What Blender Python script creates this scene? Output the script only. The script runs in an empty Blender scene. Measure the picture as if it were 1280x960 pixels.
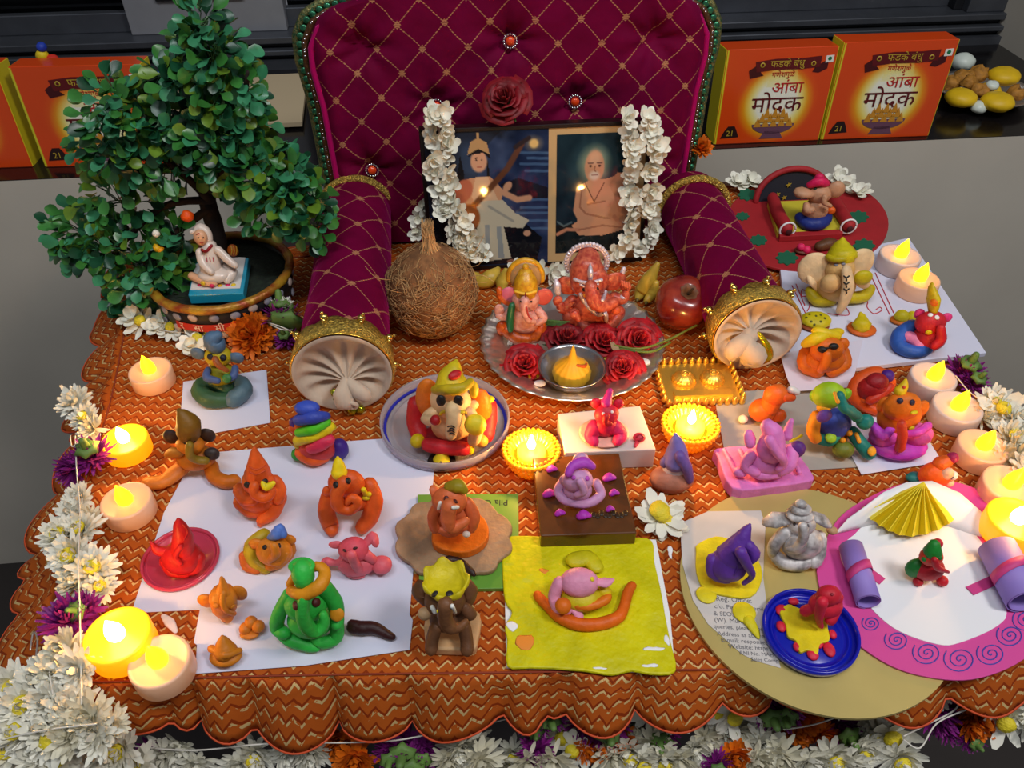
import bpy, math, random
import numpy as np
from math import sin, cos, pi, radians, sqrt, atan2
from mathutils import Vector as V, Matrix, Euler, noise
from mathutils.bvhtree import BVHTree
random.seed(7)
sc = bpy.context.scene
COL = sc.collection
# ---------------------------------------------------------------- camera
F = 1000.0; PITCH = radians(42); H = .47
cp, sp = cos(PITCH), sin(PITCH)
CAM = V((0, 0, H))
cam = bpy.data.cameras.new('camera'); cam.sensor_width = 36; cam.lens = 36*F/1280; cam.clip_start = .02
camo = bpy.data.objects.new('camera', cam); COL.objects.link(camo)
camo.location = CAM; camo.rotation_euler = (pi/2-PITCH, 0, 0); sc.camera = camo
sc.view_settings.view_transform = 'Standard'; sc.view_settings.look = 'None'
sc.view_settings.gamma = 1; sc.view_settings.exposure = 0; sc.view_settings.use_curve_mapping = False
# ---------------------------------------------------------------- light
wd = bpy.data.worlds.new('world'); sc.world = wd; wd.use_nodes = True
wd.node_tree.nodes['Background'].inputs[0].default_value = (.74, .76, .84, 1)
wd.node_tree.nodes['Background'].inputs[1].default_value = .17
def area(name, loc, target, size, power, col, sy=None):
    l = bpy.data.lights.new(name, 'AREA'); l.shape = 'RECTANGLE'; l.size = size; l.size_y = sy or size; l.energy = power; l.color = col
    o = bpy.data.objects.new(name, l); COL.objects.link(o); o.location = loc
    o.rotation_euler = (V(target)-V(loc)).to_track_quat('-Z', 'Y').to_euler()
    return o
area('ceiling_tube_light', (-.2, -.15, 1.8), (0, .5, 0), .9, 12, (.9, .95, 1), .25)
area('room_lamp', (.8, -.1, 1.55), (0, .5, 0), .3, 12.5, (1, .97, .95))

# ---------------------------------------------------------------- projection helpers (pixel -> point of the room)
def ray(px, py):
    dx = (px-640)/F; dy = (py-480)/F
    return V((dx, cp-dy*sp, -sp-dy*cp))
def W(px, py, z=0.):
    d = ray(px, py); return CAM+d*((H-z)/-d.z)
def S(px, py, z=0.):
    return (H-z)/-ray(px, py).z/F
def WG(px, py, yg, z0=0.):                    # point seen at (px,py) that stands above the spot seen in row yg
    Y = W(px, yg, z0).y; d = ray(px, py); return CAM+d*(Y/d.y)
def WP(px, py, o, n):                         # on a plane
    d = ray(px, py); return CAM+d*((o-CAM).dot(n)/d.dot(n))
# ---------------------------------------------------------------- materials
def lin(c):
    return tuple(((x/255)/12.92 if x/255 < .04045 else ((x/255+.055)/1.055)**2.4) for x in c[:3])
_m = {}
def mat(name, rgb, rough=.5, metal=0., bump=0., bscale=300., var=0., emit=0., ecol=None, sheen=0., trans=0., alpha=1., coat=0., sss=0., vscale=None, rgb2=None, spec=None, ior=None, bdist=.001):
    if name in _m: return _m[name]
    m = bpy.data.materials.new(name); m.use_nodes = True; nt = m.node_tree; N = nt.nodes; L = nt.links
    b = N['Principled BSDF']; c = lin(rgb)
    b.inputs['Base Color'].default_value = (*c, 1); b.inputs['Roughness'].default_value = rough; b.inputs['Metallic'].default_value = metal
    if sheen: b.inputs['Sheen Weight'].default_value = sheen; b.inputs['Sheen Roughness'].default_value = .4; b.inputs['Sheen Tint'].default_value = (*[min(1, x*3+.1) for x in c], 1)
    if trans: b.inputs['Transmission Weight'].default_value = trans
    if alpha < 1: b.inputs['Alpha'].default_value = alpha
    if coat: b.inputs['Coat Weight'].default_value = coat; b.inputs['Coat Roughness'].default_value = .15
    if sss: b.inputs['Subsurface Weight'].default_value = sss; b.inputs['Subsurface Scale'].default_value = .004
    if spec is not None: b.inputs['Specular IOR Level'].default_value = spec
    if ior: b.inputs['IOR'].default_value = ior
    if emit: b.inputs['Emission Strength'].default_value = emit; b.inputs['Emission Color'].default_value = (*lin(ecol or rgb), 1)
    if bump or var or rgb2:
        tc = N.new('ShaderNodeTexCoord')
        if bump:
            n = N.new('ShaderNodeTexNoise'); n.inputs['Scale'].default_value = bscale; n.inputs['Detail'].default_value = 3
            L.new(tc.outputs['Object'], n.inputs['Vector'])
            bp = N.new('ShaderNodeBump'); bp.inputs['Strength'].default_value = bump; bp.inputs['Distance'].default_value = bdist
            L.new(n.outputs['Fac'], bp.inputs['Height']); L.new(bp.outputs['Normal'], b.inputs['Normal'])
        if var or rgb2:
            n2 = N.new('ShaderNodeTexNoise'); n2.inputs['Scale'].default_value = vscale or 60; n2.inputs['Detail'].default_value = 4
            L.new(tc.outputs['Object'], n2.inputs['Vector'])
            r = N.new('ShaderNodeValToRGB'); r.color_ramp.elements[0].position = .35; r.color_ramp.elements[1].position = .65
            c2 = lin(rgb2) if rgb2 else tuple(x*(1-var) for x in c)
            c1 = c if rgb2 else tuple(min(1, x*(1+var*.5)) for x in c)
            r.color_ramp.elements[0].color = (*c2, 1); r.color_ramp.elements[1].color = (*c1, 1)
            L.new(n2.outputs['Fac'], r.inputs['Fac']); L.new(r.outputs['Color'], b.inputs['Base Color'])
    _m[name] = m; return m
def clay(c):
    c = tuple(c); return mat('clay_%02x%02x%02x' % c, c, .5, bump=.6, bscale=260, var=.16, vscale=90, spec=.35)
def nodes(m): return m.node_tree, m.node_tree.nodes, m.node_tree.links
def mth(nt, op, a, b=None, c=None):
    n = nt.nodes.new('ShaderNodeMath'); n.operation = op
    for i, x in enumerate((a, b, c)):
        if x is None: continue
        if isinstance(x, (int, float)): n.inputs[i].default_value = x
        else: nt.links.new(x, n.inputs[i])
    return n.outputs[0]
def mixc(nt, f, a, b):
    n = nt.nodes.new('ShaderNodeMix'); n.data_type = 'RGBA'
    nt.links.new(f, n.inputs[0]) if not isinstance(f, float) else None
    for i, x in ((6, a), (7, b)):
        if isinstance(x, tuple): n.inputs[i].default_value = (*lin(x), 1)
        else: nt.links.new(x, n.inputs[i])
    return n.outputs[2]
def brocade():
    m = mat('orange_brocade', (190, 80, 20), .7, spec=.12); nt, N, L = nodes(m)
    uv = N.new('ShaderNodeUVMap'); uv.uv_map = 'UVMap'
    nz = N.new('ShaderNodeTexNoise'); nz.inputs['Scale'].default_value = 90; L.new(uv.outputs[0], nz.inputs[0])
    sx = N.new('ShaderNodeSeparateXYZ'); L.new(uv.outputs[0], sx.inputs[0])
    x, y = sx.outputs[0], sx.outputs[1]
    wob = mth(nt, 'MULTIPLY', mth(nt, 'SUBTRACT', nz.outputs[0], .5), .0016)
    zig = mth(nt, 'MULTIPLY', mth(nt, 'PINGPONG', mth(nt, 'ADD', x, wob), .0051), 1.0)
    v = mth(nt, 'ADD', mth(nt, 'ADD', y, zig), wob)
    fr = mth(nt, 'FRACT', mth(nt, 'DIVIDE', v, .0088))
    line = mth(nt, 'LESS_THAN', mth(nt, 'ABSOLUTE', mth(nt, 'SUBTRACT', fr, .5)), .10)
    edge = mth(nt, 'LESS_THAN', mth(nt, 'ABSOLUTE', mth(nt, 'SUBTRACT', fr, .72)), .1)
    n2 = N.new('ShaderNodeTexNoise'); n2.inputs['Scale'].default_value = 260; n2.inputs['Detail'].default_value = 2; L.new(uv.outputs[0], n2.inputs[0])
    gap = mth(nt, 'GREATER_THAN', n2.outputs[0], .48)
    n3 = N.new('ShaderNodeTexNoise'); n3.inputs['Scale'].default_value = 14; L.new(uv.outputs[0], n3.inputs[0])
    base = mixc(nt, n3.outputs[0], (190, 92, 26), (156, 72, 22))
    c = mixc(nt, edge, base, (132, 48, 10))
    c = mixc(nt, mth(nt, 'MULTIPLY', line, gap), c, (218, 188, 128))
    b = N['Principled BSDF']; L.new(c, b.inputs['Base Color'])
    L.new(mth(nt, 'MULTIPLY', mth(nt, 'MULTIPLY', line, gap), .45), b.inputs['Metallic'])
    bp = N.new('ShaderNodeBump'); bp.inputs['Strength'].default_value = .5; bp.inputs['Distance'].default_value = .0006
    L.new(mth(nt, 'ADD', line, mth(nt, 'MULTIPLY', n2.outputs[0], .6)), bp.inputs['Height'])
    n4 = N.new('ShaderNodeTexNoise'); n4.inputs['Scale'].default_value = 22; L.new(uv.outputs[0], n4.inputs[0])
    b2 = N.new('ShaderNodeBump'); b2.inputs['Strength'].default_value = .6; b2.inputs['Distance'].default_value = .006
    L.new(n4.outputs[0], b2.inputs['Height']); L.new(bp.outputs[0], b2.inputs['Normal'])
    L.new(b2.outputs[0], b.inputs['Normal']); return m
def velvet(name, d):
    m = mat(name, (128, 4, 62), .75, sheen=.6, spec=.08); nt, N, L = nodes(m)
    b = N['Principled BSDF']; b.inputs['Sheen Tint'].default_value = (.75, .03, .35, 1); b.inputs['Sheen Roughness'].default_value = .3
    uv = N.new('ShaderNodeUVMap'); uv.uv_map = 'UVMap'
    nz = N.new('ShaderNodeTexNoise'); nz.inputs['Scale'].default_value = 25; L.new(uv.outputs[0], nz.inputs[0])
    sx = N.new('ShaderNodeSeparateXYZ'); L.new(uv.outputs[0], sx.inputs[0])
    wob = mth(nt, 'MULTIPLY', mth(nt, 'SUBTRACT', nz.outputs[0], .5), .006)
    x = mth(nt, 'ADD', sx.outputs[0], wob); y = mth(nt, 'ADD', sx.outputs[1], wob)
    def near(s): return mth(nt, 'ABSOLUTE', mth(nt, 'SUBTRACT', mth(nt, 'FRACT', mth(nt, 'DIVIDE', s, d)), .5))
    a = near(mth(nt, 'ADD', x, y)); c = near(mth(nt, 'SUBTRACT', x, y))
    ln = mth(nt, 'MAXIMUM', mth(nt, 'LESS_THAN', a, .016), mth(nt, 'LESS_THAN', c, .016))
    dash = mth(nt, 'GREATER_THAN', mth(nt, 'FRACT', mth(nt, 'DIVIDE', y, .0021)), .3)
    ln = mth(nt, 'MULTIPLY', ln, dash)
    # little square where the lines cross: distance in x and y
    fx = mth(nt, 'ABSOLUTE', mth(nt, 'SUBTRACT', a, c)); fs = mth(nt, 'ADD', a, c)
    sq = mth(nt, 'LESS_THAN', mth(nt, 'MAXIMUM', a, c), .085)
    sq = mth(nt, 'MULTIPLY', sq, mth(nt, 'GREATER_THAN', mth(nt, 'FRACT', mth(nt, 'DIVIDE', y, .0016)), .25))
    col = mixc(nt, nz.outputs[0], (84, 0, 34), (120, 1, 58))
    col = mixc(nt, mth(nt, 'MAXIMUM', ln, sq), col, (176, 120, 84))
    L.new(col, b.inputs['Base Color'])
    L.new(mth(nt, 'SUBTRACT', .5, mth(nt, 'MULTIPLY', ln, .5)), b.inputs['Sheen Weight'])
    n4 = N.new('ShaderNodeTexNoise'); n4.inputs['Scale'].default_value = 45; L.new(uv.outputs[0], n4.inputs[0])
    b2 = N.new('ShaderNodeBump'); b2.inputs['Strength'].default_value = .5; b2.inputs['Distance'].default_value = .004
    L.new(n4.outputs[0], b2.inputs['Height']); L.new(b2.outputs[0], b.inputs['Normal'])
    return m
# ---------------------------------------------------------------- mesh builder
class MB:
    def __init__(s): s.v = []; s.f = []; s.uv = {}
    def add(s, vs, fs, uvs=None):
        n = len(s.v); s.v += [V(x) for x in vs]; s.f += [tuple(i+n for i in f) for f in fs]
        if uvs:
            for i, u in enumerate(uvs): s.uv[n+i] = u
        return s
    def ball(s, c, r, rot=None, seg=18, ring=11, pw=1.):
        c = V(c); r = V((r, r, r)) if isinstance(r, (int, float)) else V(r); R = rot or Matrix.Identity(3); vs = []
        for i in range(1, ring):
            a = pi*i/ring
            for j in range(seg):
                b = 2*pi*j/seg
                vs.append(c+R@V((r.x*sin(a)*cos(b), r.y*sin(a)*sin(b), r.z*cos(a))))
        vs += [c+R@V((0, 0, r.z)), c-R@V((0, 0, r.z))]; t = len(vs)-2
        fs = [(i*seg+j, (i+1)*seg+j, (i+1)*seg+(j+1) % seg, i*seg+(j+1) % seg) for i in range(ring-2) for j in range(seg)]
        fs += [(t, j, (j+1) % seg) for j in range(seg)]+[(t+1, (ring-2)*seg+(j+1) % seg, (ring-2)*seg+j) for j in range(seg)]
        return s.add(vs, fs)
    def tube(s, pts, rad, seg=10, sub=4, cap=True, flat=1.):
        pts = [V(p) for p in pts]
        if isinstance(rad, (int, float)): rad = [rad]*len(pts)
        if len(pts) > 2 and sub > 1:
            P = []; R = []
            for i in range(len(pts)-1):
                p0, p1, p2, p3 = pts[max(i-1, 0)], pts[i], pts[i+1], pts[min(i+2, len(pts)-1)]
                for k in range(sub):
                    t = k/sub
                    P.append(.5*((2*p1)+(p2-p0)*t+(2*p0-5*p1+4*p2-p3)*t*t+(3*p1-p0-3*p2+p3)*t**3)); R.append(rad[i]*(1-t)+rad[i+1]*t)
            P.append(pts[-1]); R.append(rad[-1]); pts, rad = P, R
        if cap:                                            # rounded ends
            d0 = (pts[0]-pts[1]).normalized(); d1 = (pts[-1]-pts[-2]).normalized(); r0, r1 = rad[0], rad[-1]
            pts = [pts[0]+d0*r0*.95, pts[0]+d0*r0*.6]+pts+[pts[-1]+d1*r1*.6, pts[-1]+d1*r1*.95]
            rad = [r0*.25, r0*.78]+list(rad)+[r1*.78, r1*.25]
        vs = []; up = V((0, 0, 1)); n = len(pts); pn = None
        for i in range(n):
            d = (pts[min(i+1, n-1)]-pts[max(i-1, 0)])
            if d.length < 1e-9: d = V((0, 0, 1))
            d.normalize()
            if pn is None:
                pn = d.cross(up if abs(d.z) < .95 else V((1, 0, 0))).normalized()
            else:
                pn = (pn-d*pn.dot(d)); pn = pn.normalized() if pn.length > 1e-6 else d.orthogonal().normalized()
            bn = d.cross(pn)
            for j in range(seg):
                a = 2*pi*j/seg; vs.append(pts[i]+pn*cos(a)*rad[i]+bn*sin(a)*rad[i]*flat)
        fs = [(i*seg+j, i*seg+(j+1) % seg, (i+1)*seg+(j+1) % seg, (i+1)*seg+j) for i in range(n-1) for j in range(seg)]
        fs += [tuple(range(seg))[::-1], tuple((n-1)*seg+j for j in range(seg))]
        return s.add(vs, fs)
    def lathe(s, prof, c=(0, 0, 0), seg=32, rot=None, wave=None, close=True):
        c = V(c); R = rot or Matrix.Identity(3); vs = []; uv = []
        for i, (r, z) in enumerate(prof):
            for j in range(seg):
                a = 2*pi*j/seg; rr, zz = (r, z) if not wave else wave(r, z, a, i)
                vs.append(c+R@V((rr*cos(a), rr*sin(a), zz))); uv.append((a*.06, z))
        n = len(prof)
        fs = [(i*seg+j, i*seg+(j+1) % seg, (i+1)*seg+(j+1) % seg, (i+1)*seg+j) for i in range(n-1) for j in range(seg)]
        if close: fs += [tuple(range(seg))[::-1], tuple((n-1)*seg+j for j in range(seg))]
        return s.add(vs, fs, uv)
    def prism(s, pts, up):                                # closed outline of points, thickened by the vector up
        up = V(up); n = len(pts); pts = [V(p) for p in pts]
        return s.add(pts+[p+up for p in pts], [tuple(range(n))[::-1], tuple(range(n, 2*n))]+[(i, (i+1) % n, n+(i+1) % n, n+i) for i in range(n)])
    def box(s, c, size, rot=None, bev=0.):
        R = rot or Matrix.Identity(3); c = V(c); h = V(size)*.5
        vs = [c+R@V((x*h.x, y*h.y, z*h.z)) for z in (-1, 1) for y in (-1, 1) for x in (-1, 1)]
        return s.add(vs, [(0, 2, 3, 1), (4, 5, 7, 6), (0, 1, 5, 4), (1, 3, 7, 5), (3, 2, 6, 7), (2, 0, 4, 6)])
    def lump(s, amp, freq=110., floor=None):
        for i, v in enumerate(s.v):
            v += noise.noise_vector(v*freq)*amp+noise.noise_vector(v*freq*2.7)*amp*.35
            if floor is not None and v.z < floor: v.z = floor
        return s
ORG = {}
def link(name, mesh, m, parent=None, loc=None, rot=None, scale=None):
    o = bpy.data.objects.new(name, mesh); COL.objects.link(o)
    if parent: o.parent = parent
    if loc is not None: o.location = V(loc)-(ORG.get(parent.name, V()) if parent else V())
    if rot is not None: o.rotation_euler = rot
    if scale is not None: o.scale = scale if not isinstance(scale, (int, float)) else (scale,)*3
    if m and len(mesh.materials) == 0: mesh.materials.append(m)
    return o
def mk(mb, name, m, parent=None, smooth=True, at=None):
    """one mesh object; the vertices are world points, stored relative to the thing's origin"""
    org = ORG[parent.name] if parent else (V(at) if at is not None else V())
    me = bpy.data.meshes.new(name); me.from_pydata([tuple(v-org) for v in mb.v], [], mb.f)
    if mb.uv:
        ul = me.uv_layers.new(name='UVMap')
        for l in me.loops: ul.data[l.index].uv = mb.uv.get(l.vertex_index, (0, 0))
    if smooth: me.polygons.foreach_set('use_smooth', [True]*len(me.polygons))
    me.materials.append(m); me.update()
    o = bpy.data.objects.new(name, me); COL.objects.link(o)
    if parent: o.parent = parent; ORG[o.name] = org
    else: o.location = org; ORG[o.name] = org
    return o
def autosmooth(o, ang=40):
    me = o.data; me.polygons.foreach_set('use_smooth', [True]*len(me.polygons))
    me.set_sharp_from_angle(angle=radians(ang)); return o
def tag(o, label, cat, group=None, kind=None):
    if label: o['label'] = label
    if cat: o['category'] = cat
    if group: o['group'] = group
    if kind: o['kind'] = kind
    return o
def T(name, label, cat, loc, group=None):
    o = bpy.data.objects.new(name, None); o.empty_display_size = .01; COL.objects.link(o); o.location = loc; ORG[o.name] = V(loc)
    return tag(o, label, cat, group)
def struct(mb, name, m, smooth=False):
    o = mk(mb, name, m, None, smooth, (0, 0, 0)); o['kind'] = 'structure'; return o
def bevel(o, w=.0008, seg=2):
    md = o.modifiers.new('bevel', 'BEVEL'); md.width = w; md.segments = seg; md.limit_method = 'ANGLE'; md.angle_limit = radians(35); return o
def text(body, size, m, parent, loc, R, name='lettering', ext=.00008, sx=1., align='CENTER'):
    cu = bpy.data.curves.new('txt', 'FONT'); cu.body = body; cu.size = size; cu.extrude = ext; cu.align_x = align; cu.resolution_u = 3
    tmp = bpy.data.objects.new('txt', cu); COL.objects.link(tmp)
    bpy.context.view_layer.update()
    me = bpy.data.meshes.new_from_object(tmp.evaluated_get(bpy.context.evaluated_depsgraph_get()))
    bpy.data.objects.remove(tmp)
    org = ORG[parent.name]; M4 = Matrix.Translation(V(loc)-org) @ R.to_4x4() @ Matrix.Diagonal((sx, 1, 1, 1))
    me.transform(M4); me.materials.clear(); me.materials.append(m); me.name = name
    o = bpy.data.objects.new(name, me); COL.objects.link(o); o.parent = parent; ORG[o.name] = org; return o
# ---------------------------------------------------------------- hand-modelled clay figures
class Fig:
    def __init__(s, name, label, cat, px, py, z=0., group=None):
        s.z = z; s.k = S(px, py, z); s.root = T(name, label, cat, W(px, py, z), group); s.V = []; s.F = []; s.bvh = None
    def _done(s, mb, part, m, parent=None, smooth=True, amp=.22, solid=True):
        if not hasattr(m, 'node_tree'): m = clay(m)
        mb.lump(amp*.001*max(.6, s.k/.00065), floor=s.z+.0002)
        if solid:
            n = len(s.V); s.V += mb.v; s.F += [tuple(i+n for i in f) for f in mb.f]; s.bvh = None
        return mk(mb, part, m, parent or s.root, smooth)
    def b(s, part, col, px, py, yg, rx, ry=None, rz=None, rot=(0, 0, 0), parent=None, amp=.45, **k):
        ry = ry or rx; rz = rz or rx; q = s.k
        R = Euler([radians(a) for a in rot]).to_matrix(); mb = MB()
        mb.ball(WG(px, py, yg, s.z), (rx*q, ry*q, rz*q), R, **k)
        return s._done(mb, part, col, parent, amp=amp)
    def t(s, part, col, pts, parent=None, amp=.4, flat=1., seg=12, sub=4):
        mb = MB(); mb.tube([WG(p[0], p[1], p[2], s.z) for p in pts], [p[3]*s.k for p in pts], seg=seg, sub=sub, flat=flat)
        return s._done(mb, part, col, parent, amp=amp)
    def hit(s, px, py):
        if s.bvh is None: s.bvh = BVHTree.FromPolygons([tuple(v) for v in s.V], s.F)
        d = ray(px, py).normalized(); h = s.bvh.ray_cast(CAM, d)
        if h[0] is None: return W(px, py, s.z), V((0, 0, 1))
        n = h[1] if h[1].dot(d) < 0 else -h[1]
        return h[0], n.normalized()
    def dot(s, part, col, px, py, r, ry=None, out=.35, th=.5, parent=None):
        p, n = s.hit(px, py); mb = MB(); ry = ry or r
        up = (V((0, 0, 1))-n*n.z); up = up.normalized() if up.length > .1 else V((0, 1, 0)); sx = up.cross(n)
        R = Matrix((sx, up, n)).transposed()
        mb.ball(p+n*out*r*s.k*th, (r*s.k, ry*s.k, r*th*s.k), R, seg=12, ring=8)
        return s._done(mb, part, col, parent, amp=.05, solid=False)
    def d(s, part, col, pts, r, parent=None, sub=3, solid=False, lift=.5):   # coil pressed on the surface
        P = []
        for a in pts:
            p, n = s.hit(a[0], a[1]); P.append(p+n*r*lift*s.k)
        mb = MB(); mb.tube(P, [(a[2] if len(a) > 2 else r)*s.k for a in pts], seg=8, sub=sub)
        return s._done(mb, part, col, parent, amp=.05, solid=solid)
    def slab(s, part, col, pts, th, z=None, parent=None, amp=.3, bev=.001, smooth=False):
        z = s.z if z is None else z; mb = MB(); P = [W(x, y, z+th) for x, y in pts]; P = [V((p.x, p.y, z)) for p in P]
        mb.prism(P, (0, 0, th)); m = col if hasattr(col, 'node_tree') else clay(col)
        for v in mb.v: v.xy += noise.noise_vector(v*60).xy*amp*.001
        n = len(s.V); s.V += mb.v; s.F += mb.f; s.bvh = None
        o = mk(mb, part, m, parent or s.root, smooth)
        if bev: bevel(o, min(bev, th*.45), 3)
        return o
    def crown(s, part, col, px, py, yg, r, h, n=7):
        c = WG(px, py, yg, s.z); k = s.k; mb = MB()
        mb.lathe([(.0001, h*.35*k), (r*.82*k, h*.35*k), (r*.9*k, h*k), (r*1.02*k, h*k), (r*.98*k, h*.4*k), (r*.85*k, 0), (.0001, 0)], c, 48, close=False, wave=lambda rr, z, a, i: (rr*(1+.05*cos(n*a)), z+(h*.22*k*cos(n*a) if i in (2, 3) else 0)))
        return s._done(mb, part, col, amp=.4)
    def eyes(s, col, a, b, r, **k):
        s.dot('eye', col, a[0], a[1], r, **k); s.dot('eye', col, b[0], b[1], r, **k)
def ring_pts(px, py, rx, ry, n=40, a0=0., rz=0.):
    return [(px+rx*cos(a0+2*pi*i/n), py+ry*sin(a0+2*pi*i/n)) for i in range(n)]
def smooth_poly(pts, n=6):
    out = []; k = len(pts)
    for i in range(k):
        p0, p1, p2, p3 = [np.array(pts[(i+j-1) % k], float) for j in range(4)]
        for q in range(n):
            t = q/n; out.append(tuple(.5*((2*p1)+(p2-p0)*t+(2*p0-5*p1+4*p2-p3)*t*t+(3*p1-p0-3*p2+p3)*t**3)))
    return out
# ---------------------------------------------------------------- flat printed pictures as coloured grids
class Cv:
    def __init__(s, w, h, bg):
        s.w, s.h = w, h; s.a = np.zeros((h, w, 3)); s.a[:] = bg
        s.y, s.x = np.mgrid[0:h, 0:w]; s.x = s.x/(w-1); s.y = s.y/(h-1)
    def mix(s, m, c): s.a = s.a*(1-m[..., None])+np.array(c, float)*m[..., None]; return s
    def el(s, cx, cy, rx, ry, c, rot=0, soft=.15, op=1.):
        dx, dy = s.x-cx, (s.y-cy)*1.; a = radians(rot); asp = s.h/s.w
        u = dx*cos(a)+dy*asp*sin(a); v = -dx*sin(a)+dy*asp*cos(a)
        d = np.sqrt((u/rx)**2+(v/(ry*asp))**2); return s.mix(np.clip((1-d)/soft, 0, 1)*op, c)
    def poly(s, pts, c, op=1.):
        m = np.zeros(s.x.shape, bool); n = len(pts)
        for i in range(n):
            x1, y1 = pts[i]; x2, y2 = pts[(i+1) % n]
            if y1 == y2: continue
            cr = ((s.y < y1) != (s.y < y2)) & (s.x < (x2-x1)*(s.y-y1)/(y2-y1)+x1); m ^= cr
        return s.mix(m*float(op), c)
    def ln(s, pts, w, c, op=1.):
        asp = s.h/s.w; m = np.zeros(s.x.shape)
        for (x1, y1), (x2, y2) in zip(pts[:-1], pts[1:]):
            dx, dy = x2-x1, (y2-y1)*asp; q = dx*dx+dy*dy+1e-9
            t = np.clip(((s.x-x1)*dx+(s.y-y1)*asp*dy)/q, 0, 1)
            d = np.hypot(s.x-x1-t*dx, (s.y-y1)*asp-t*dy); m = np.maximum(m, np.clip((w-d)/(.4*w)+.2, 0, 1))
        return s.mix(m*op, c)
    def grain(s, amp, sx=9, seed=1):
        r = np.random.RandomState(seed); g = r.rand(sx+2, sx+2)
        xi = s.x*sx; yi = s.y*sx; i = xi.astype(int); j = yi.astype(int); fx = xi-i; fy = yi-j
        n = g[j, i]*(1-fx)*(1-fy)+g[j, i+1]*fx*(1-fy)+g[j+1, i]*(1-fx)*fy+g[j+1, i+1]*fx*fy
        s.a = np.clip(s.a+(n-.5)[..., None]*amp, 0, 255); return s
    def mesh(s, o, u, v, name, parent, rough=.15, coat=.0):     # o = top-left corner, u = across, v = downward
        P = [o+u*x+v*y for y, x in zip(s.y.ravel(), s.x.ravel())]; w = s.w
        mb = MB(); mb.add(P, [(j*w+i, (j+1)*w+i, (j+1)*w+i+1, j*w+i+1) for j in range(s.h-1) for i in range(w-1)])
        key = 'print_%d_%d' % (rough*100, coat*100); m = mat(key, (200, 200, 200), rough, coat=coat)
        if not any(n.type == 'ATTRIBUTE' for n in m.node_tree.nodes):
            a = m.node_tree.nodes.new('ShaderNodeAttribute'); a.attribute_name = 'print'
            m.node_tree.links.new(a.outputs['Color'], m.node_tree.nodes['Principled BSDF'].inputs['Base Color'])
        ob = mk(mb, name, m, parent, False)
        at = ob.data.color_attributes.new('print', 'FLOAT_COLOR', 'POINT')
        a = np.clip(s.a/255, 0, 1); a = np.where(a < .04045, a/12.92, ((a+.055)/1.055)**2.4)
        at.data.foreach_set('color', np.concatenate([a.reshape(-1, 3), np.ones((s.w*s.h, 1))], 1).ravel().astype(np.float32))
        return ob
# ================================================================ structure
YAW = radians(5.5); U5 = V((cos(YAW), sin(YAW), 0)); N5 = V((-sin(YAW), cos(YAW), 0)); O5 = V((0, .9545, 0)); Z = V((0, 0, 1))
def B5(a, b, c): return O5+U5*a+N5*b+Z*c             # along the wall, into the wall, up
R5 = Matrix.Rotation(YAW, 3, 'Z')
def bx5(a0, a1, b0, b1, c0, c1, mb=None):
    mb = mb or MB(); mb.box(B5((a0+a1)/2, (b0+b1)/2, (c0+c1)/2), (a1-a0, b1-b0, c1-c0), R5); return mb
cream = mat('cream_paint', (205, 197, 182), .6, bump=.15, bscale=60, var=.06, vscale=5)
granite = mat('black_granite', (22, 19, 20), .16, bump=0, var=.5, vscale=250)
alu = mat('grey_aluminium', (96, 100, 108), .42, .7, var=.12, vscale=30)
alud = mat('dark_track', (30, 32, 36), .5, .4)
struct(bx5(-2.6, 2.6, .0, .05, -.75, -.001), 'wall_back', cream)
struct(bx5(-.96, .86, .0, .42, -.001, .0), 'trim_1', granite)
struct(bx5(.845, 2.6, .0, .55, -.001, 1.5), 'wall_right', cream)
struct(bx5(-2.6, -.95, .0, .55, -.001, 1.5), 'wall_left', cream)
struct(MB().box((0, .2, -.78), (3.2, 2.6, .06)), 'floor', mat('dark_floor', (52, 46, 44), .5, var=.2, vscale=4))
wf = struct(bx5(-.95, .845, .332, .44, 0, .012), 'window_1', alu)
def wpart(mb, n, m):
    o = mk(mb, n, m, wf, False); bevel(o, .0015); return o
ORG[wf.name] = V()
b0 = .335
for i, (c0, c1, dd, m) in enumerate([(.012, .02, .012, alud), (.02, .028, 0, alu), (.028, .036, .016, alud), (.036, .046, .005, alu)]):
    wpart(bx5(-.95, .845, b0+dd, .44, c0, c1), 'track_rail', m)
wpart(bx5(-.95, .845, .385, .40, .046, .075), 'sash_rail', alu)
wpart(bx5(-.55, -.315, .37, .405, .046, .9), 'stile', mat('light_aluminium', (150, 152, 158), .45, .3, var=.08, vscale=20))
wpart(bx5(-.50, -.37, .364, .372, .095, .3), 'handle_recess', alud)
wpart(bx5(.78, .845, .35, .42, .046, .9), 'stile', alu)
wpart(bx5(.765, .785, .365, .42, .046, .9), 'sash_edge', alud)
glass = mat('night_glass', (6, 7, 9), .06, coat=.3)
for a0, a1 in ((-.95, -.55), (-.315, .77)):
    wpart(bx5(a0, a1, .41, .415, .05, .9), 'pane', glass)
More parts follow.
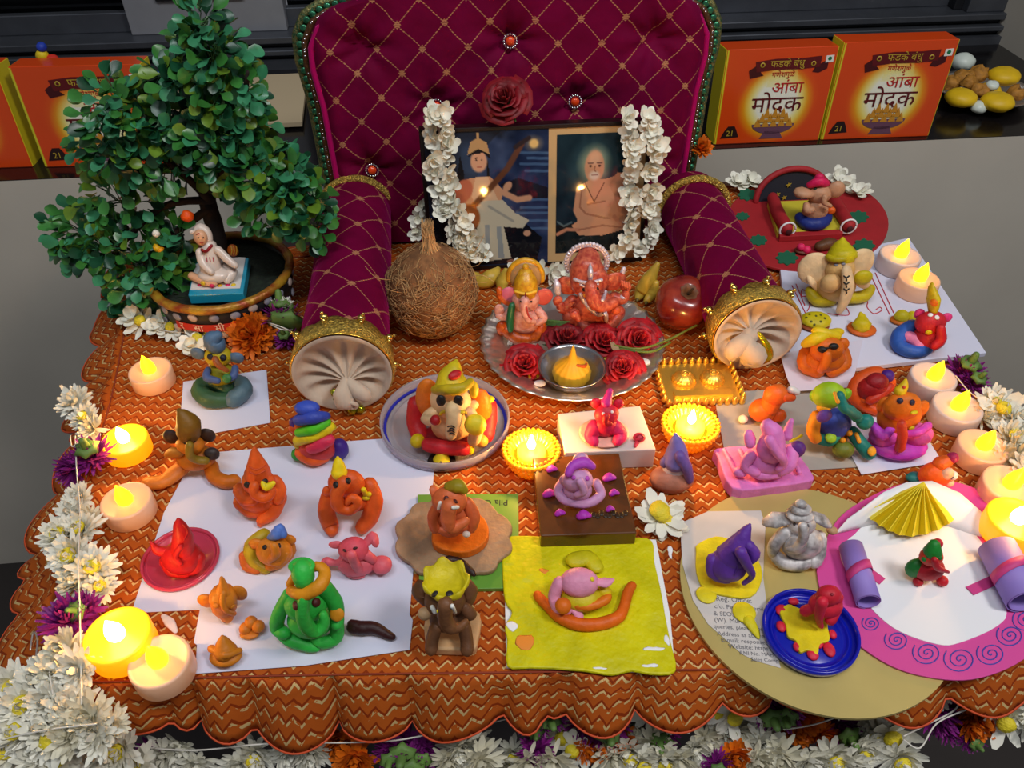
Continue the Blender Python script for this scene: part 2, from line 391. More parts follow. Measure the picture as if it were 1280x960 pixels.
# ================================================================ table with fitted brocade cloth
Pt = [(190, 330), (165, 385), (155, 420), (140, 495), (112, 590), (84, 680), (66, 760), (62, 820), (95, 850), (160, 852), (240, 848), (400, 844), (630, 841), (850, 838), (980, 836), (1120, 828),
      (1240, 818), (1310, 800), (1320, 740), (1285, 660), (1252, 590), (1205, 520), (1165, 460), (1115, 400), (1078, 340), (1045, 285), (1015, 248), (980, 234), (800, 238), (520, 262), (440, 290), (400, 318), (300, 324), (225, 322)]
edge = [W(x, y) for x, y in Pt]
table = T('low_table', 'low dark table dressed in an orange gold zigzag brocade cloth', 'table', (0, .5, 0))
inner = [V((p.x*.96, .55+(p.y-.55)*.96, 0)) for p in edge]
tt = [p for p in inner]+[]
mk(MB().prism([p+V((0, 0, -.03)) for p in tt], (0, 0, .024)), 'table_rail', mat('dark_wood', (48, 34, 28), .4), table, False)
mk(MB().prism([V((-.30, .60, -.006)), V((.33, .60, -.006)), V((.35, .90, -.006)), V((-.26, .86, -.006))], (0, 0, .0045)), 'table_top', mat('dark_wood', (48, 34, 28), .4), table, False)
front = mat('table_front', (62, 56, 56), .35, var=.5, vscale=9)
mb = MB(); mb.box((0, .30, -.22), (.56, .05, .36)); mk(mb, 'front_panel', front, table, False)
for x in (-.22, .22):
    for y in (.34, .80): mk(MB().box((x, y, -.39), (.05, .05, .72)), 'leg', mat('dark_wood', (0, 0, 0)), table, False)
for i, x in enumerate((-.12, .1)): mk(MB().box((x, .272, -.2), (.012, .006, .3)), 'front_strip', mat('steel', (190, 190, 195), .25, 1.), table, False)
br = brocade()
def resample(pts, step):
    L = [0]; n = len(pts)
    for i in range(n): L.append(L[-1]+(pts[(i+1) % n]-pts[i]).length)
    out = []; k = int(L[-1]/step)
    for q in range(k):
        t = L[-1]*q/k; i = max(j for j in range(n) if L[j] <= t)
        out.append(pts[i].lerp(pts[(i+1) % n], (t-L[i])/(L[i+1]-L[i])))
    return out, L[-1]
eg, per = resample([V((p[0], p[1], 0)) for p in smooth_poly([(e.x, e.y) for e in edge], 4)], .004)
n_per = per+.05
mb = MB(); mb.add([V((p.x, p.y, -.0002)) for p in eg]+[V((p.x, p.y, -.004)) for p in eg], [tuple(range(len(eg)))[::-1]]+[(i, (i+1) % len(eg), len(eg)+(i+1) % len(eg), len(eg)+i) for i in range(len(eg))], [(p.x, p.y) for p in eg]*2)
cloth = mk(mb, 'cloth_top', br, table, False)
rg = random.Random(3); val = [0]
while val[-1] < n_per: val.append(val[-1]+rg.choice((.016, .024, .034, .05, .06))*rg.uniform(.8, 1.2))
pf = [rg.uniform(.35, 1) for _ in val]
def puff(ph):
    i = max(k for k in range(len(val)) if val[k] <= ph); i = min(i, len(val)-2); t = (ph-val[i])/(val[i+1]-val[i]); t = min(1, max(0, t))
    return abs(sin(pi*t**(.7+.6*pf[i])))**.6*(.5+.8*pf[i])*min(1, (val[i+1]-val[i])/.035), pf[i]
# ruffle: gathered strip that flares over the edge
n = len(eg); rows = 9; vs = []; uv = []; ctr = V((0, .5, 0)); s = 0
nrm = []; PUF = [puff(i*.004) for i in range(n)]
for i in range(n):
    t = (eg[(i+2) % n]-eg[(i-2) % n]).normalized(); m = V((t.y, -t.x, 0)); nrm.append(m if m.dot(eg[i]-ctr) > 0 else -m)
for j in range(rows+1):
    q = j/rows
    for i in range(n):
        ph = i*.004
        w = sin(2*pi*ph/.046+6*noise.noise(V((ph*14, 0, 0)))); w, pw_ = PUF[i]; w = 2.4*w-1.2; wf = sin(2*pi*ph/.011+4*noise.noise(V((ph*25, 3, 0))))
        w2 = noise.noise(V((ph*22, 5, q*1.2)))
        front_f = 1.
        p = eg[i]; side = abs(nrm[i].x)
        out = (.014+.024*side)*q+(.0062*w+.004*w2)*q**.6+.0011*wf*(1-q)*min(1, q*6)
        drop = (.041-.018*side-.012*max(0, min(1, (p.x+.05)/.1)))*q**1.2+.006*w2*q+.0016*w*q*q
        if p.y > .64: drop *= max(0, 1-(p.y-.64)/.05) if p.x < .1 else 1
        lenf = 1+.3*noise.noise(V((ph*7, 1, 3)))
        vs.append(p+nrm[i]*(out*lenf)+V((0, 0, -.0002+(.003*sin(pi*min(1, q*5)) if j else 0)-drop*lenf))); uv.append((ph*1.0+.004*w*q, -q*.040+.0005))
mb = MB(); mb.add(vs, [(j*n+i, (j+1)*n+i, (j+1)*n+(i+1) % n, j*n+(i+1) % n) for j in range(rows) for i in range(n)], uv)
ruf = mk(mb, 'ruffle', br, table); md = ruf.modifiers.new('s', 'SOLIDIFY'); md.thickness = .0006
hem = MB(); P = [v+V((0, 0, -.0005)) for v in vs[rows*n:]]; hem.tube(P+[P[0]], .0009, seg=5, sub=1, cap=False)
mk(hem, 'hem', mat('hem_orange', (200, 75, 30), .7), table)
seam = MB(); P = [e+V((0, 0, .0004)) for e in eg]; seam.tube(P+[P[0]], .0007, seg=5, sub=1, cap=False); mk(seam, 'seam', mat('seam_brown', (140, 52, 22), .8), table)
# ================================================================ throne chair
vel = velvet('magenta_velvet', .043); vel2 = velvet('magenta_velvet_arm', .05)
gold = mat('gold_metal', (240, 190, 80), .25, 1., bump=.3, bscale=500)
goldlace = mat('gold_lace', (225, 190, 90), .35, .8, bump=1., bscale=520, var=.5, vscale=500, bdist=.004)
goldbead = mat('gold_bead', (235, 200, 110), .18, 1.)
lean = radians(6); PO = V((0, .792, 0)); PU = U5; PV = V((-sin(YAW)*sin(lean), cos(YAW)*sin(lean), cos(lean))); PN = PU.cross(PV)   # PN points to the viewer
def PP(a, b, d=0): return PO+PU*a+PV*b+PN*d
chair = T('throne_chair', 'small fuchsia velvet throne with quilted back, gold trim and two bolster arms', 'chair', tuple(PO))
prof = [(0, .183), (.06, .184), (.12, .186), (.17, .188), (.205, .193), (.225, .192), (.242, .182), (.25, .168), (.254, .15), (.27, .135), (.29, .115), (.305, .085), (.315, .04), (.317, 0)]
prof = [(0, .194)]+[(b*1.062-.03, w*1.062) for b, w in prof if b > .05]
def hw(b):
    for (b0_, w0), (b1_, w1) in zip(prof[:-1], prof[1:]):
        if b <= b1_: return w0+(w1-w0)*(b-b0_)/(b1_-b0_)
    return 0
# carcass board behind
out = [PP(w, b, -.012) for b, w in prof]+[PP(-w, b, -.012) for b, w in prof[::-1][1:]]
mk(MB().prism(out, PN*.02), 'back_board', mat('maroon_board', (70, 8, 30), .8), chair, False)
btn = [(-.002, .217), (-.072, .162), (.059, .161), (-.138, .103), (.0, .10), (.132, .1), (.13, .215), (-.135, .215)]
btn = [(a*1.062, b*1.062-.03) for a, b in btn]
vs = []; uv = []; na, nb = 90, 84
for j in range(nb+1):
    b = .0+.292*j/nb; w = max(hw(b)-.011, .004)
    for i in range(na+1):
        a = -w+2*w*i/na; ed = min((w-abs(a))/.012, 1, max(0, (.306-b)/.02))
        d = .012+.020*sqrt(max(0, min(1, ed)))
        for (ba, bb) in btn:
            r = math.hypot(a-ba, b-bb); d -= .014*math.exp(-(r/.014)**2)
            th = atan2(b-bb, a-ba); d -= .006*math.exp(-(r/.034)**2)*(.5+.5*cos(7*th+ba*90))*min(1, r/.01)
        vs.append(PP(a, b, d)); uv.append((a, b*.98))
mb = MB(); mb.add(vs, [(j*(na+1)+i, j*(na+1)+i+1, (j+1)*(na+1)+i+1, (j+1)*(na+1)+i) for j in range(nb) for i in range(na)], uv)
mk(mb, 'back_cushion', vel, chair)
gem = mat('red_gem', (235, 70, 20), .08, coat=1., emit=0); stone = mat('rhinestone', (225, 225, 230), .1, .9)
for i, (ba, bb) in enumerate(btn):
    if (bb < .1 and ba > -.1) or (bb > .19 and abs(ba) > .05): continue
    c = PP(ba, bb, .026); Rn = Matrix((PU, PV, PN)).transposed()
    o = mk(MB().ball(c, (.0045, .0045, .003), Rn, seg=12, ring=8), 'button', gem, chair)
    mb = MB()
    for k in range(16): mb.ball(PP(ba+.0063*cos(k*pi/8), bb+.0063*sin(k*pi/8), .026), .0012, seg=6, ring=4)
    mk(mb, 'rhinestone_ring', stone, o)
# braided trim: three beaded cords and sequins around the edge
edge_p = [(-w, b) for b, w in prof]+[(w, b) for b, w in prof[::-1][1:]]
ep, _ = resample([V((a, b, 0)) for a, b in [(float(x), float(y)) for x, y in edge_p]], .004)
ep = [p for p in ep if p.y > .002]
ep.sort(key=lambda p: atan2(p.x, p.y-.0))
green = mat('green_sequin', (60, 130, 95), .25, .7, var=.4, vscale=300)
for name, off, dz, r, m in (('gold_cord', 0, .012, .0045, mat('olive_gold_cord', (150, 138, 84), .4, .7, bump=1, bscale=600, rgb2=(50, 92, 62), vscale=420)), ('bronze_cord', -.007, .017, .0038, mat('bronze_cord', (95, 62, 38), .4, .6, bump=1, bscale=500)), ('inner_piping', -.0125, .024, .0028, mat('bright_magenta', (170, 6, 90), .7, sheen=.6, spec=.1))):
    P = [PP(p.x*(1+off/.19), p.y*(1+off/.3), dz) for p in ep]; mb = MB(); mb.tube(P, r, seg=8, sub=1)
    mk(mb, name, m, chair)
k = 0
for i in range(0, len(ep), 2):
    p = ep[i]; sx = 1-.003/.19
    if k >= 120: break
    mb = MB(); c = PP(p.x*sx, p.y*(1-.003/.3), .0185)
    mb.lathe([(.0001, .0008), (.0022, .0009), (.0034, 0), (.0036, -.0006)], c, seg=10, rot=Matrix((PU, PV, PN)).transposed()); mk(mb, 'sequin', green, chair); k += 1
mb = MB()
for i in range(len(ep)*2):
    p = ep[i//2]; q = ep[min(i//2+1, len(ep)-1)]; p = p.lerp(q, .5*(i % 2)); s_ = random.choice((1.01, .935, .965)); mb.ball(PP(p.x*s_, p.y*(1-(1-s_)*.6), .02 if s_ < 1 else .014), .0011, seg=6, ring=4)
o = mk(mb, 'seed_beads', stone, chair); o['kind'] = 'stuff'
creamc = mat('cream_velvet', (202, 182, 160), .85, sheen=.5, bump=.3, bscale=400, var=.08)
gg = mat('green_gold_bead', (170, 175, 40), .2, .8)
def arm(frontc, backc, r0, r1, kn, tw, open_knot):
    ax = (backc-frontc).normalized(); L = (backc-frontc).length; X = ax.cross(Z).normalized(); Y = X.cross(ax)
    R = Matrix((X, Y, -ax)).transposed()                  # local z towards the viewer
    vs = []; uv = []; ns = 40; nl = 30
    for j in range(nl+1):
        q = j/nl; r = r0+(r1-r0)*q; r *= 1+.02*noise.noise(V((q*5, r0*90, 0)))
        for i in range(ns+1):
            a = 2*pi*i/ns; rr = r*(1+.03*noise.noise(V((cos(a)*1.5, sin(a)*1.5, q*4+r0*50))))
            vs.append(frontc+ax*(L*q)+X*cos(a)*rr+Y*sin(a)*rr); uv.append((a*r0, L*q))
    mb = MB(); mb.add(vs, [(j*(ns+1)+i, j*(ns+1)+i+1, (j+1)*(ns+1)+i+1, (j+1)*(ns+1)+i) for j in range(nl) for i in range(ns)], uv)
    bolster = mk(mb, 'arm_bolster', vel2, chair)
    # crown-shaped gold lace band with beads
    ns = 72; vs = []
    for i in range(ns):
        a = 2*pi*i/ns; w = .018+.005*abs(sin(a*4.5+.4))
        for z, dr in ((.0, .0035), (-.003, .0052), (-w, .0040), (-w, .001)):
            vs.append(frontc-ax*z*1+V()+(X*cos(a)+Y*sin(a))*(r0+dr))
    mb = MB(); mb.add(vs, [(i*4+k, i*4+k+1, ((i+1) % ns)*4+k+1, ((i+1) % ns)*4+k) for i in range(ns) for k in range(3)]); mk(mb, 'gold_lace_band', goldlace, chair)
    mb = MB(); mb.tube([frontc+(X*cos(a)+Y*sin(a))*(r0+.0032) for a in np.linspace(0, 2*pi, 50)], .0009, seg=6, sub=1, cap=False); mk(mb, 'twisted_cord', gold, chair)
    for k_ in range(9):
        a = 2*pi*(k_+.3)/9+tw
        if (Y*sin(a)).z*r0+frontc.z-r0*0 < .004 and sin(a) < -.75: continue
        mb = MB(); d_ = X*cos(a)+Y*sin(a); mb.ball(frontc+ax*.021+d_*(r0+.0055), .0034, seg=12, ring=8); mb.ball(frontc+ax*.0165+d_*(r0+.0055), .0019, seg=8, ring=6); mb.ball(frontc+ax*.021+d_*(r0+.010), .0016, seg=8, ring=6)
        mk(mb, 'bead', goldbead, chair)
    # pleated cream end disc gathered to a knot
    vs = []; nr = 16; ns = 120; kx, ky = kn
    for j in range(nr+1):
        q = j/nr
        for i in range(ns):
            a = 2*pi*i/ns; fold = sin(a*11+1.3*sin(a*2))*.0028*sin(pi*min(1, q*1.05))**.8*(1 if q < .93 else .2)
            bulge = .006*(1-(1-q)**2)*0+(-.010*sin(pi*q)**1.0)+.004*(q > .9)*(1-abs(q-.95)/.05)
            x = kx*(1-q)+cos(a)*r0*q*1.075; y = ky*(1-q)+sin(a)*r0*q*1.075
            vs.append(frontc+X*x+Y*y-ax*(.002+bulge+fold))
    mb = MB(); mb.add(vs, [(j*ns+i, (j+1)*ns+i, (j+1)*ns+(i+1) % ns, j*ns+(i+1) % ns) for j in range(nr) for i in range(ns)]); mk(mb, 'pleated_end', creamc, chair)
    kp = frontc+X*kx+Y*ky-ax*.004; s_ = open_knot
    mb = MB(); q = r0/.038
    q = q*(1. if open_knot > 0 else 1.35)
    def loc(x, y, z): return kp+X*x*q+Y*y*q-ax*z*q
    mb.tube([loc(-.002, .001, 0), loc(-.004, -.006, .006), loc(-.003*s_, -.013, .008), loc(.001*s_, -.018, .006)], [.004*q, .008*q, .0085*q, .005*q])
    mb.tube([loc(.002, 0, 0), loc(.009*s_, -.004, .006), loc(.014*s_, -.009, .007), loc(.013*s_, -.014, .006)], [.004*q, .0065*q, .006*q, .0035*q])
    mb.tube([loc(-.002*s_, -.012, .009), loc(0, -.017, .011), loc(.004, -.018, .011), loc(.006, -.014, .012), loc(.002, -.011, .013)], [.002*q]*5)
    mb.lump(.0012, 120, floor=.0005); mk(mb, 'gathered_knot', creamc, chair)
    for (x, y, z, r) in ((-.011, -.006, .004, .0036), (-.010, -.013, .005, .0032), (.001, -.026, .006, .0042), (.008, -.026, .005, .004)):
        if open_knot < 0: break
        mb = MB(); mb.lathe([(.0003, -r), (r*.7, -r*.7), (r, 0), (r*.7, r*.7), (.0003, r)], loc(x, y, z)+V((0, 0, max(0, .004-loc(x, y, z).z))), seg=12, wave=lambda r, z, a, i: (r*(1+.13*cos(6*a)), z)); mk(mb, 'green_bead', gg, chair)
    if open_knot < 0:
        mb = MB(); mb.tube([loc(.004, .002, .002), loc(.010, -.006, .007), loc(.012, -.014, .008), loc(.009, -.021, .006)], [.0018, .0035, .0045, .0025]); mk(mb, 'gold_tassel', mat('gold_green_cord', (200, 180, 30), .2, .8, bump=.5, bscale=600), chair)
A0 = W(428, 466, .0385); A1 = A0+N5*.285; arm(A0, A1, .0375, .0355, (.003, -.008), .2, 1)
A0 = W(946, 418, .0370); A1 = A0+N5*.235; arm(A0, A1, .0355, .034, (-.007, .004), .5, -1)
for c in (W(428, 466, .0385)+N5*.262, W(946, 418, .0370)+N5*.212):     # gold cord where the arm meets the back
    mb = MB(); mb.tube([c+U5*(.0375*cos(a))+Z*(.0375*sin(a)) for a in np.linspace(-.1, pi+.1, 16)], .004, seg=8, sub=2); mk(mb, 'arm_piping', goldlace, chair)
# ================================================================ double picture frame
fo = W(662, 333); flean = radians(10); FU = U5; FV = V((-sin(YAW)*sin(flean), cos(YAW)*sin(flean), cos(flean))); FN = FU.cross(FV)
def FH(px, py, d=0):
    return WP(px, py, fo+FN*d, FN)
blackw = mat('black_frame', (22, 12, 14), .3)
fr = T('picture_frame', 'black double frame holding two devotional prints, draped with jasmine', 'picture frame', fo)
a0 = (FH(523, 158)-fo).dot(FU); a1 = (FH(815, 152)-fo).dot(FU); h = (FH(662, 156)-fo).dot(FV)
def fp(a, b, d=0): return fo+FU*a+FV*b+FN*d
Rf = Matrix((FU, FV, FN)).transposed()
mb = MB(); mb.box(fp((a0+a1)/2, h/2+.0, -.008), (a1-a0, h, .012), Rf); bevel(mk(mb, 'frame', blackw, fr, False), .001)
am = (FH(686, 156)-fo).dot(FU)
for x0, x1, y0, y1 in ((a0, a1, h-.004, h), (a0, a1, 0, .004), (a0, a0+.004, 0, h), (a1-.004, a1, 0, h)):
    mb = MB(); mb.box(fp((x0+x1)/2, (y0+y1)/2, -.0005), (x1-x0, y1-y0, .004), Rf); bevel(mk(mb, 'frame_lip', blackw, fr, False), .0006)
# left print: seated lady with a lute by moonlit water
c = Cv(150, 165, (38, 52, 84)); c.grain(55, 8, 3); c.grain(30, 20, 5)
c.poly([(0, 0), (.62, 0), (.5, .1), (.42, .3), (.3, .5), (0, .6)], (34, 36, 44), .7)
c.el(.88, .1, .09, .07, (150, 130, 100), soft=.9); c.el(.88, .1, .045, .04, (235, 195, 120), soft=.4)
for y, w_ in ((.16, .2), (.2, .14), (.24, .2), (.29, .16), (.56, .2), (.6, .24), (.66, .18), (.72, .2), (.5, .22)): c.ln([(.97-w_, y), (1, y+.01)], .012, (95, 130, 165), .6)
c.poly([(.6, .38), (.75, .34), (1, .42), (1, .5), (.7, .5)], (24, 26, 34), .85); c.poly([(.55, .6), (.8, .68), (.95, .8), (.9, 1), (.3, 1), (0, 1), (0, .62), (.2, .55)], (20, 20, 24), .9)
c.el(.36, .2, .15, .17, (60, 80, 110), soft=.5, op=.7)
c.poly([(.28, .16), (.31, .3), (.27, .45), (.25, .3)], (20, 16, 18)); c.poly([(.5, .18), (.52, .34), (.48, .45)], (20, 16, 18))
c.poly([(.33, .33), (.52, .32), (.62, .42), (.6, .55), (.34, .6), (.22, .48), (.26, .38)], (208, 150, 110)); c.el(.29, .42, .08, .1, (190, 105, 75), 30)
c.poly([(.4, .32), (.5, .32), (.58, .5), (.42, .6), (.36, .46)], (222, 180, 140)); c.el(.43, .21, .075, .085, (214, 160, 125), soft=.2); c.poly([(.34, .18), (.4, .1), (.5, .11), (.53, .2), (.47, .15), (.38, .16)], (30, 20, 20))
c.poly([(.34, .16), (.37, .07), (.42, .05), (.42, .01), (.44, .01), (.44, .05), (.5, .08), (.52, .16), (.43, .12)], (190, 150, 100)); c.el(.41, .2, .008, .006, (40, 20, 20)); c.el(.455, .2, .008, .006, (40, 20, 20)); c.ln([(.42, .25), (.45, .25)], .005, (160, 50, 40)); c.ln([(.42, .185), (.4, .187)], .004, (40, 20, 20))
c.poly([(.4, .5), (.62, .5), (.72, .6), (.84, .66), (.78, .72), (.62, .7), (.68, .95), (.45, .97), (.34, .9), (.4, .68)], (196, 186, 160)); c.poly([(.46, .68), (.5, .68), (.5, .95), (.46, .95)], (110, 125, 140), .6); c.poly([(.56, .7), (.6, .7), (.62, .95), (.57, .95)], (110, 125, 140), .6)
c.ln([(.5, .54), (.7, .66)], .012, (130, 130, 125), .6); c.ln([(.62, .44), (.74, .5), (.84, .49)], .028, (205, 150, 115)); c.el(.82, .76, .035, .025, (200, 150, 120)); c.el(.68, .98, .04, .02, (150, 100, 80)); c.el(.66, .4, .05, .03, (205, 150, 115), -50)
c.ln([(.34, .56), (.5, .42), (.66, .27), (.78, .1)], .028, (105, 62, 42)); c.ln([(.73, .12), (.84, .06)], .02, (50, 36, 36)); c.el(.33, .62, .1, .11, (150, 84, 42)); c.el(.31, .6, .06, .06, (190, 118, 64), soft=.8)
o_ = FH(528, 161, .0005); u_ = FU*((FH(684, 160)-o_).dot(FU)); v_ = -FV*(h-.010)
def onf(px): return (FH(px, 240)-fo).dot(FU)
xa = a0+.004; xm = am; c.mesh(fp(xa, h-.004, .0002), FU*(xm-xa), -FV*(h-.008), 'moonlit_print', fr, .05, .0)['label'] = 'print of a seated lady playing a lute by moonlit water'
xb = a1-.004; mt = mat('tan_mount', (205, 170, 118), .5)
mb = MB(); mb.box(fp((xm+xb)/2, h/2, -.0003), (xb-xm, h-.008, .001), Rf); mk(mb, 'tan_mount', mt, fr, False)
c = Cv(120, 150, (22, 44, 54)); c.grain(18, 6, 2)
c.el(.47, .26, .36, .27, (60, 100, 105), soft=1, op=.8); c.el(.47, .25, .24, .19, (190, 195, 150), soft=.8); c.poly([(0, .75), (1, .72), (1, 1), (0, 1)], (26, 34, 36)); c.grain(14, 18, 4)
sk = (205, 148, 112); sd = (150, 95, 72)
c.ln([(.02, .72), (.1, .76), (.2, .73)], .012, (130, 150, 150), .6)
c.poly([(.3, .42), (.42, .37), (.62, .37), (.8, .34), (.86, .4), (.9, .7), (.84, .8), (.3, .8), (.24, .6)], sk); c.el(.47, .27, .13, .14, sk, soft=.12); c.el(.47, .2, .11, .09, (222, 172, 135), soft=.6); c.el(.47, .34, .085, .05, (215, 195, 175), soft=.5)
for x in (.42, .53): c.el(x, .26, .02, .01, (60, 35, 30)); c.ln([(x-.03, .237), (x+.03, .237)], .007, (110, 75, 65))
c.ln([(.475, .26), (.47, .3), (.485, .305)], .007, sd); c.ln([(.44, .335), (.51, .335)], .006, (120, 60, 50))
c.poly([(.66, .42), (.76, .32), (.88, .34), (.97, .46), (.96, .7), (.8, .66), (.72, .5)], (196, 136, 102)); c.ln([(.32, .42), (.3, .6), (.38, .66), (.7, .72)], .012, sd, .7); c.ln([(.4, .58), (.62, .56)], .01, sd, .7); c.ln([(.36, .4), (.48, .56), (.6, .4)], .006, (70, 40, 36))
c.ln([(.28, .45), (.25, .63), (.32, .72)], .035, sk); c.poly([(.2, .76), (.3, .71), (.9, .72), (.98, .8), (.6, .86), (.3, .85)], sk); c.ln([(.02, .83), (.14, .79), (.3, .8)], .022, (190, 130, 100)); c.ln([(.3, .8), (.6, .77), (.9, .8)], .01, sd, .7); c.ln([(.75, .7), (.85, .77)], .03, (190, 130, 100))
pm = .008; c.mesh(fp(xm+pm, h-.004-pm*.8, .0008), FU*(xb-xm-2*pm), -FV*(h-.008-2*pm), 'teal_print', fr, .05, .0)['label'] = 'print of a bare chested old man seated before a glow'
# ================================================================ sheets, boards, boxes and discs on the cloth
card_w = mat('white_paper', (212, 214, 234), .6, bump=.1, bscale=40)
card_l = mat('lilac_white_card', (212, 208, 226), .6, bump=.1, bscale=40); card_g = mat('grey_card', (168, 160, 150), .65, var=.05)
def sheet(name, label, cat, pts, z0, th, m, group=None, b=.0003, smooth_=0):
    if smooth_: pts = smooth_poly(pts, smooth_)
    P = [W(x, y, z0+th) for x, y in pts]; mb = MB(); c = W(sum(p[0] for p in pts)/len(pts), sum(p[1] for p in pts)/len(pts), z0); c.z = z0
    mb.prism([V((p.x, p.y, z0)) for p in P], (0, 0, th)); o = mk(mb, name, m, None, False, c); tag(o, label, cat, group)
    if b: bevel(o, min(b, th*.4))
    return o
sheet('paper_sheet', 'small white paper square under the yellow and green clay figure', 'paper', [(229, 477), (333, 462), (338, 528), (268, 541), (224, 541)], .0003, .0005, card_w)
sheet('paper_sheet', 'big white paper sheet carrying the orange cone-hatted figures', 'paper', [(270, 565), (400, 554), (546, 543), (540, 620), (520, 700), (250, 762), (164, 766), (205, 640), (232, 590)], .0003, .0005, card_w)
sheet('paper_sheet', 'white folded paper in front, under the green clay elephant', 'paper', [(258, 716), (330, 704), (520, 672), (512, 768), (516, 775), (512, 812), (380, 832), (244, 842), (246, 806), (242, 803)], .0009, .0006, card_w)
mb = MB()
for a, b in (((322, 708), (309, 836)), ((452, 690), (450, 822))): mb.tube([W(*a, .0016), W(*b, .0016)], .0003, seg=5, sub=1)
board = sheet('white_board', 'white foam board at the right back edge with red drawn scrolls', 'board', [(975, 333), (1136, 297), (1233, 441), (1077, 459), (1050, 462), (990, 470)], .0015, .0045, card_w)
red_ink = mat('red_ink', (190, 30, 50), .5)
def ink(parent, name, pts, z, r, m, sub=5):
    mb = MB(); mb.tube([W(x, y, z) for x, y in pts], r, seg=5, sub=sub); return mk(mb, name, m, parent)
for p in ([(990, 357), (1013, 404)], [(995, 355), (1006, 382)], [(1088, 343), (1112, 393)], [(1094, 341), (1117, 391)], [(1010, 366), (1003, 362), (1002, 370), (1010, 371), (1012, 382), (1009, 389)],
          [(1035, 392), (1060, 394), (1058, 385), (1052, 384)], [(1060, 378), (1083, 376), (1084, 384), (1092, 392), (1102, 388), (1100, 384), (1095, 387)]):
    ink(board, 'drawn_line', p, .0062, .0005, red_ink)
sheet('card_sheet', 'pale lilac card under the orange figure in sunglasses', 'card', [(975, 442), (1079, 424), (1070, 462), (1063, 484), (991, 489), (983, 470)], .0065, .0005, card_l)
sheet('card_sheet', 'grey card under the lilac-pink elephant and blue-green figure', 'card', [(892, 491), (1010, 484), (1060, 484), (1079, 583), (1000, 588), (910, 588)], .0004, .0010, card_g)
sheet('card_sheet', 'pale card under the orange elephant with magenta legs', 'card', [(1059, 560), (1077, 593), (1178, 577), (1142, 520), (1062, 518)], .0018, .0006, card_w)
# gold cake disc, newspaper, pink disc
gold_card = mat('gold_foil_card', (205, 184, 112), .42, .35, bump=.15, bscale=50, var=.1, vscale=15)
def disc(name, label, cat, cx, cy, R, z0, th, m, lip=0.):
    c = W(cx, cy, z0); mb = MB(); mb.lathe([(.0002, 0), (R, 0), (R, th), (.0002, th)], c, 96, close=False)
    o = mk(mb, name, m, None, False, c); autosmooth(o); return tag(o, label, cat)
cg = W(1017, 738, 0); Rg = (W(1182, 738)-cg).x
disc('gold_disc', 'round gold cake board under the silver figure and newspaper', 'cake board', 1017, 738, Rg, .0012, .0022, gold_card)
news = sheet('newspaper_piece', 'torn half-round newspaper piece under the purple clay elephant', 'newspaper', [(850, 654), (885, 639), (951, 638), (957, 656), (954, 721), (962, 780), (976, 835), (945, 826), (928, 818), (885, 780), (866, 750), (853, 705)], .0036, .0004, mat('newsprint', (205, 198, 192), .8, var=.1, vscale=20))
txt = mat('print_grey', (110, 108, 112), .8); txt2 = mat('print_black', (40, 38, 42), .8)
Rn = Matrix.Rotation(radians(-4), 3, 'Z')
for i, (s_, x, y, sz) in enumerate([('Reg. Office:', 895, 751, .0085), ('c/o. Per Fair Service', 893, 760, .0075), ('& SEO, Media', 892, 769, .0075), ('(W). Mumbai', 893, 777, .0075), ('queries, please contact', 892, 785, .007), ('Address as above. This', 897, 794, .007), ('E-mail: response@', 902, 802, .007), ('Website: https://', 911, 810, .007), ('RNI No. MAH', 925, 818, .006), ('Sales Comp', 939, 826, .006)]):
    t_ = text(s_, sz*.6, txt, news, W(x, y, .0041), Rn, 'printed_line', align='LEFT')
text('ITIGI', .012, txt2, news, W(944, 737, .0041), Matrix.Rotation(radians(86), 3, 'Z'), 'headline', align='LEFT')
pink = mat('pink_card', (214, 70, 150), .6, bump=.1, bscale=50)
cpk = [(1021, 714), (1030, 680), (1050, 646), (1085, 622), (1130, 604), (1180, 600), (1230, 615), (1280, 650), (1315, 700), (1325, 750), (1310, 795), (1270, 830), (1215, 849), (1160, 846), (1110, 830), (1060, 795), (1035, 765)]
pk = sheet('pink_disc', 'large pink card disc with blue spirals and white centre', 'card disc', cpk, .0042, .0012, pink, smooth_=5)
wc = mat('white_card', (238, 238, 240), .55)
P = [W(x, y, .0062) for x, y in smooth_poly([(1050, 690), (1068, 668), (1093, 655), (1195, 655), (1235, 690), (1258, 758), (1247, 782), (1200, 803), (1172, 805), (1125, 789), (1093, 764), (1068, 730)], 4)]
mk(MB().prism([V((p.x, p.y, .0054)) for p in P], (0, 0, .0006)), 'white_centre', wc, pk, False)
blue_ink = mat('blue_ink', (60, 70, 170), .6)
for (x, y, r) in ((1089, 779, 12), (1121, 800, 16), (1159, 816, 19), (1200, 824, 21), (1239, 817, 19), (1263, 794, 18), (1283, 775, 18)):
    pts = [(x+r*cos(a)*a/(5.2*pi), y+.82*r*sin(a)*a/(5.2*pi)) for a in np.linspace(.6, 5.2*pi, 46)]
    ink(pk, 'blue_spiral', pts, .0056, .0004, blue_ink, 1)
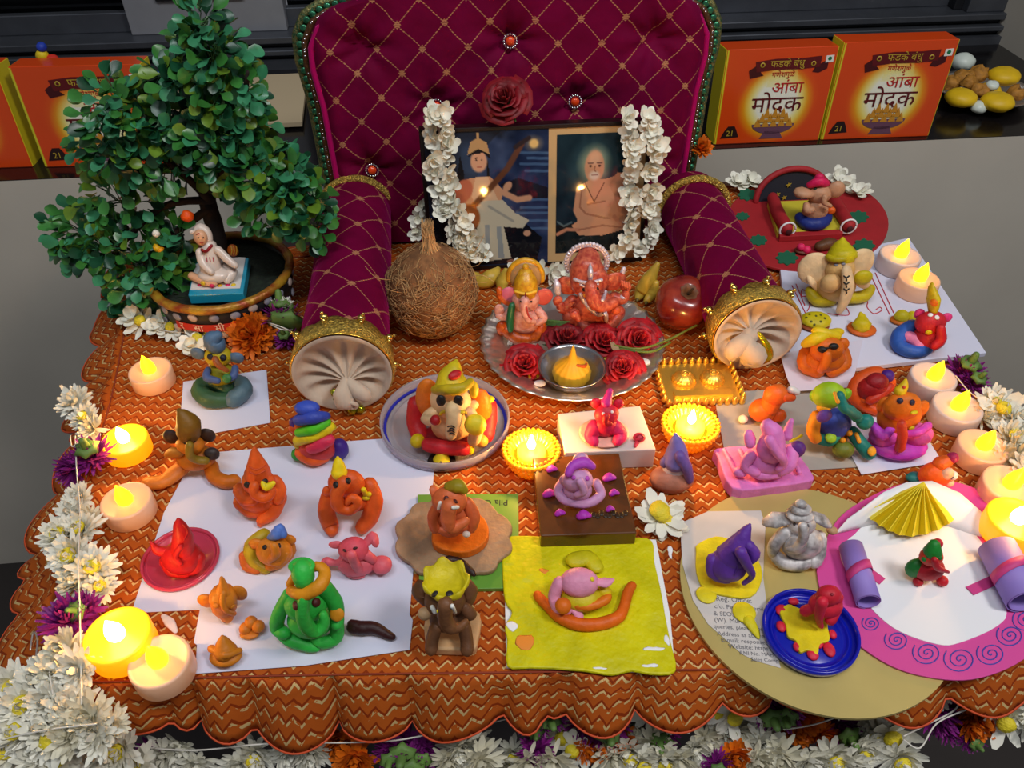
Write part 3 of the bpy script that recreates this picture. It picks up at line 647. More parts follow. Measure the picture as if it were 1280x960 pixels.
# white half-moon backrest and yellow pleated fan
z0 = .0056; arc = [(1043, 668), (1060, 648), (1079, 635), (1105, 615), (1133, 603), (1165, 601), (1200, 616), (1233, 645), (1246, 676)]
inn = [(1246, 676), (1215, 668), (1185, 658), (1140, 655), (1090, 656), (1060, 664), (1043, 668)]
bk = T('half_moon_paper', 'white half-moon paper backrest behind the yellow fan', 'paper', W(1145, 655, z0))
mb = MB(); n_ = 24
def along(pts, t):
    t *= len(pts)-1; i = min(int(t), len(pts)-2); f = t-i; return (pts[i][0]*(1-f)+pts[i+1][0]*f, pts[i][1]*(1-f)+pts[i+1][1]*f)
vs = []
for i in range(n_+1):
    q = i/n_; a_ = along(smooth_poly(arc+inn[1:-1], 1)[:9], q); b_ = along(inn[::-1], q); hh = .020*sin(pi*q)+.0006
    pb = W(b_[0], b_[1], z0+.0004); pa = W(a_[0], a_[1], z0+hh)
    for k in range(5): vs.append(pb.lerp(pa, k/4)+V((0, 0, .003*sin(pi*k/4)*sin(pi*q))))
mb.add(vs, [(i*5+k, (i+1)*5+k, (i+1)*5+k+1, i*5+k+1) for i in range(n_) for k in range(4)])
o = mk(mb, 'half_moon', wc, bk); md = o.modifiers.new('s', 'SOLIDIFY'); md.thickness = .0006
fan = T('paper_fan', 'yellow pleated paper fan above the small red and green figure', 'paper fan', W(1140, 650, z0))
yel = mat('yellow_paper', (228, 205, 20), .6); apex = W(1153, 606, z0+.024); npl = 18
low = [(1078, 634), (1086, 646), (1100, 656), (1114, 664), (1134, 670), (1156, 667), (1176, 660), (1194, 648)]
prev = None; ps = []
for i in range(npl+1):
    x, y = along(low, i/npl); up = .0065 if i % 2 else .0
    ps.append((W(x, y+(2 if i % 2 else 0), z0+.0035+up), apex+V((0, 0, .003*(i % 2)))))
for i in range(npl):
    mb = MB(); a_, b_ = ps[i], ps[i+1]; mb.add([a_[0], b_[0], b_[1], a_[1]], [(0, 1, 2, 3)]); o = mk(mb, 'pleat', yel, fan, False); md = o.modifiers.new('s', 'SOLIDIFY'); md.thickness = .0003
# lilac paper scrolls tied with pink bands
lil = mat('lilac_paper', (150, 125, 205), .6, bump=.1, bscale=60)
for lab, a_, b_, r, bd, tail in (('lilac paper scroll at left of the white oval with pink band', (1064, 683), (1086, 752), .0085, (1076, 716), [(1040, 714), (1062, 712), (1088, 716), (1103, 727)]), ('lilac paper scroll at right of the white oval with pink band', (1247, 684), (1284, 752), .0130, (1268, 718), [(1215, 742), (1235, 732), (1252, 722), (1290, 712)])):
    zz = .0058; A, B = W(*a_, zz+r), W(*b_, zz+r); ax = (B-A).normalized(); t_ = T('paper_scroll', lab, 'paper scroll', V((A.x, A.y, zz)))
    sid = ax.cross(Z).normalized(); upv = sid.cross(ax); mb = MB(); vs = []; ns = 44
    for i in range(ns):
        a = -pi*.5+2*pi*1.7*i/ns; rr = r*(1-.22*i/ns)
        for e in (A, B): vs.append(e+sid*cos(a)*rr+upv*sin(a)*rr)
    mb.add(vs, [(2*i, 2*i+1, 2*i+3, 2*i+2) for i in range(ns-1)]); o = mk(mb, 'rolled_paper', lil, t_); md = o.modifiers.new('s', 'SOLIDIFY'); md.thickness = .0005
    M_ = A.lerp(B, .48); mb = MB(); vs = []
    for i in range(25):
        a = -pi*.1+pi*1.2*i/24
        for e in (-.0035, .0035): vs.append(M_+ax*(e+.004*cos(a))+(sid*cos(a)+upv*sin(a))*(r*1.05))
    mb.add(vs, [(2*i, 2*i+1, 2*i+3, 2*i+2) for i in range(24)]); o = mk(mb, 'pink_band', mat('pink_band', (205, 60, 130), .6), t_); md = o.modifiers.new('s', 'SOLIDIFY'); md.thickness = .0004
    p0, p1 = (tail[2], tail[3]) if 'left' in lab else ((1212, 739), (1256, 719))
    P0, P1 = W(*p0, .0066), W(*p1, .0066); sd_ = (P1-P0).cross(Z).normalized()*.0035
    mk(MB().prism([P0-sd_, P1-sd_, P1+sd_, P0+sd_], (0, 0, .0003)), 'band_tail', mat('pink_band', (0, 0, 0)), t_, False)
# white foam box, brown wooden box, yellow clay board, carved wood, booklet
def boxtop(name, label, cat, top, h, m, bev_=.0008, z0=.0003):
    P = [W(x, y, z0+h) for x, y in top]; c = sum(P, V())/len(P); c.z = z0; mb = MB(); mb.prism([V((p.x, p.y, z0)) for p in P], (0, 0, h)); o = mk(mb, name, m, None, False, c)
    bevel(o, bev_); return tag(o, label, cat)
boxtop('white_box', 'small white foam box under the pink and red clay figure', 'box', [(697, 517), (800, 507), (820, 562), (706, 566)], .020, mat('white_foam', (206, 198, 194), .6, var=.05))
brown = mat('brown_lacquered_wood', (88, 50, 16), .22, var=.35, vscale=40, coat=.4)
bb = boxtop('wooden_box', 'flat brown lacquered wooden box under the lilac clay elephant', 'box', [(665, 572), (774, 566), (796, 666), (676, 670)], .018, brown, .001)
mb = MB()
for i in range(9): mb.ball(W(742+5*i, 643+2*sin(i*2.2), .0186), (.0022, .003, .0004), seg=8, ring=5)
mk(mb, 'dark_carving', mat('dark_stain', (48, 30, 12), .4), bb)
kr = sheet('booklet', 'green printed booklet under the carved wood plaque', 'booklet', [(522, 618), (648, 617), (649, 735), (524, 737)], .0004, .0035, mat('green_cover', (96, 150, 50), .4, rgb2=(110, 150, 60), vscale=9))
text('Pila Corner', .0075, txt2, kr, W(606, 625, .0041), Matrix.Rotation(pi, 3, 'Z'), 'cover_lettering')
wood = mat('pale_carved_wood', (160, 128, 96), .6, bump=.8, bscale=90, var=.3, vscale=50, bdist=.003)
wp = [(567+71*cos(a)*(1-.03+.10*abs(sin(a*5))), 671+50*sin(a)*(1-.03+.12*abs(sin(a*5+.6)))) for a in np.linspace(0, 2*pi, 90, endpoint=False)]
wp = [(x, min(y, 716)) for x, y in wp]
carv = sheet('wood_plaque', 'pale scalloped wooden plaque under the orange elephant on its seat', 'plaque', wp, .0041, .0045, wood, b=.0012)
yb = T('clay_board', 'white card spread with uneven yellow clay under the pink figure', 'board', W(735, 755, .0004))
mk(MB().prism([V((p.x, p.y, .0004)) for p in [W(x, y, .003) for x, y in ((630, 690), (633, 833), (790, 838), (844, 838), (838, 770), (820, 674), (640, 674))]], (0, 0, .0022)), 'base_card', wc, yb, False)
ycl = mat('yellow_clay_spread', (212, 204, 4), .5, bump=1., bscale=70, var=.16, vscale=40, spec=.3, bdist=.004)
yp = smooth_poly([(630, 674), (655, 669), (690, 671), (720, 672), (760, 674), (790, 671), (815, 675), (818, 700), (826, 735), (832, 770), (838, 800), (845, 838), (815, 842), (790, 838), (765, 843), (730, 838), (690, 835), (660, 834), (634, 832), (634, 800), (631, 782), (640, 765), (631, 750), (628, 710)], 3)
o = sheet('yellow_clay_layer', None, None, yp, .0027, .003, ycl, b=.0012); o.parent = yb; o.location = o.location-yb.location; ORG[o.name] = yb.location.copy(); del_k = [k for k in ('label', 'category') if k in o]
# fine surface relief on the clay layer
om = mat('orange_smear', (232, 140, 40), .6)
for (x, y, rx, ry) in ((655, 803, 12, 9), (680, 713, 6, 3)):
    mb = MB(); c = W(x, y, .0057); mb.ball(c, (rx*S(x, y), ry*S(x, y)/.85, .0003), seg=14, ring=6); [setattr(v, 'xy', v.xy+noise.noise_vector(V((v.x, v.y, 0))*200).xy*.002) for v in mb.v]; mk(mb, 'orange_smear', om, yb)
wsm = mat('white_card', (0, 0, 0))
for (x, y, rx, ry) in ((641, 783, 8, 6), (838, 690, 3, 9), (834, 800, 3, 7), (818, 811, 14, 2.5), (812, 832, 12, 2.5), (750, 835, 10, 1.5)):
    mb = MB(); c = W(x, y, .0057); mb.ball(c, (rx*S(x, y), ry*S(x, y)/.85, .0003), seg=14, ring=6); [setattr(v, 'xy', v.xy+noise.noise_vector(V((v.x, v.y, 0))*200).xy*.0015) for v in mb.v]; mk(mb, 'bare_patch', wsm, yb)
# ================================================================ plastic lids
def lid(name_, label, cx, cy, R, h, col, z0, rings=(), trans=0., rot=None, rough=.25, alpha=1.):
    c = W(cx, cy, z0); c.z = z0; name = 'plastic_lid'; m = mat('lid_%s' % name_, col, rough, trans=trans, ior=1.45, alpha=alpha, coat=.3)
    o = T(name, label, 'lid', c); w = .0012
    pr = [(.0002, .0), (R*.93, 0), (R*.985, h*.15), (R, h*.5), (R, h), (R-w*1.4, h), (R-w*1.6, h*.45), (R*.94, w*.9)]
    for r_, hh in rings: pr += [(R*(r_+.03), w*.9), (R*(r_+.015), w*.9+hh), (R*(r_-.015), w*.9+hh), (R*(r_-.03), w*.9)]
    pr += [(.0002, w*.9)]
    mk(MB().lathe(pr, c, 96, close=False, rot=rot), 'tray', m, o); return o
cl = lid('clear_lid', 'clear round plastic lid with blue ring under the big cream elephant', 557, 532, 80*S(557, 532), .011, (225, 218, 222), .0012, ((.82, .0012), (.6, .0006)), trans=.55, rough=.2, alpha=.75)
c = W(557, 532, .0012); Rb = 80*S(557, 532)*.915
mb = MB(); mb.lathe([(Rb, .0024), (Rb+.0026, .0026), (Rb+.0030, .0036), (Rb, .0036)], c, 96, close=False); mk(mb, 'blue_ring', mat('blue_band', (35, 40, 170), .3), cl)
lid('rose_lid', 'translucent pink plastic lid under the red clay figure', 227, 701, 47*S(228, 700), .004, (222, 70, 100), .0010, ((.86, .0010),), trans=.3, rough=.15, alpha=.9)
bl = lid('blue_lid', 'deep blue plastic lid holding the red figure on yellow clay', 1011, 793, 58*S(1011, 793), .0065, (12, 24, 165), .0050, ((.8, .0015), (.7, -.0003)), rough=.25)
# ================================================================ LED tea lights
flame_m = mat('led_flame', (255, 205, 40), .4, emit=5., ecol=(255, 172, 10)); flame_b = mat('led_flame_bright', (255, 235, 160), .4, emit=14., ecol=(255, 232, 150))
def tl_mat(k, e):
    cols = {'off': (206, 190, 184), 'warm': (222, 180, 150), 'lit': (250, 170, 30)}
    return mat('tealight_%s' % k, cols[k], .35, emit=e, ecol={'off': (255, 215, 190), 'warm': (255, 170, 110), 'lit': (255, 160, 6)}[k], sss=.0)
R0 = .0185
def tealight(px, py, w, state, label, z0=.0006, fl=(0, 0), fr=1.):
    h = .0155; c = W(px, py, z0+h); r = w*S(px, py, z0+h); c = V((c.x, c.y, z0)); h = r*.86
    o = T('tea_light', label, 'candle', c, 'flameless tea lights'); m = tl_mat(state, {'off': .03, 'warm': .13, 'lit': .95}[state])
    pr = [(.0002, 0), (r*.96, 0), (r, h*.05), (r, h*.9), (r*.985, h*.96), (r*.95, h), (r*.86, h*.985), (r*.8, h*.93), (r*.3, h*.9), (.0002, h*.9)]
    mk(MB().lathe(pr, c, 48, close=False), 'cup', m, o)
    fm = flame_b if state == 'lit' else flame_m; q = r*fr*(.85 if state == 'lit' else 1.0); tx, ty = fl
    mb = MB(); mb.lathe([(q*.27, 0), (q*.32, q*.12), (q*.31, q*.35), (q*.22, q*.6), (q*.10, q*.82), (q*.02, q*.97)], c+V((0, 0, h*.9)), 16, wave=lambda rr, z, a, i: (rr, z)); 
    for v in mb.v: v.x += (v.z-c.z-h*.9)*tx; v.y += (v.z-c.z-h*.9)*ty
    mk(mb, 'flame_bulb', fm, o)
    l = bpy.data.lights.new('glow', 'POINT'); l.energy = .15 if state == 'lit' else .007; l.color = (1, .5, .12); l.shadow_soft_size = .003
    lo = bpy.data.objects.new('bulb_glow', l); COL.objects.link(lo); lo.parent = o; lo.location = (0, 0, h+q*1.15)
    return o
for a in ((187, 462, 26, 'warm', 'tea light topmost on the left, left of the small paper square'), (155, 548, 28, 'lit', 'brightly lit yellow tea light second from top on the left'),
          (157, 625, 31, 'warm', 'peach tea light left of the red figure\'s lid, third from top'), (147, 795, 41, 'lit', 'brightly lit yellow tea light at the lower left beside white flowers', .006),
          (199, 826, 38, 'warm', 'peach tea light in the lower left corner leaning on the bright one', .002),
          (1125, 320, 25, 'off', 'rear pale tea light on the white foam board', .0065), (1149, 349, 25, 'warm', 'front pinkish tea light on the white foam board', .0065),
          (1167, 471, 28, 'off', 'white tea light just below the foam board corner'), (1197, 509, 30, 'off', 'white tea light touching the white flowers on the right'),
          (1229, 557, 30, 'warm', 'peach tea light on bare cloth between white flowers and pink disc'), (1263, 606, 33, 'warm', 'peach tea light behind the brightly lit one on the right'),
          (1271, 650, 36, 'lit', 'brightly lit yellow tea light at the right edge behind the pink disc', .0075)):
    tealight(*a[:5], *(a[5:] or (.0006,)), fl=(.15*(a[0]-640)/640, 0))
# crystal glass votives
cg_m = mat('amber_glass', (250, 184, 40), .12, trans=.25, ior=1.45, emit=.2, ecol=(255, 130, 5)); wax = mat('lit_wax', (255, 215, 90), .4, emit=2.2, ecol=(255, 175, 25))
fl2 = mat('candle_flame', (255, 245, 200), .5, emit=25, ecol=(255, 225, 140))
for px, py, w, lab in ((664, 563, 36, 'glowing beaded glass votive candle beside the wooden box'), (862, 531, 36, 'glowing beaded glass votive candle below the gold tray')):
    z0 = .0004; k = S(px, py, .02); c = W(px, py+6, .012); c.z = z0; R = w*k; o = T('glass_votive', lab, 'candle', c, 'glowing glass votives')
    def wv(r, z, a, i): return (r*(1+(.035*cos(30*a) if r > R*.5 else 0)), z)
    pr = [(.0002, 0), (R*.68, 0), (R*.72, .003), (R*.85, .009), (R*.97, .016), (R, .0185), (R*.93, .0195), (R*.8, .017), (R*.62, .012), (.0002, .011)]
    mk(MB().lathe(pr, c, 120, wave=wv, close=False), 'glass_cup', cg_m, o)
    mb = MB()
    for row, (rr, zz, nn, sz) in enumerate(((R*.97, .0185, 34, .0017), (R*.93, .013, 32, .0016), (R*.82, .0075, 28, .0016), (R*.82, .0195, 30, .0014))):
        for i in range(nn):
            a = 2*pi*(i+.5*(row % 2))/nn; mb.ball(c+V((rr*cos(a), rr*sin(a), zz)), sz, seg=6, ring=4)
    mk(mb, 'glass_beads', cg_m, o)
    mk(MB().lathe([(.0002, 0), (R*.5, 0), (R*.5, .006), (.0002, .0055)], c+V((0, 0, .0112)), 32, close=False), 'wax', wax, o)
    mk(MB().lathe([(.0005, 0), (.0028, .003), (.0034, .006), (.002, .011), (.0003, .016)], c+V((0, 0, .018)), 14), 'flame', fl2, o)
    l = bpy.data.lights.new('glow', 'POINT'); l.energy = .3; l.color = (1, .5, .12); l.shadow_soft_size = .003
    lo = bpy.data.objects.new('flame_glow', l); COL.objects.link(lo); lo.parent = o; lo.location = (0, 0, .038)
# ================================================================ gold tray with two round lamps
gt = W(872, 482); gr = T('gold_tray', 'small gilded tray with beaded rim and two domed bosses', 'tray', gt)
R_ = Matrix.Rotation(radians(3), 3, 'Z'); gm = mat('bright_gold', (250, 205, 90), .34, .85, bump=.25, bscale=500)
o = mk(MB().box(gt+V((0, 0, .0025)), (.064, .050, .004), R_), 'tray_base', gm, gr, False); bevel(o, .001)
for i in range(11):
    for sgn in (-1, 1):
        mb = MB(); p = gt+R_@V((-.0315+.0063*i, sgn*.0265, .0045)); mb.lathe([(.0022, -.002), (.0028, 0), (.0018, .003), (.0004, .0055)], p, 10); mk(mb, 'rim_bead', gm, gr)
for i in range(7):
    for sgn in (-1, 1):
        mb = MB(); p = gt+R_@V((sgn*.034, -.021+.007*i, .0045)); mb.lathe([(.0022, -.002), (.0028, 0), (.0018, .003), (.0004, .0055)], p, 10); mk(mb, 'rim_bead', gm, gr)
for sgn in (-1, 1):
    p = gt+R_@V((sgn*.0125, .002, .0045)); mb = MB(); mb.lathe([(.0098, -.0005), (.0105, .001), (.009, .0045), (.005, .0075), (.0002, .0085)], p, 48, wave=lambda r, z, a, i: (r*(1+.05*cos(16*a)), z)); d_ = mk(mb, 'domed_boss', gm, gr)
    mb = MB(); mb.tube([p+V((.004*cos(a)*(1-a/12), .004*sin(a)*(1-a/12), .0085)) for a in np.linspace(0, 9, 24)], .0008, seg=5, sub=1); mk(mb, 'coil', gm, d_)
mk(MB().box(gt+R_@V((0, -.017, .006)), (.05, .007, .003), R_), 'front_step', gm, gr, False)
# ================================================================ steel puja plate, bowl, modak
steel = mat('polished_steel', (225, 215, 205), .28, .92); 
pc = W(714, 436); RP = .0835
plate = T('steel_plate', 'fluted steel plate with two painted idols and red roses', 'plate', pc)
pr = [(.0002, .0012), (RP*.70, .0012), (RP*.74, .002), (RP*.80, .0075), (RP*.96, .0105), (RP, .0115), (RP, .0125), (RP*.955, .0118), (RP*.79, .009), (RP*.72, .0032), (RP*.69, .0024), (.0002, .0024)]
mk(MB().lathe(pr, pc, 144, wave=lambda r, z, a, i: (r*(1+(.012*cos(36*a) if r > RP*.9 else 0)), z+(.0006*cos(36*a) if r > RP*.78 else 0)), close=False), 'plate_body', steel, plate)
bc = W(714, 474, .006); bc.z = .0026; RB = 42*S(714, 462, .02)
bowl = T('steel_bowl', 'small round steel bowl holding the yellow modak sweet', 'bowl', bc)
mk(MB().lathe([(.0002, 0), (RB*.5, 0), (RB*.75, .006), (RB*.93, .014), (RB, .0185), (RB*1.03, .0193), (RB*.99, .0197), (RB*.93, .0175), (RB*.72, .007), (RB*.45, .0018), (.0002, .0016)], bc, 64, close=False), 'bowl_body', mat('steel', (190, 190, 195), .25, 1.), bowl)
mc = bc+V((0, 0, .0018)); RM = .0165
md_ = T('modak_sweet', 'yellow ridged modak sweet with pointed top in the steel bowl', 'sweet', mc)
mk(MB().lathe([(.0002, 0), (RM*.7, 0), (RM*.95, .006), (RM, .011), (RM*.85, .017), (RM*.5, .0215), (RM*.22, .026), (RM*.13, .033), (RM*.03, .0395)], mc, 80, wave=lambda r, z, a, i: (r*(1+.055*abs(cos(8*a))-.02), z)), 'ridged_body', mat('modak_yellow', (228, 170, 28), .55, var=.1, vscale=60, sss=.0), md_)
mb = MB(); mb.tube([mc+V((.004, -.006, .0225)), mc+V((.010, -.004, .020)), mc+V((.0125, .002, .018))], [.0012, .0016, .0008]); mk(mb, 'saffron_thread', mat('saffron', (190, 80, 20), .6), md_)
# ================================================================ coconut, apple, pods
cc = W(541, 432); RC = .0405
coco = T('coconut', 'hairy brown husked coconut left of the steel plate', 'coconut', cc); hus = mat('coconut_husk', (140, 92, 52), .85, bump=1.3, bscale=240, var=.45, vscale=110)
C0 = cc+V((0, .028, .043)); mb = MB(); mb.ball((0, 0, 0), (RC, RC, .0455), seg=48, ring=32)
for v in mb.v:
    t = v.z/.0455; v.xy *= 1-.12*max(0, t)**2; v += v.normalized()*(.0014*noise.noise(v*70)+.0008*noise.noise(V((atan2(v.y, v.x)*9, t*3, 0)))); v += C0
    v.z = max(v.z, .0004)
body = mk(mb, 'husk', hus, coco)
fib = mat('coconut_fibre', (196, 152, 100), .8, var=.35, vscale=100); mb = MB(); rn = random.Random(4)
for i in range(620):
    a = rn.uniform(0, 2*pi); t = rn.uniform(-.75, .95); P = []; R = RC*1.015
    for k in range(5):
        tt = t-.09*k*rn.uniform(.5, 1.2); aa = a+rn.uniform(-.09, .09)*k*1.3; ph = math.acos(max(-1, min(1, tt))); w_ = 1-.12*max(0, tt)**2
        P.append(C0+V((R*w_*sin(ph)*cos(aa), R*w_*sin(ph)*sin(aa), .0462*tt))*1.0+V((0, 0, 0))+V((cos(aa), sin(aa), 0))*rn.uniform(0, .0012)*(1+(i % 9 == 0)*1.5*k/2))
        if P[-1].z < .001: P[-1].z = .001
    mb.tube(P, rn.uniform(.00018, .00038), seg=3, sub=2, cap=False)
o = mk(mb, 'husk_fibres', fib, coco); o['kind'] = 'stuff'
mb = MB(); top = C0+V((.001, .0, .041))
for i in range(260):
    a = rn.uniform(0, 2*pi); r = rn.uniform(0, .012); q = rn.uniform(.6, 1); r *= 1.3; b_ = top+V((r*cos(a), r*sin(a), -.003-r*.25))
    mb.tube([b_, b_.lerp(top+V((-.001, 0, .014)), .6)+V((rn.uniform(-.002, .002), rn.uniform(-.002, .002), 0)), top+V((rn.uniform(-.006, .005), rn.uniform(-.004, .004), .032*q))], [.0008, .0006, .0002], seg=4, sub=2, cap=False)
for i in range(14):
    a = rn.uniform(0, 2*pi); b_ = C0+V((RC*cos(a)*.9, RC*.6*sin(a)-.012, rn.uniform(-.015, .04))); mb.tube([b_, b_+V((cos(a)*.012, -.006, .006)), b_+V((cos(a)*.022, -.004, rn.uniform(-.004, .022)))], .0003, seg=3, sub=4, cap=False)
o = mk(mb, 'tuft', fib, coco); o['kind'] = 'stuff'
ac = W(852, 418); apple = T('apple', 'dark red apple between the steel plate and right bolster arm', 'apple', ac)
RA = .0255; am_ = mat('apple_skin', (104, 14, 18), .25, coat=.5, rgb2=(150, 52, 30), vscale=60); Ac = ac+V((0, .016, .0))
Rt = Euler((radians(28), radians(-8), 0)).to_matrix()
prof_ = [(.0004, .0032), (.006, .0012), (.013, .0004), (.019, .004), (.0245, .013), (.0262, .024), (.0245, .034), (.019, .0415), (.012, .0445), (.006, .0435), (.0025, .040), (.0004, .037)]
mb = MB(); mb.lathe([(r, z-.023) for r, z in prof_], Ac+V((0, 0, .0245)), 40, rot=Euler((radians(24), radians(6), 0)).to_matrix(), wave=lambda r, z, a, i: (r*(1+.02*cos(5*a)), z), close=False)
for v in mb.v: v.z = max(v.z, .0003)
mk(mb, 'flesh', am_, apple)
Ra = Euler((radians(24), radians(6), 0)).to_matrix(); tp = Ac+V((0, 0, .0245))
mb = MB(); mb.lathe([(.0003, .0158), (.0022, .0176), (.0040, .0198), (.0065, .0213), (.0082, .0214)], tp, 30, rot=Ra, wave=lambda r, z, a, i: (r*(1+.08*cos(7*a)*(i > 2)), z), close=False); mk(mb, 'russet_hollow', mat('russet', (104, 62, 30), .6, var=.3, vscale=200), apple)
mb = MB(); mb.tube([tp+Ra@V((0, 0, .014)), tp+Ra@V((.001, .0, .021)), tp+Ra@V((.002, .001, .0255))], .0011, seg=7); mk(mb, 'stalk', mat('stalk', (60, 42, 24), .8), apple)
pod = mat('pale_yellow_fruit', (205, 170, 60), .4, var=.25, vscale=60)
for lab, pts in (('curved yellow pod behind the coconut', [(592, 343, 352, 4), (603, 352, 357, 10), (615, 346, 356, 10), (622, 337, 350, 4)]), ('upright yellow pod between coconut and left idol', [(632, 338, 362, 3), (628, 352, 363, 8), (627, 366, 368, 5)]),
                 ('long yellow pod right of the red idol', [(822, 330, 372, 3), (812, 348, 373, 9), (802, 364, 373, 9), (797, 372, 377, 4)]), ('short yellow pod against the long one, right of the idol', [(820, 354, 378, 4), (815, 367, 378, 7), (808, 376, 382, 4)])):
    g = Fig('fruit_pod', lab, 'fruit', *pts[1][:2], group='yellow pods'); g.t('pod', pod, pts); g.t('tip', mat('pod_tip', (110, 90, 30), .6), [(pts[-1][0], pts[-1][1]+1, pts[-1][2]+1, 2.5), (pts[-1][0]-1, pts[-1][1]+4, pts[-1][2]+3, 1.6)])
# ================================================================ modak boxes on the sill
orange = mat('orange_carton', (222, 72, 12), .35, coat=.3); ycart = mat('yellow_carton', (222, 205, 40), .4)
dark_red = mat('maroon_print', (96, 14, 18), .4); red_p = mat('red_print', (190, 28, 24), .4); gold_p = mat('gold_print', (190, 160, 50), .4); white_p = mat('white_print', (235, 235, 225), .4); grn_p = mat('green_print', (20, 120, 70), .4)
def carton(label, bl_, w, h, dpt, yaw, lean_, full=True, z=.0):
    o_ = W(*bl_, z); t_ = T('sweet_box', label, 'box', o_, 'orange modak sweet boxes')
    u = V((cos(yaw), sin(yaw), 0)); v = V((-sin(yaw)*sin(lean_), cos(yaw)*sin(lean_), cos(lean_))); n = u.cross(v); R = Matrix((u, v, n)).transposed()
    def q(a, b, d=0): return o_+u*a+v*b+n*d
    o = mk(MB().box(q(w/2, h/2+dpt*sin(lean_)*1.0*.0, -dpt/2), (w-.0006, h, dpt), R), 'carton', orange, t_, False); bevel(o, .0006)
    for x in (0, w): bevel(mk(MB().box(q(x, h/2, -dpt/2), (.0010, h-.001, dpt-.001), R), 'side_flap', ycart, t_, False), .0003)
    c = Cv(110, 96, (222, 72, 12)); gx, gy = .52, .56
    c.el(gx, gy, .40, .46, (235, 120, 15), soft=.5); c.el(gx, gy+.02, .36, .42, (240, 205, 20), soft=.35); c.el(gx, gy, .30, .37, (246, 246, 225), soft=.4); c.poly([(.45, .18), (.66, .18), (.7, .4), (.4, .4)], (240, 225, 120), .45)
    c.a[:, :2] = (215, 210, 40)
    c.mesh(q(.0008, h-.001, .0004), u*(w-.0016), -v*(h-.002), 'front_print', t_, .3, .3)
    def pr_(pts, m, nm, d=.0009): mk(MB().prism([q(w*x, h*(1-y), d) for x, y in pts], n*.0002), nm, m, t_, False)
    pr_([(.22, .22), (.33, .13), (.33, .24), (.36, .27), (.24, .30)], mat('maroon_dark_print', (70, 10, 14), .4), 'ribbon_end'); pr_([(.82, .20), (.93, .12), (.93, .22), (.86, .26), (.80, .25)], mat('maroon_dark_print', (0, 0, 0)), 'ribbon_end')
    pr_([(.27, .13), (.45, .105), (.70, .105), (.86, .09), (.86, .20), (.70, .215), (.45, .215), (.29, .235)], dark_red, 'ribbon', .0010)
    text('फडके बंधु', h*.098, gold_p, t_, q(w*.56, h*(1-.188), .0014), R, 'brand_lettering', sx=1.05)
    text('गणेशगुळे', h*.075, red_p, t_, q(w*.54, h*(1-.29), .0011), R, 'small_lettering')
    text('आंबा', h*.17, red_p, t_, q(w*.60, h*(1-.46), .0011), R, 'red_lettering', sx=1.1)
    text('मोदक', h*.235, dark_red, t_, q(w*.53, h*(1-.655), .0012), R, 'title_lettering', sx=1.12)
    for x in (.335, .795):
        mb = MB(); mb.lathe([(h*.016, 0), (h*.027, 0), (h*.027, .0002), (h*.016, .0002)], q(w*x, h*(1-.165), .0014), 16, rot=R, close=False); mk(mb, 'ring_ornament', gold_p, t_)
    bw = mat('plum_print', (110, 70, 90), .4); pr_([(.53+.2*cos(a), .79+.11*sin(a)) for a in np.linspace(0, pi, 14)]+[(.33, .79)], bw, 'printed_bowl'); pr_([(.46, .87), (.60, .87), (.64, .95), (.42, .95)], bw, 'printed_bowl_foot')
    mb = MB()
    for r_ in range(3):
        for k in range(5-r_):
            x = .53+(k-(4-r_)/2)*.075; y = .80-.05*r_; mb.prism([q(w*(x-.035), h*(1-y-.02), .0013), q(w*(x+.035), h*(1-y-.02), .0013), q(w*x, h*(1-y+.085), .0013)], n*.0002)
    mk(mb, 'printed_modaks', mat('ochre_print', (205, 140, 40), .4), t_, False)
    pr_([(.90, .09), (.97, .085), (.97, .155), (.90, .16)], white_p, 'veg_mark', .0010); pr_([(.935+.018*cos(a), .12+.02*sin(a)) for a in np.linspace(0, 6, 9)], grn_p, 'green_dot', .0013)
    pr_([(.05, .93), (.22, .92), (.19, .84), (.17, .80), (.11, .80), (.08, .85)], mat('badge_black', (40, 16, 14), .4), 'anniversary_badge'); text('21', h*.085, gold_p, t_, q(w*.135, h*(1-.905), .0013), R, 'badge_lettering')
    return t_
carton('orange modak box leaning just right of the throne', (892, 181), .142, .119, .038, YAW, radians(5))
carton('orange modak box at far right beside the plate of sweets', (1026, 175), .147, .124, .034, YAW+radians(-1), radians(3))
carton('orange modak box half hidden by the bonsai leaves', (57, 209), .150, .122, .034, YAW-radians(2), radians(4))
carton('orange modak box cut by the left edge of the picture', (-110, 214), .146, .122, .038, YAW-radians(1), radians(4))
# things behind the boxes, cream board, plate of sweets
sheetm = mat('grey_foil', (95, 102, 112), .35, .6)
o = mk(MB().prism([B5(-.93, .09, .002), B5(-.70, .09, .002), B5(-.66, .11, .01), B5(-.80, .26, .06), B5(-.95, .22, .05)], (0, 0, .002)), 'foil_sheet', sheetm, None, False, B5(-.8, .15, .002)); tag(o, 'folded grey foil sheet behind the left orange boxes', 'foil')
def clump(name, label, lst, base):
    t_ = T(name, label, 'clay figure', base)
    for i, (px, py, Yd, r, col) in enumerate(lst):
        d = ray(px, py); p = CAM+d*(Yd/d.y); mb = MB(); mb.ball(p, r*Yd/d.y/F, seg=14, ring=9); mb.lump(.0008, 90); mk(mb, 'clay_lump', clay(col), t_)
clump('clay_figure', 'blue, yellow and red clay lump behind the left orange box', [(52, 59, .985, 6, (30, 60, 170)), (53, 70, .985, 8, (225, 200, 30)), (66, 76, .985, 8, (215, 50, 35)), (80, 79, .985, 6, (225, 90, 40)), (54, 84, .985, 10, (200, 40, 30))], W(54, 100, .0))
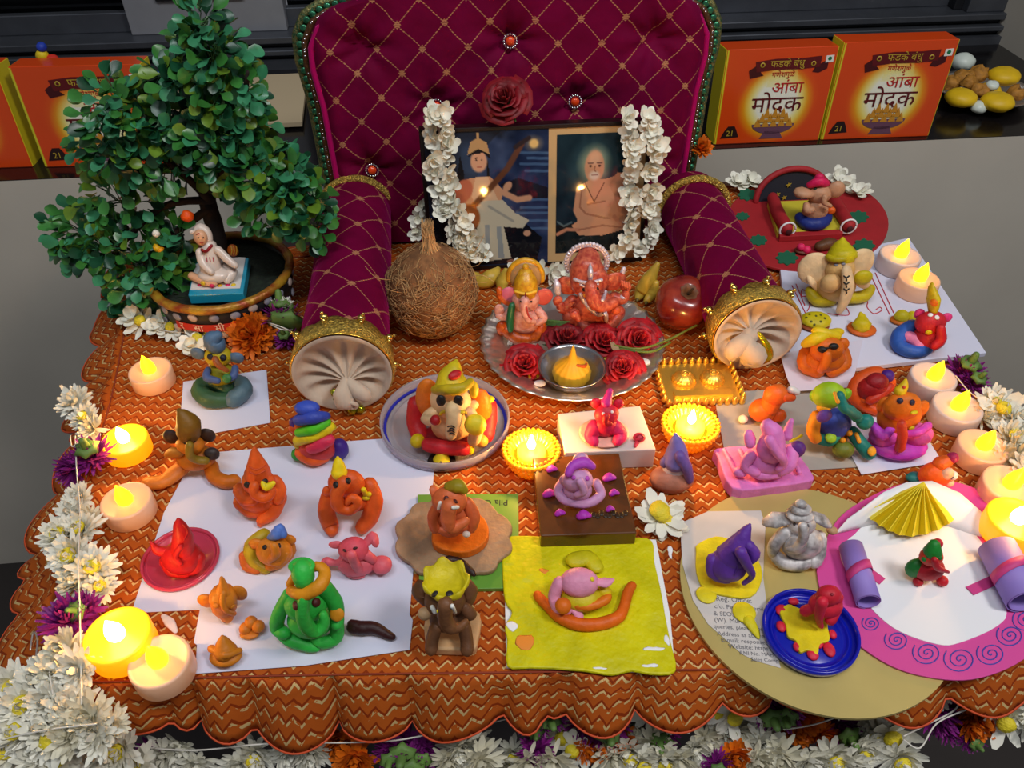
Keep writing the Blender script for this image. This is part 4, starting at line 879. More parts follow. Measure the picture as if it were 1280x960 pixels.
clump('clay_figure', 'yellow and blue clay lump peeping beside the bonsai and box', [(189, 98, .985, 8, (225, 200, 30)), (196, 95, .985, 6, (30, 80, 190)), (190, 112, .985, 9, (225, 200, 30))], W(190, 120))
o = mk(MB().prism([W(x, y, .004) for x, y in ((190, 166), (378, 158), (385, 96), (210, 104))], (0, 0, .006)), 'cream_panel', mat('cream_card', (196, 176, 142), .6), None, False, W(300, 130, .004)); tag(o, 'cream panel lying on the dark sill between bonsai and throne', 'panel')
sc_ = W(1226, 120, .003); sp_ = T('steel_plate', 'steel plate of yellow sweets on the sill beside the boxes', 'plate', V((sc_.x, sc_.y, 0)))
mk(MB().lathe([(.0002, .0005), (.048, .0005), (.062, .012), (.0665, .014), (.0665, .0152), (.061, .0135), (.047, .0018), (.0002, .0018)], V((sc_.x, sc_.y, 0)), 64, close=False), 'plate_body', steel, sp_)
ys = mat('yellow_sweet', (232, 190, 20), .5, var=.1, vscale=60); fr_ = mat('fried_fritter', (176, 120, 40), .7, bump=1., bscale=200, var=.35, vscale=120); wh = mat('white_sweet', (215, 225, 215), .4)
for nm, lab, m, L_ in (('yellow_sweet', 'yellow round sweet on the sill plate', ys, ((1201, 122, .020, 19), (1247, 127, .020, 20), (1255, 95, .026, 19), (1236, 113, .017, 15))),
                       ('fritter', 'brown fried fritter on the sill plate', fr_, ((1190, 104, .018, 11), (1205, 96, .022, 12), (1222, 93, .024, 13), (1226, 113, .022, 11), (1212, 103, .028, 10), (1270, 116, .018, 11))),
                       ('white_sweet', 'white soft sweet on the sill plate', wh, ((1204, 77, .014, 14), (1224, 134, .012, 10), (1240, 107, .030, 8)))):
    pos = {'yellow_sweet': ('frontmost left', 'front right', 'rear right', 'middle'), 'fritter': ('leftmost', 'rear left', 'rear middle', 'central', 'topmost', 'rightmost'), 'white_sweet': ('rear left', 'front', 'small central')}[nm]
    for i, (x, y, z, r) in enumerate(L_):
        p = W(x, y, z); k = S(x, y, z)*r; mb = MB(); sq = .55 if nm == 'yellow_sweet' else .75
        mb.ball(p, (k, k, k*sq), seg=18, ring=12)
        mb.lump(.0012 if nm != 'fritter' else .005, 120); o = mk(mb, nm, m, None, True, (p.x, p.y, p.z-k*sq)); tag(o, lab+', '+pos[i]+' one', 'sweet', 'sweets on the sill plate')
# ================================================================ clay figures (pixel x, pixel y, row of the ground spot below, size in pixels)
BK = (22, 18, 20); OR = (214, 88, 28); OC = (186, 108, 22); YE = (226, 205, 20); CR = (226, 188, 140); PKC = (222, 96, 110); RD = (196, 22, 24); GR = (52, 190, 72); MU = (200, 118, 24)
CAT = 'clay figure'
def FG(label, px, py, z=.0008, name='clay_elephant', group=None): return Fig(name, label, CAT, px, py, z, group)
# yellow head, green coiled legs
f = FG('yellow and slate-blue clay elephant sitting on dark green coiled legs', 277, 500)
f.t('leg', (52, 88, 58), [(283, 486, 497, 10), (262, 478, 490, 10), (250, 488, 498, 11), (262, 499, 507, 11), (285, 500, 507, 9)])
f.t('leg', (84, 112, 124), [(300, 478, 489, 10), (305, 488, 499, 11), (292, 499, 507, 11)]); f.b('belly', (168, 158, 26), 277, 468, 490, 18, 15, 16)
f.b('head', (190, 168, 24), 273, 445, 488, 17, 13, 13); f.b('ear', (88, 112, 138), 247, 442, 488, 9, 4, 9); f.b('ear', (88, 112, 138), 295, 447, 488, 10, 4, 8)
f.t('hat', (84, 112, 140), [(270, 431, 488, 12), (266, 424, 488, 11), (272, 419, 487, 6)]); f.t('trunk', (160, 84, 36), [(269, 449, 499, 4), (273, 456, 502, 4), (284, 463, 502, 3)])
f.t('arm', (72, 92, 140), [(260, 462, 496, 4), (258, 472, 503, 5), (272, 476, 504, 4)]); f.t('arm', (72, 92, 140), [(294, 460, 496, 4), (292, 470, 502, 5), (282, 474, 504, 4)]); f.eyes((30, 30, 40), (263, 446), (279, 447), 4)
f.dot('clay_patch', (60, 120, 60), 284, 473, 6)
# ochre sprawling
f = FG('sprawling ochre clay elephant with dark ears and tall brown hat', 240, 590)
f.t('leg', (200, 112, 30), [(230, 582, 590, 11), (218, 592, 598, 11), (204, 602, 607, 10), (186, 604, 609, 10)], flat=.7); f.t('leg', (196, 104, 20), [(264, 583, 590, 9), (268, 596, 602, 9), (282, 602, 608, 9), (292, 601, 607, 9)])
f.b('body', (190, 108, 20), 245, 572, 590, 24, 18, 15); f.b('head', (204, 118, 22), 238, 556, 592, 17, 12, 13); f.b('ear', (58, 38, 32), 214, 546, 584, 10, 5, 11); f.b('ear', (58, 38, 32), 259, 544, 584, 10, 5, 11)
f.t('hat', (122, 84, 14), [(236, 541, 591, 14), (235, 530, 590, 15), (228, 518, 588, 8), (224, 513, 587, 3)]); f.t('trunk', (136, 110, 24), [(237, 556, 605, 4.5), (237, 568, 606, 5), (244, 574, 604, 5), (257, 576, 602, 5)])
f.t('arm', (160, 100, 24), [(226, 566, 596, 5), (216, 566, 592, 7), (210, 568, 590, 5)]); f.b('hand', (52, 42, 42), 265, 567, 594, 9, 7, 9); f.eyes(BK, (231, 554), (243, 552), 1.6)
# orange cone hat
f = FG('orange clay elephant with a tall pointed cone hat', 325, 640)
f.b('body', OR, 324, 620, 638, 27, 22, 22); f.t('leg', OR, [(300, 628, 642, 9), (315, 639, 648, 9), (332, 636, 646, 9)]); f.t('leg', OR, [(350, 622, 640, 9), (341, 640, 650, 9), (328, 650, 656, 7), (326, 654, 658, 5)])
f.b('head', OR, 323, 602, 642, 20, 16, 17); f.t('hat', OR, [(322, 592, 640, 16), (321, 582, 640, 12), (319, 570, 639, 7), (318, 560, 638, 2)]); f.t('arm', OR, [(344, 600, 636, 7), (350, 612, 640, 8), (348, 624, 646, 7)]); f.t('arm', OR, [(300, 612, 638, 9), (306, 624, 648, 8), (318, 625, 652, 6)])
f.t('trunk', OR, [(318, 607, 658, 6), (318, 616, 660, 6), (330, 622, 660, 7), (340, 616, 658, 5), (336, 609, 656, 4)]); f.eyes(BK, (309, 606), (331, 602), 4); f.t('modak', YE, [(328, 603, 656, 2), (333, 609, 658, 5), (341, 604, 656, 3)])
for r in (585, 591): f.d('hat_crease', (190, 70, 22), [(312, r-2), (320, r+2), (331, r-3)], 1)
# rainbow stack
f = FG('rainbow-striped clay figure in stacked blue, green, yellow and pink bands', 395, 575)
f.b('back', (66, 40, 140), 424, 561, 572, 12, 11, 15); f.b('foot', (50, 150, 50), 372, 568, 575, 8, 8, 8); f.t('leg', (228, 92, 30), [(378, 566, 577, 10), (392, 574, 582, 9), (406, 570, 578, 8)]); f.b('body', (205, 60, 60), 397, 560, 575, 24, 16, 18)
f.t('arm', (216, 48, 84), [(390, 560, 585, 8), (402, 554, 585, 9), (412, 550, 584, 7)]); f.t('band', YE, [(372, 551, 578, 6), (390, 546, 584, 7), (410, 535, 578, 8), (416, 534, 576, 5)]); f.t('band', (84, 200, 30), [(374, 541, 579, 6), (392, 536, 584, 7), (408, 528, 578, 6)])
f.b('head', (230, 100, 34), 390, 533, 572, 22, 12, 14); f.b('ear', (70, 44, 140), 370, 529, 570, 8, 6, 9); f.b('ear_tip', (230, 90, 30), 367, 536, 572, 6, 5, 6); f.t('hat_brim', (56, 74, 170), [(373, 525, 578, 7), (392, 522, 582, 8), (408, 520, 576, 5)]); f.b('hat', (60, 84, 190), 384, 510, 574, 15, 10, 9); f.b('mouth', (214, 190, 30), 373, 556, 576, 6, 5, 6)
# orange with heart
f = FG('orange clay elephant with yellow cap, curled trunk and yellow heart', 440, 650)
f.b('body', OR, 440, 618, 645, 30, 22, 20); f.b('head', OR, 433, 604, 652, 22, 15, 20); f.t('leg', OR, [(412, 618, 650, 10), (408, 638, 656, 11), (413, 657, 664, 10), (415, 663, 669, 8)]); f.t('leg', OR, [(462, 605, 645, 9), (468, 625, 652, 11), (462, 647, 660, 11), (453, 659, 667, 9)])
f.b('ear', OR, 409, 614, 655, 6, 5, 8); f.t('trunk', OR, [(430, 603, 668, 8), (421, 617, 672, 8), (424, 633, 674, 8), (438, 637, 674, 7), (447, 628, 672, 6), (440, 622, 672, 5), (434, 628, 673, 4)]); f.eyes(BK, (420, 606), (435, 601), 4)
f.t('hat', (232, 206, 20), [(424, 590, 655, 10), (423, 580, 652, 7), (422, 572, 650, 2)]); f.d('heart', YE, [(453, 611), (457, 619), (462, 617)], 3.4); f.d('heart_lobe', YE, [(455, 622), (460, 622)], 3)
# red figure on pink lid
f = FG('bright red clay figure with tall hood standing on the pink lid', 228, 712, .0022)
f.b('body', RD, 228, 697, 712, 25, 20, 24); f.b('belly', RD, 233, 703, 716, 17, 13, 15); f.t('hood', RD, [(228, 690, 712, 15), (228, 672, 712, 12), (225, 658, 711, 8), (223, 650, 710, 3)]); f.d('hood_fold', (170, 14, 18), [(228, 655), (234, 664), (230, 674)], 1.5)
f.t('arm', RD, [(214, 690, 712, 8), (198, 688, 712, 6), (190, 680, 710, 3), (188, 677, 709, 1.5)]); f.t('leg', RD, [(206, 700, 712, 7), (214, 713, 720, 7), (232, 717, 722, 6)]); f.t('leg', RD, [(248, 697, 712, 9), (246, 709, 718, 8), (236, 714, 720, 6)])
f.d('trunk', RD, [(226, 682), (220, 694), (226, 704)], 3.5)
# mustard head with blue cap
f = FG('mustard clay elephant head with small blue cap on olive coils', 338, 702)
f.t('leg', (178, 150, 24), [(330, 668, 686, 8), (314, 682, 698, 9), (316, 700, 708, 8), (332, 711, 715, 7)]); f.t('leg', (196, 92, 24), [(304, 694, 706, 5), (308, 708, 713, 6), (322, 714, 718, 4)], flat=.7); f.t('leg', MU, [(352, 672, 694, 9), (361, 688, 702, 9), (348, 703, 711, 8), (336, 708, 714, 6)])
f.b('head', MU, 343, 689, 710, 22, 17, 20); f.b('ear', MU, 321, 680, 702, 10, 5, 9); f.b('ear', MU, 361, 675, 700, 9, 5, 8); f.t('trunk', MU, [(343, 682, 722, 5), (345, 692, 724, 6), (338, 701, 722, 4), (350, 704, 722, 4), (358, 692, 716, 3)]); f.t('hat', (84, 120, 200), [(337, 672, 706, 3), (346, 667, 706, 8), (349, 659, 702, 5), (354, 668, 706, 5)]); f.eyes(BK, (331, 684), (349, 682), 3)
# coral red
f = FG('coral red clay elephant with spread ears and round fist', 447, 712)
f.b('body', PKC, 446, 703, 714, 24, 18, 16); f.b('head', (220, 80, 96), 442, 687, 714, 19, 15, 17); f.b('ear', PKC, 420, 681, 708, 9, 4, 6); f.t('ear', PKC, [(456, 680, 710, 5), (466, 672, 706, 9), (469, 677, 708, 8)], flat=.5); f.t('arm', PKC, [(430, 700, 716, 5), (420, 704, 716, 4), (410, 702, 714, 5)]); f.b('fist', PKC, 408, 703, 712, 7)
f.t('arm', PKC, [(456, 692, 716, 7), (466, 700, 716, 6)]); f.b('fist', PKC, 477, 706, 716, 13, 12, 11); f.t('trunk', PKC, [(439, 693, 730, 6), (443, 703, 728, 6), (450, 713, 724, 6)]); f.t('leg', PKC, [(428, 708, 717, 6), (440, 717, 722, 6), (452, 718, 722, 5)]); f.eyes((70, 24, 30), (431, 688), (444, 685), 3, ry=1.6)
# small ochre face, laddus, modak
f = FG('small ochre clay elephant head above the clay laddus', 279, 768, .0015)
f.t('head', MU, [(279, 746, 770, 17), (281, 760, 772, 15), (284, 771, 777, 8)]); f.b('ear', MU, 258, 751, 768, 11, 5, 13); f.b('ear', MU, 299, 741, 762, 10, 5, 14); f.t('hat', MU, [(279, 740, 770, 10), (278, 728, 766, 4), (277, 722, 764, 2)]); f.d('trunk', MU, [(279, 740), (278, 752), (283, 762), (291, 766)], 3.4); f.dot('cheek', MU, 291, 758, 4); f.dot('cheek', MU, 270, 757, 4)
f = FG('three small ochre clay laddus pressed together on a leaf', 314, 790, .0015, 'clay_sweets')
f.b('leaf', (206, 120, 30), 312, 793, 796, 12, 7, 3)
for x, y, g_ in ((307, 786, 791), (314, 778, 786), (323, 783, 790)): f.b('laddu', (214, 122, 30), x, y, g_, 8)
f = FG('small ochre clay modak with folded brim at the paper corner', 281, 822, .0015, 'clay_sweets')
f.b('base', MU, 282, 820, 826, 20, 15, 8); f.t('cone', MU, [(281, 812, 824, 15), (279, 802, 820, 8), (278, 796, 818, 2.5)]); f.t('brim', MU, [(264, 811, 822, 5), (281, 819, 833, 5), (299, 813, 823, 4)])
# green elephant
f = FG('large bright green clay elephant with green hat and orange collar', 385, 800, .0015)
f.b('body', GR, 388, 775, 798, 28, 22, 24); f.b('head', GR, 382, 757, 803, 25, 18, 24); f.t('arm', GR, [(362, 742, 796, 8), (350, 765, 798, 9), (346, 784, 800, 9), (356, 792, 808, 8)]); f.t('arm', GR, [(404, 732, 794, 9), (418, 752, 796, 10), (422, 772, 800, 8), (421, 780, 806, 8)])
f.t('leg', GR, [(350, 788, 800, 9), (364, 800, 808, 9), (386, 807, 813, 8), (396, 810, 815, 5)]); f.t('leg', GR, [(421, 778, 798, 9), (420, 796, 805, 9), (404, 803, 811, 8), (394, 799, 809, 6)]); f.t('trunk', (56, 188, 70), [(380, 744, 826, 6), (378, 762, 830, 8), (382, 780, 830, 9), (394, 790, 828, 8), (405, 780, 822, 7), (404, 768, 818, 5)])
f.t('collar', (226, 146, 24), [(364, 738, 810, 6), (372, 742, 822, 7), (384, 741, 824, 8), (400, 732, 820, 8), (406, 716, 806, 7), (396, 708, 800, 6), (372, 718, 804, 5), (363, 730, 806, 5)]); f.t('hat', (52, 190, 70), [(379, 722, 812, 13), (378, 712, 808, 13)], seg=8, sub=1); f.b('hat_top', (52, 190, 70), 377, 707, 805, 15, 11, 5); f.b('hand_disc', (228, 150, 30), 421, 768, 806, 9, 4, 9, rot=(-30, 0, 0)); f.eyes((84, 26, 20), (370, 757), (395, 753), 5.5)
# dark mouse
f = FG('dark brown clay mouse lying on white paper beside the green elephant', 460, 790, .0015, 'clay_mouse')
f.b('head', (48, 16, 16), 444, 784, 790, 11, 9, 8); f.t('body', (52, 18, 18), [(440, 780, 788, 6), (452, 785, 791, 9), (468, 785, 791, 8), (484, 793, 797, 6), (490, 796, 799, 5)])
# big cream elephant in the lid
f = FG('big cream clay elephant in yellow turban on a red throne in the clear lid', 560, 555, .0024)
f.b('throne_back', (222, 118, 24), 536, 500, 545, 16, 9, 34); f.b('throne_back', (226, 112, 26), 600, 510, 548, 15, 9, 32); f.t('armrest', (190, 30, 38), [(520, 505, 540, 11), (520, 528, 548, 12), (527, 548, 560, 11)]); f.t('armrest', (200, 34, 40), [(612, 507, 540, 9), (611, 525, 548, 10), (607, 545, 560, 10)])
f.b('seat', (150, 20, 30), 562, 548, 560, 36, 26, 14); f.b('body', CR, 565, 530, 558, 26, 20, 24); f.b('head', (230, 196, 150), 563, 500, 565, 24, 18, 25); f.b('ear', CR, 541, 518, 560, 9, 5, 8); f.b('ear', (228, 176, 136), 589, 506, 562, 9, 5, 8)
f.t('turban', (214, 190, 24), [(565, 481, 560, 20), (565, 470, 556, 16), (568, 459, 552, 9), (570, 452, 548, 3)]); f.t('turban_fold', (196, 170, 24), [(544, 487, 564, 5), (558, 487, 578, 6), (578, 485, 578, 6), (588, 478, 568, 5)]); f.b('turban_side', (206, 182, 28), 592, 487, 562, 6, 6, 13); f.dot('red_jewel', (190, 30, 36), 568, 469, 9, ry=5.5)
f.b('eye', BK, 551, 501, 588, 5.5, 4, 8); f.b('eye', BK, 573, 501, 588, 6, 4, 8); f.t('trunk', (222, 186, 136), [(567, 511, 590, 10), (567, 526, 596, 9), (564, 543, 598, 7)]); f.d('necklace', (224, 196, 40), [(551, 517), (556, 514), (576, 515), (583, 517)], 2)
for k in range(4): f.d('trunk_mark', BK, [(560+k % 2*2, 533+k*3), (565, 532+k*3), (568, 534+k*3)], .8)
f.t('arm', CR, [(542, 515, 572, 7), (534, 523, 576, 8), (545, 526, 584, 6)]); f.b('red_sweet', (160, 20, 28), 544, 525, 590, 6); f.b('cuff_ball', YE, 522, 551, 566, 9); f.t('front_bolster', (196, 34, 46), [(535, 556, 572, 9), (552, 559, 576, 9), (580, 561, 576, 9)]); f.b('bolster_cap', YE, 588, 560, 574, 5, 8, 9)
f.t('arm', CR, [(587, 515, 572, 7), (596, 535, 578, 8), (592, 550, 578, 8)]); f.b('modak', (226, 206, 40), 594, 531, 588, 13, 11, 14); f.b('foot', (224, 160, 60), 602, 551, 572, 8); f.b('armrest_tip', YE, 611, 499, 545, 7, 6, 4)
f = Fig('clay_modak', 'yellow clay modak on a dark disc inside the clear lid', 'clay sweet', 552, 578, .0024); f.b('dark_dish', (40, 26, 20), 552, 576, 579, 18, 17, 4); f.t('modak', (226, 200, 24), [(552, 574, 580, 11), (552, 567, 578, 7), (549, 560, 575, 3)]); f.dot('clove', BK, 551, 578, 1.5)
# orange on wood plaque
f = FG('orange clay elephant with olive cap and white tusks on a wooden plaque', 565, 665, .0088)
f.slab('seat', (222, 112, 14), smooth_poly([(540, 665), (542, 680), (560, 688), (585, 690), (606, 678), (611, 660), (600, 643), (575, 640), (550, 650)], 3), .007); f.z = .0158
f.b('body', (208, 98, 52), 568, 644, 672, 24, 16, 22); f.b('head', (212, 104, 56), 562, 626, 674, 21, 15, 20); f.t('ear', (212, 104, 56), [(546, 618, 668, 8), (542, 612, 666, 6)], flat=.6); f.t('arm', (208, 98, 52), [(546, 634, 676, 6), (541, 646, 678, 7), (544, 660, 680, 7)]); f.t('arm', (208, 98, 52), [(584, 628, 672, 7), (592, 645, 678, 8), (588, 660, 682, 7)])
f.t('leg', (208, 98, 52), [(545, 658, 678, 6), (562, 666, 684, 6), (580, 658, 684, 6)]); f.t('trunk', (214, 106, 58), [(562, 632, 694, 9), (560, 648, 698, 9), (564, 659, 700, 8), (576, 655, 698, 6), (582, 651, 696, 5)]); f.t('cap', (150, 132, 20), [(562, 609, 670, 7), (573, 608, 672, 9), (580, 613, 674, 5)]); f.eyes((80, 24, 24), (558, 623), (569, 627), 3.2)
f.d('tusk', (236, 232, 222), [(551, 628), (549, 635)], 2.2); f.d('tusk', (236, 232, 222), [(571, 634), (566, 634)], 2.2); f.b('foot_tip', (236, 222, 210), 583, 668, 692, 5, 4, 4)
# stick
f = FG('dark brown bent clay stick with curled end on the wooden plaque', 570, 705, .0088, 'clay_stick'); f.t('stick', (44, 24, 20), [(557, 704, 706, 5), (562, 700, 703, 6), (576, 702, 705, 4), (588, 713, 716, 4), (592, 718, 720, 3)]); f.d('curl', (70, 40, 34), [(560, 704), (562, 700), (567, 702)], 1)
# brown elephant on chair
f = FG('brown clay elephant with yellow crown seated on a beige chair', 560, 800, .0006); BR = (112, 72, 44)
f.slab('chair_seat', (208, 166, 118), smooth_poly([(532, 770), (533, 806), (545, 811), (590, 811), (597, 800), (599, 765), (560, 755)], 3), .008, bev=.002); f.z = .0086
f.b('body', BR, 562, 772, 790, 25, 18, 22); f.b('head', (120, 78, 48), 556, 750, 792, 25, 19, 25); f.t('ear', BR, [(526, 734, 782, 9), (523, 742, 785, 12), (528, 750, 788, 9)], flat=.55); f.t('ear', BR, [(584, 732, 782, 9), (589, 742, 785, 11), (587, 752, 788, 9)], flat=.55)
f.crown('crown', (208, 190, 20), 558, 732, 792, 26, 15); f.t('arm', BR, [(540, 760, 800, 6), (533, 766, 802, 5)]); f.b('hand', (196, 158, 116), 531, 767, 804, 8); f.t('arm', BR, [(580, 758, 796, 7), (588, 768, 800, 8)])
f.t('leg', BR, [(545, 783, 800, 8), (541, 798, 808, 8), (539, 812, 817, 8)]); f.t('leg', BR, [(580, 780, 798, 8), (583, 798, 808, 8), (584, 813, 818, 8)]); f.t('trunk', (120, 78, 48), [(557, 755, 820, 9), (556, 770, 822, 9), (562, 783, 824, 9), (574, 784, 822, 6), (582, 777, 816, 4)]); f.eyes((40, 34, 36), (544, 743), (562, 743), 4.5)
f.d('tusk', (238, 236, 228), [(541, 758), (544, 764)], 2.8); f.d('tusk', (238, 236, 228), [(564, 757), (568, 764)], 2.8); f.dot('mark', YE, 547, 764, 2)
# pink red on foam box
f = FG('pink and red clay elephant on a pinkish pad on the white foam box', 757, 545, .0204); MG = (226, 40, 100)
f.b('pad', (236, 178, 160), 755, 541, 544, 32, 26, 4); f.z += .002; f.t('leg', MG, [(744, 534, 545, 10), (739, 545, 550, 9), (742, 552, 555, 7)]); f.t('leg', MG, [(768, 533, 545, 9), (775, 543, 549, 9), (772, 551, 555, 7)]); f.b('body', (214, 30, 80), 757, 533, 545, 15, 12, 14); f.b('head', (206, 34, 62), 758, 518, 548, 15, 12, 14)
f.b('ear', (220, 40, 70), 745, 504, 540, 7, 4, 8); f.b('ear', (220, 40, 70), 773, 505, 540, 7, 4, 8); f.t('trunk', (200, 26, 40), [(758, 520, 558, 4), (757, 528, 560, 4), (763, 530, 560, 3)]); f.t('hat', (220, 50, 140), [(758, 503, 545, 7), (760, 496, 543, 5), (762, 489, 541, 4)]); f.eyes((240, 220, 220), (754, 517), (765, 515), 2)
f = Fig('clay_snail', 'tiny coral clay curl at the right of the white foam box', 'clay figure', 800, 551, .0204); f.b('shell', (216, 60, 80), 799, 547, 551, 8, 6, 6); f.t('tail', (216, 60, 80), [(797, 552, 554, 3), (794, 558, 559, 2)]); f.d('spiral', (180, 30, 50), [(796, 546), (800, 543), (804, 547), (799, 550)], 1.2)
# lilac on brown box with eight bits
f = FG('lilac clay elephant with violet hat brim on the brown wooden box', 722, 620, .0184); LI = (206, 150, 196)
f.b('body', LI, 722, 612, 627, 18, 14, 14); f.b('head', LI, 722, 600, 628, 19, 14, 16); f.t('arm', LI, [(706, 600, 620, 6), (698, 612, 625, 6), (704, 623, 632, 6), (720, 629, 636, 6), (738, 628, 635, 6), (751, 618, 628, 6), (746, 604, 620, 6)]); f.b('hat_top', (196, 150, 190), 726, 574, 612, 10, 8, 9)
f.t('hat_brim', (180, 70, 190), [(710, 592, 632, 5), (716, 582, 626, 6), (730, 578, 622, 7), (740, 583, 624, 5)]); f.t('trunk', LI, [(725, 602, 640, 5), (730, 614, 642, 5), (721, 619, 640, 4)]); f.eyes((190, 80, 190), (717, 597), (734, 598), 3); f.b('ear', LI, 705, 600, 624, 6, 4, 8)
for i, (x, y, r, w_) in enumerate(((690, 586, 7, 'upper left'), (762, 597, 9, 'upper right'), (687, 617, 9, 'left middle'), (768, 616, 7, 'right middle'), (700, 641, 7, 'lower left'), (730, 644, 10, 'bottom centre'), (763, 636, 6, 'lower right'))):
    g = Fig('clay_petal', 'violet clay petal on the brown wooden box, %s' % w_, 'clay piece', x, y, .0184, 'violet clay petals on the wooden box'); g.t('petal', (176, 50, 180), [(x-r*.5, y+1, y+3, r*.55), (x, y-1, y+2, r*.7), (x+r*.6, y, y+2, r*.4)], flat=.7)
# violet-white-brown
f = FG('lilac and brown clay figure standing right of the white foam box', 843, 605, .0004)
f.b('body', (188, 122, 100), 840, 598, 608, 28, 18, 18); f.b('chest', (216, 200, 214), 844, 586, 606, 16, 12, 18); f.t('hood', (128, 112, 186), [(845, 575, 606, 16), (846, 562, 604, 12), (845, 550, 602, 7), (844, 544, 600, 3)]); f.t('trunk', (112, 84, 160), [(850, 570, 614, 7), (858, 584, 616, 7), (862, 600, 616, 5)]); f.t('leg', (176, 108, 86), [(822, 597, 606, 8), (834, 609, 614, 8), (850, 609, 614, 7)]); f.b('cheek', (130, 110, 180), 831, 578, 606, 6, 5, 9)
# pink on yellow board
f = FG('pink and yellow clay figure lying on the yellow clay board', 725, 745, .0058); PKL = (232, 150, 182)
f.t('backdrop', (200, 190, 14), [(718, 700, 704, 12), (735, 698, 702, 12), (745, 708, 712, 10)], flat=.5); f.b('body', (206, 186, 20), 727, 746, 756, 26, 20, 14); f.b('head', PKL, 724, 728, 750, 24, 18, 18); f.t('arm', PKL, [(700, 728, 750, 8), (693, 745, 757, 8), (698, 762, 769, 7), (710, 764, 772, 5)])
f.t('ear', PKL, [(746, 728, 752, 5), (757, 728, 752, 7), (765, 725, 750, 3)], flat=.6); f.b('ball', (222, 196, 20), 755, 740, 752, 10, 8, 8); f.t('trunk', (226, 118, 20), [(722, 757, 768, 6), (740, 757, 768, 6), (756, 750, 762, 6), (760, 746, 758, 5)]); f.b('ladoo', (222, 108, 20), 704, 757, 774, 10); f.t('foot', PKL, [(716, 762, 770, 4), (724, 770, 775, 6)], flat=.6)
f.dot('eye', YE, 740, 724, 3)
f = Fig('clay_garland', 'long orange clay curve around the pink figure on the yellow board', 'clay piece', 730, 782, .0058); f.t('coil', (224, 100, 14), [(672, 744, 747, 6), (684, 757, 760, 7), (699, 770, 774, 8), (722, 780, 784, 8), (748, 780, 784, 8), (772, 772, 776, 8), (780, 758, 762, 7), (785, 740, 744, 7), (790, 732, 736, 6)])
# red card disc with throne at the back right
c = W(1008, 278, .004); c.z = .004
rp = Fig('red_disc', 'red card disc with green leaf cut-outs at the back right', 'card disc', 1008, 280, .004); redc = mat('red_card', (166, 26, 34), .7, var=.08)
rp.slab('disc', redc, ring_pts(1008, 280, 103, 59, 60), .003, bev=.0008)
for x, y, r in ((934, 243, 11), (966, 229, 6), (1073, 271, 12), (1080, 307, 13), (984, 322, 13), (948, 300, 10), (928, 270, 8)): rp.slab('green_leaf', mat('green_felt', (14, 96, 66), .8), [(x+r*(1+.14*cos(8*a))*cos(a), y+r*.62*(1+.14*cos(8*a))*sin(a)) for a in np.linspace(0, 2*pi, 40, endpoint=False)], .0012, z=.0068, bev=0)
th = Fig('clay_throne', 'red throne with black arch, yellow seat and rolled arms on the red disc', 'toy throne', 1005, 285, .0072)
th.slab('seat', mat('yellow_seat', (205, 190, 50), .6), [(960, 252), (972, 291), (1052, 287), (1040, 249)], .006, bev=.0005, amp=0)
th.slab('front_edge', redc, [(974, 291), (975, 296), (1054, 292), (1053, 286)], .0064, bev=.0005, amp=0)
b0_ = WG(1002, 243, 262, .0072); mb = MB(); s_ = S(1000, 250); B_ = V((b0_.x, W(1000, 250, .0072).y, .0072))
mb.prism([B_+U5*(47*s_*cos(a))+V((0, 0, 34*s_*sin(a)))+N5*.012*sin(a) for a in np.linspace(0, pi, 24)], N5*.003); mk(mb, 'black_arch', mat('black_starry', (18, 18, 34), .6), th.root, False)
mb = MB(); mb.tube([B_-N5*.001+U5*(47*s_*cos(a))+V((0, 0, 35*s_*sin(a)+.001))+N5*.012*sin(a) for a in np.linspace(0, pi, 24)], .0035, seg=8, sub=1); mk(mb, 'arch_rim', redc, th.root)
for x, y in ((972, 243), (980, 247), (986, 231)):
    p = WP(x, y, B_-N5*.002, V((-N5.x, -N5.y, .35)).normalized()); mb = MB(); mb.prism([p+U5*(.0035*(1 if i % 2 else .4)*cos(i*pi/5))+Z*(.0035*(1 if i % 2 else .4)*sin(i*pi/5)) for i in range(10)], -N5*.0006); mk(mb, 'gold_star', gold_p, th.root, False)
th.t('arm_roll', redc, [(966, 247, 257, 7), (972, 265, 276, 8), (983, 285, 297, 8)]); th.t('arm_roll', redc, [(1040, 244, 254, 7), (1049, 262, 273, 8), (1061, 281, 293, 8)])
for x, y in ((984, 286), (1060, 282)):
    p = WG(x, y, y+11, .0072); mb = MB(); mb.tube([p+U5*(.0085*cos(a))+V((0, -.002, .0085*sin(a))) for a in np.linspace(0, 2*pi, 24)], .0011, seg=6, sub=1, cap=False); mk(mb, 'white_cord', wc, th.root)
    mb = MB(); mb.ball(p+V((0, -.0075, 0)), (.0035, .0015, .0035), seg=12, ring=8); mk(mb, 'roll_hollow', mat('maroon_dark', (70, 8, 16), .8), th.root)
f = FG('beige clay mouse-eared elephant with pink hat on the red card throne', 1018, 283, .0136); BE = (200, 148, 112)
f.t('cushion', (30, 50, 130), [(1000, 272, 279, 7), (1010, 280, 286, 8), (1026, 279, 286, 8), (1033, 270, 278, 7), (1018, 263, 272, 7)]); f.b('body', BE, 1019, 263, 280, 16, 12, 16); f.b('head', BE, 1024, 242, 279, 16, 12, 12); f.t('ear', BE, [(1011, 242, 282, 8), (1002, 241, 282, 10)], flat=.6); f.b('ear', BE, 1045, 237, 280, 11, 6, 11)
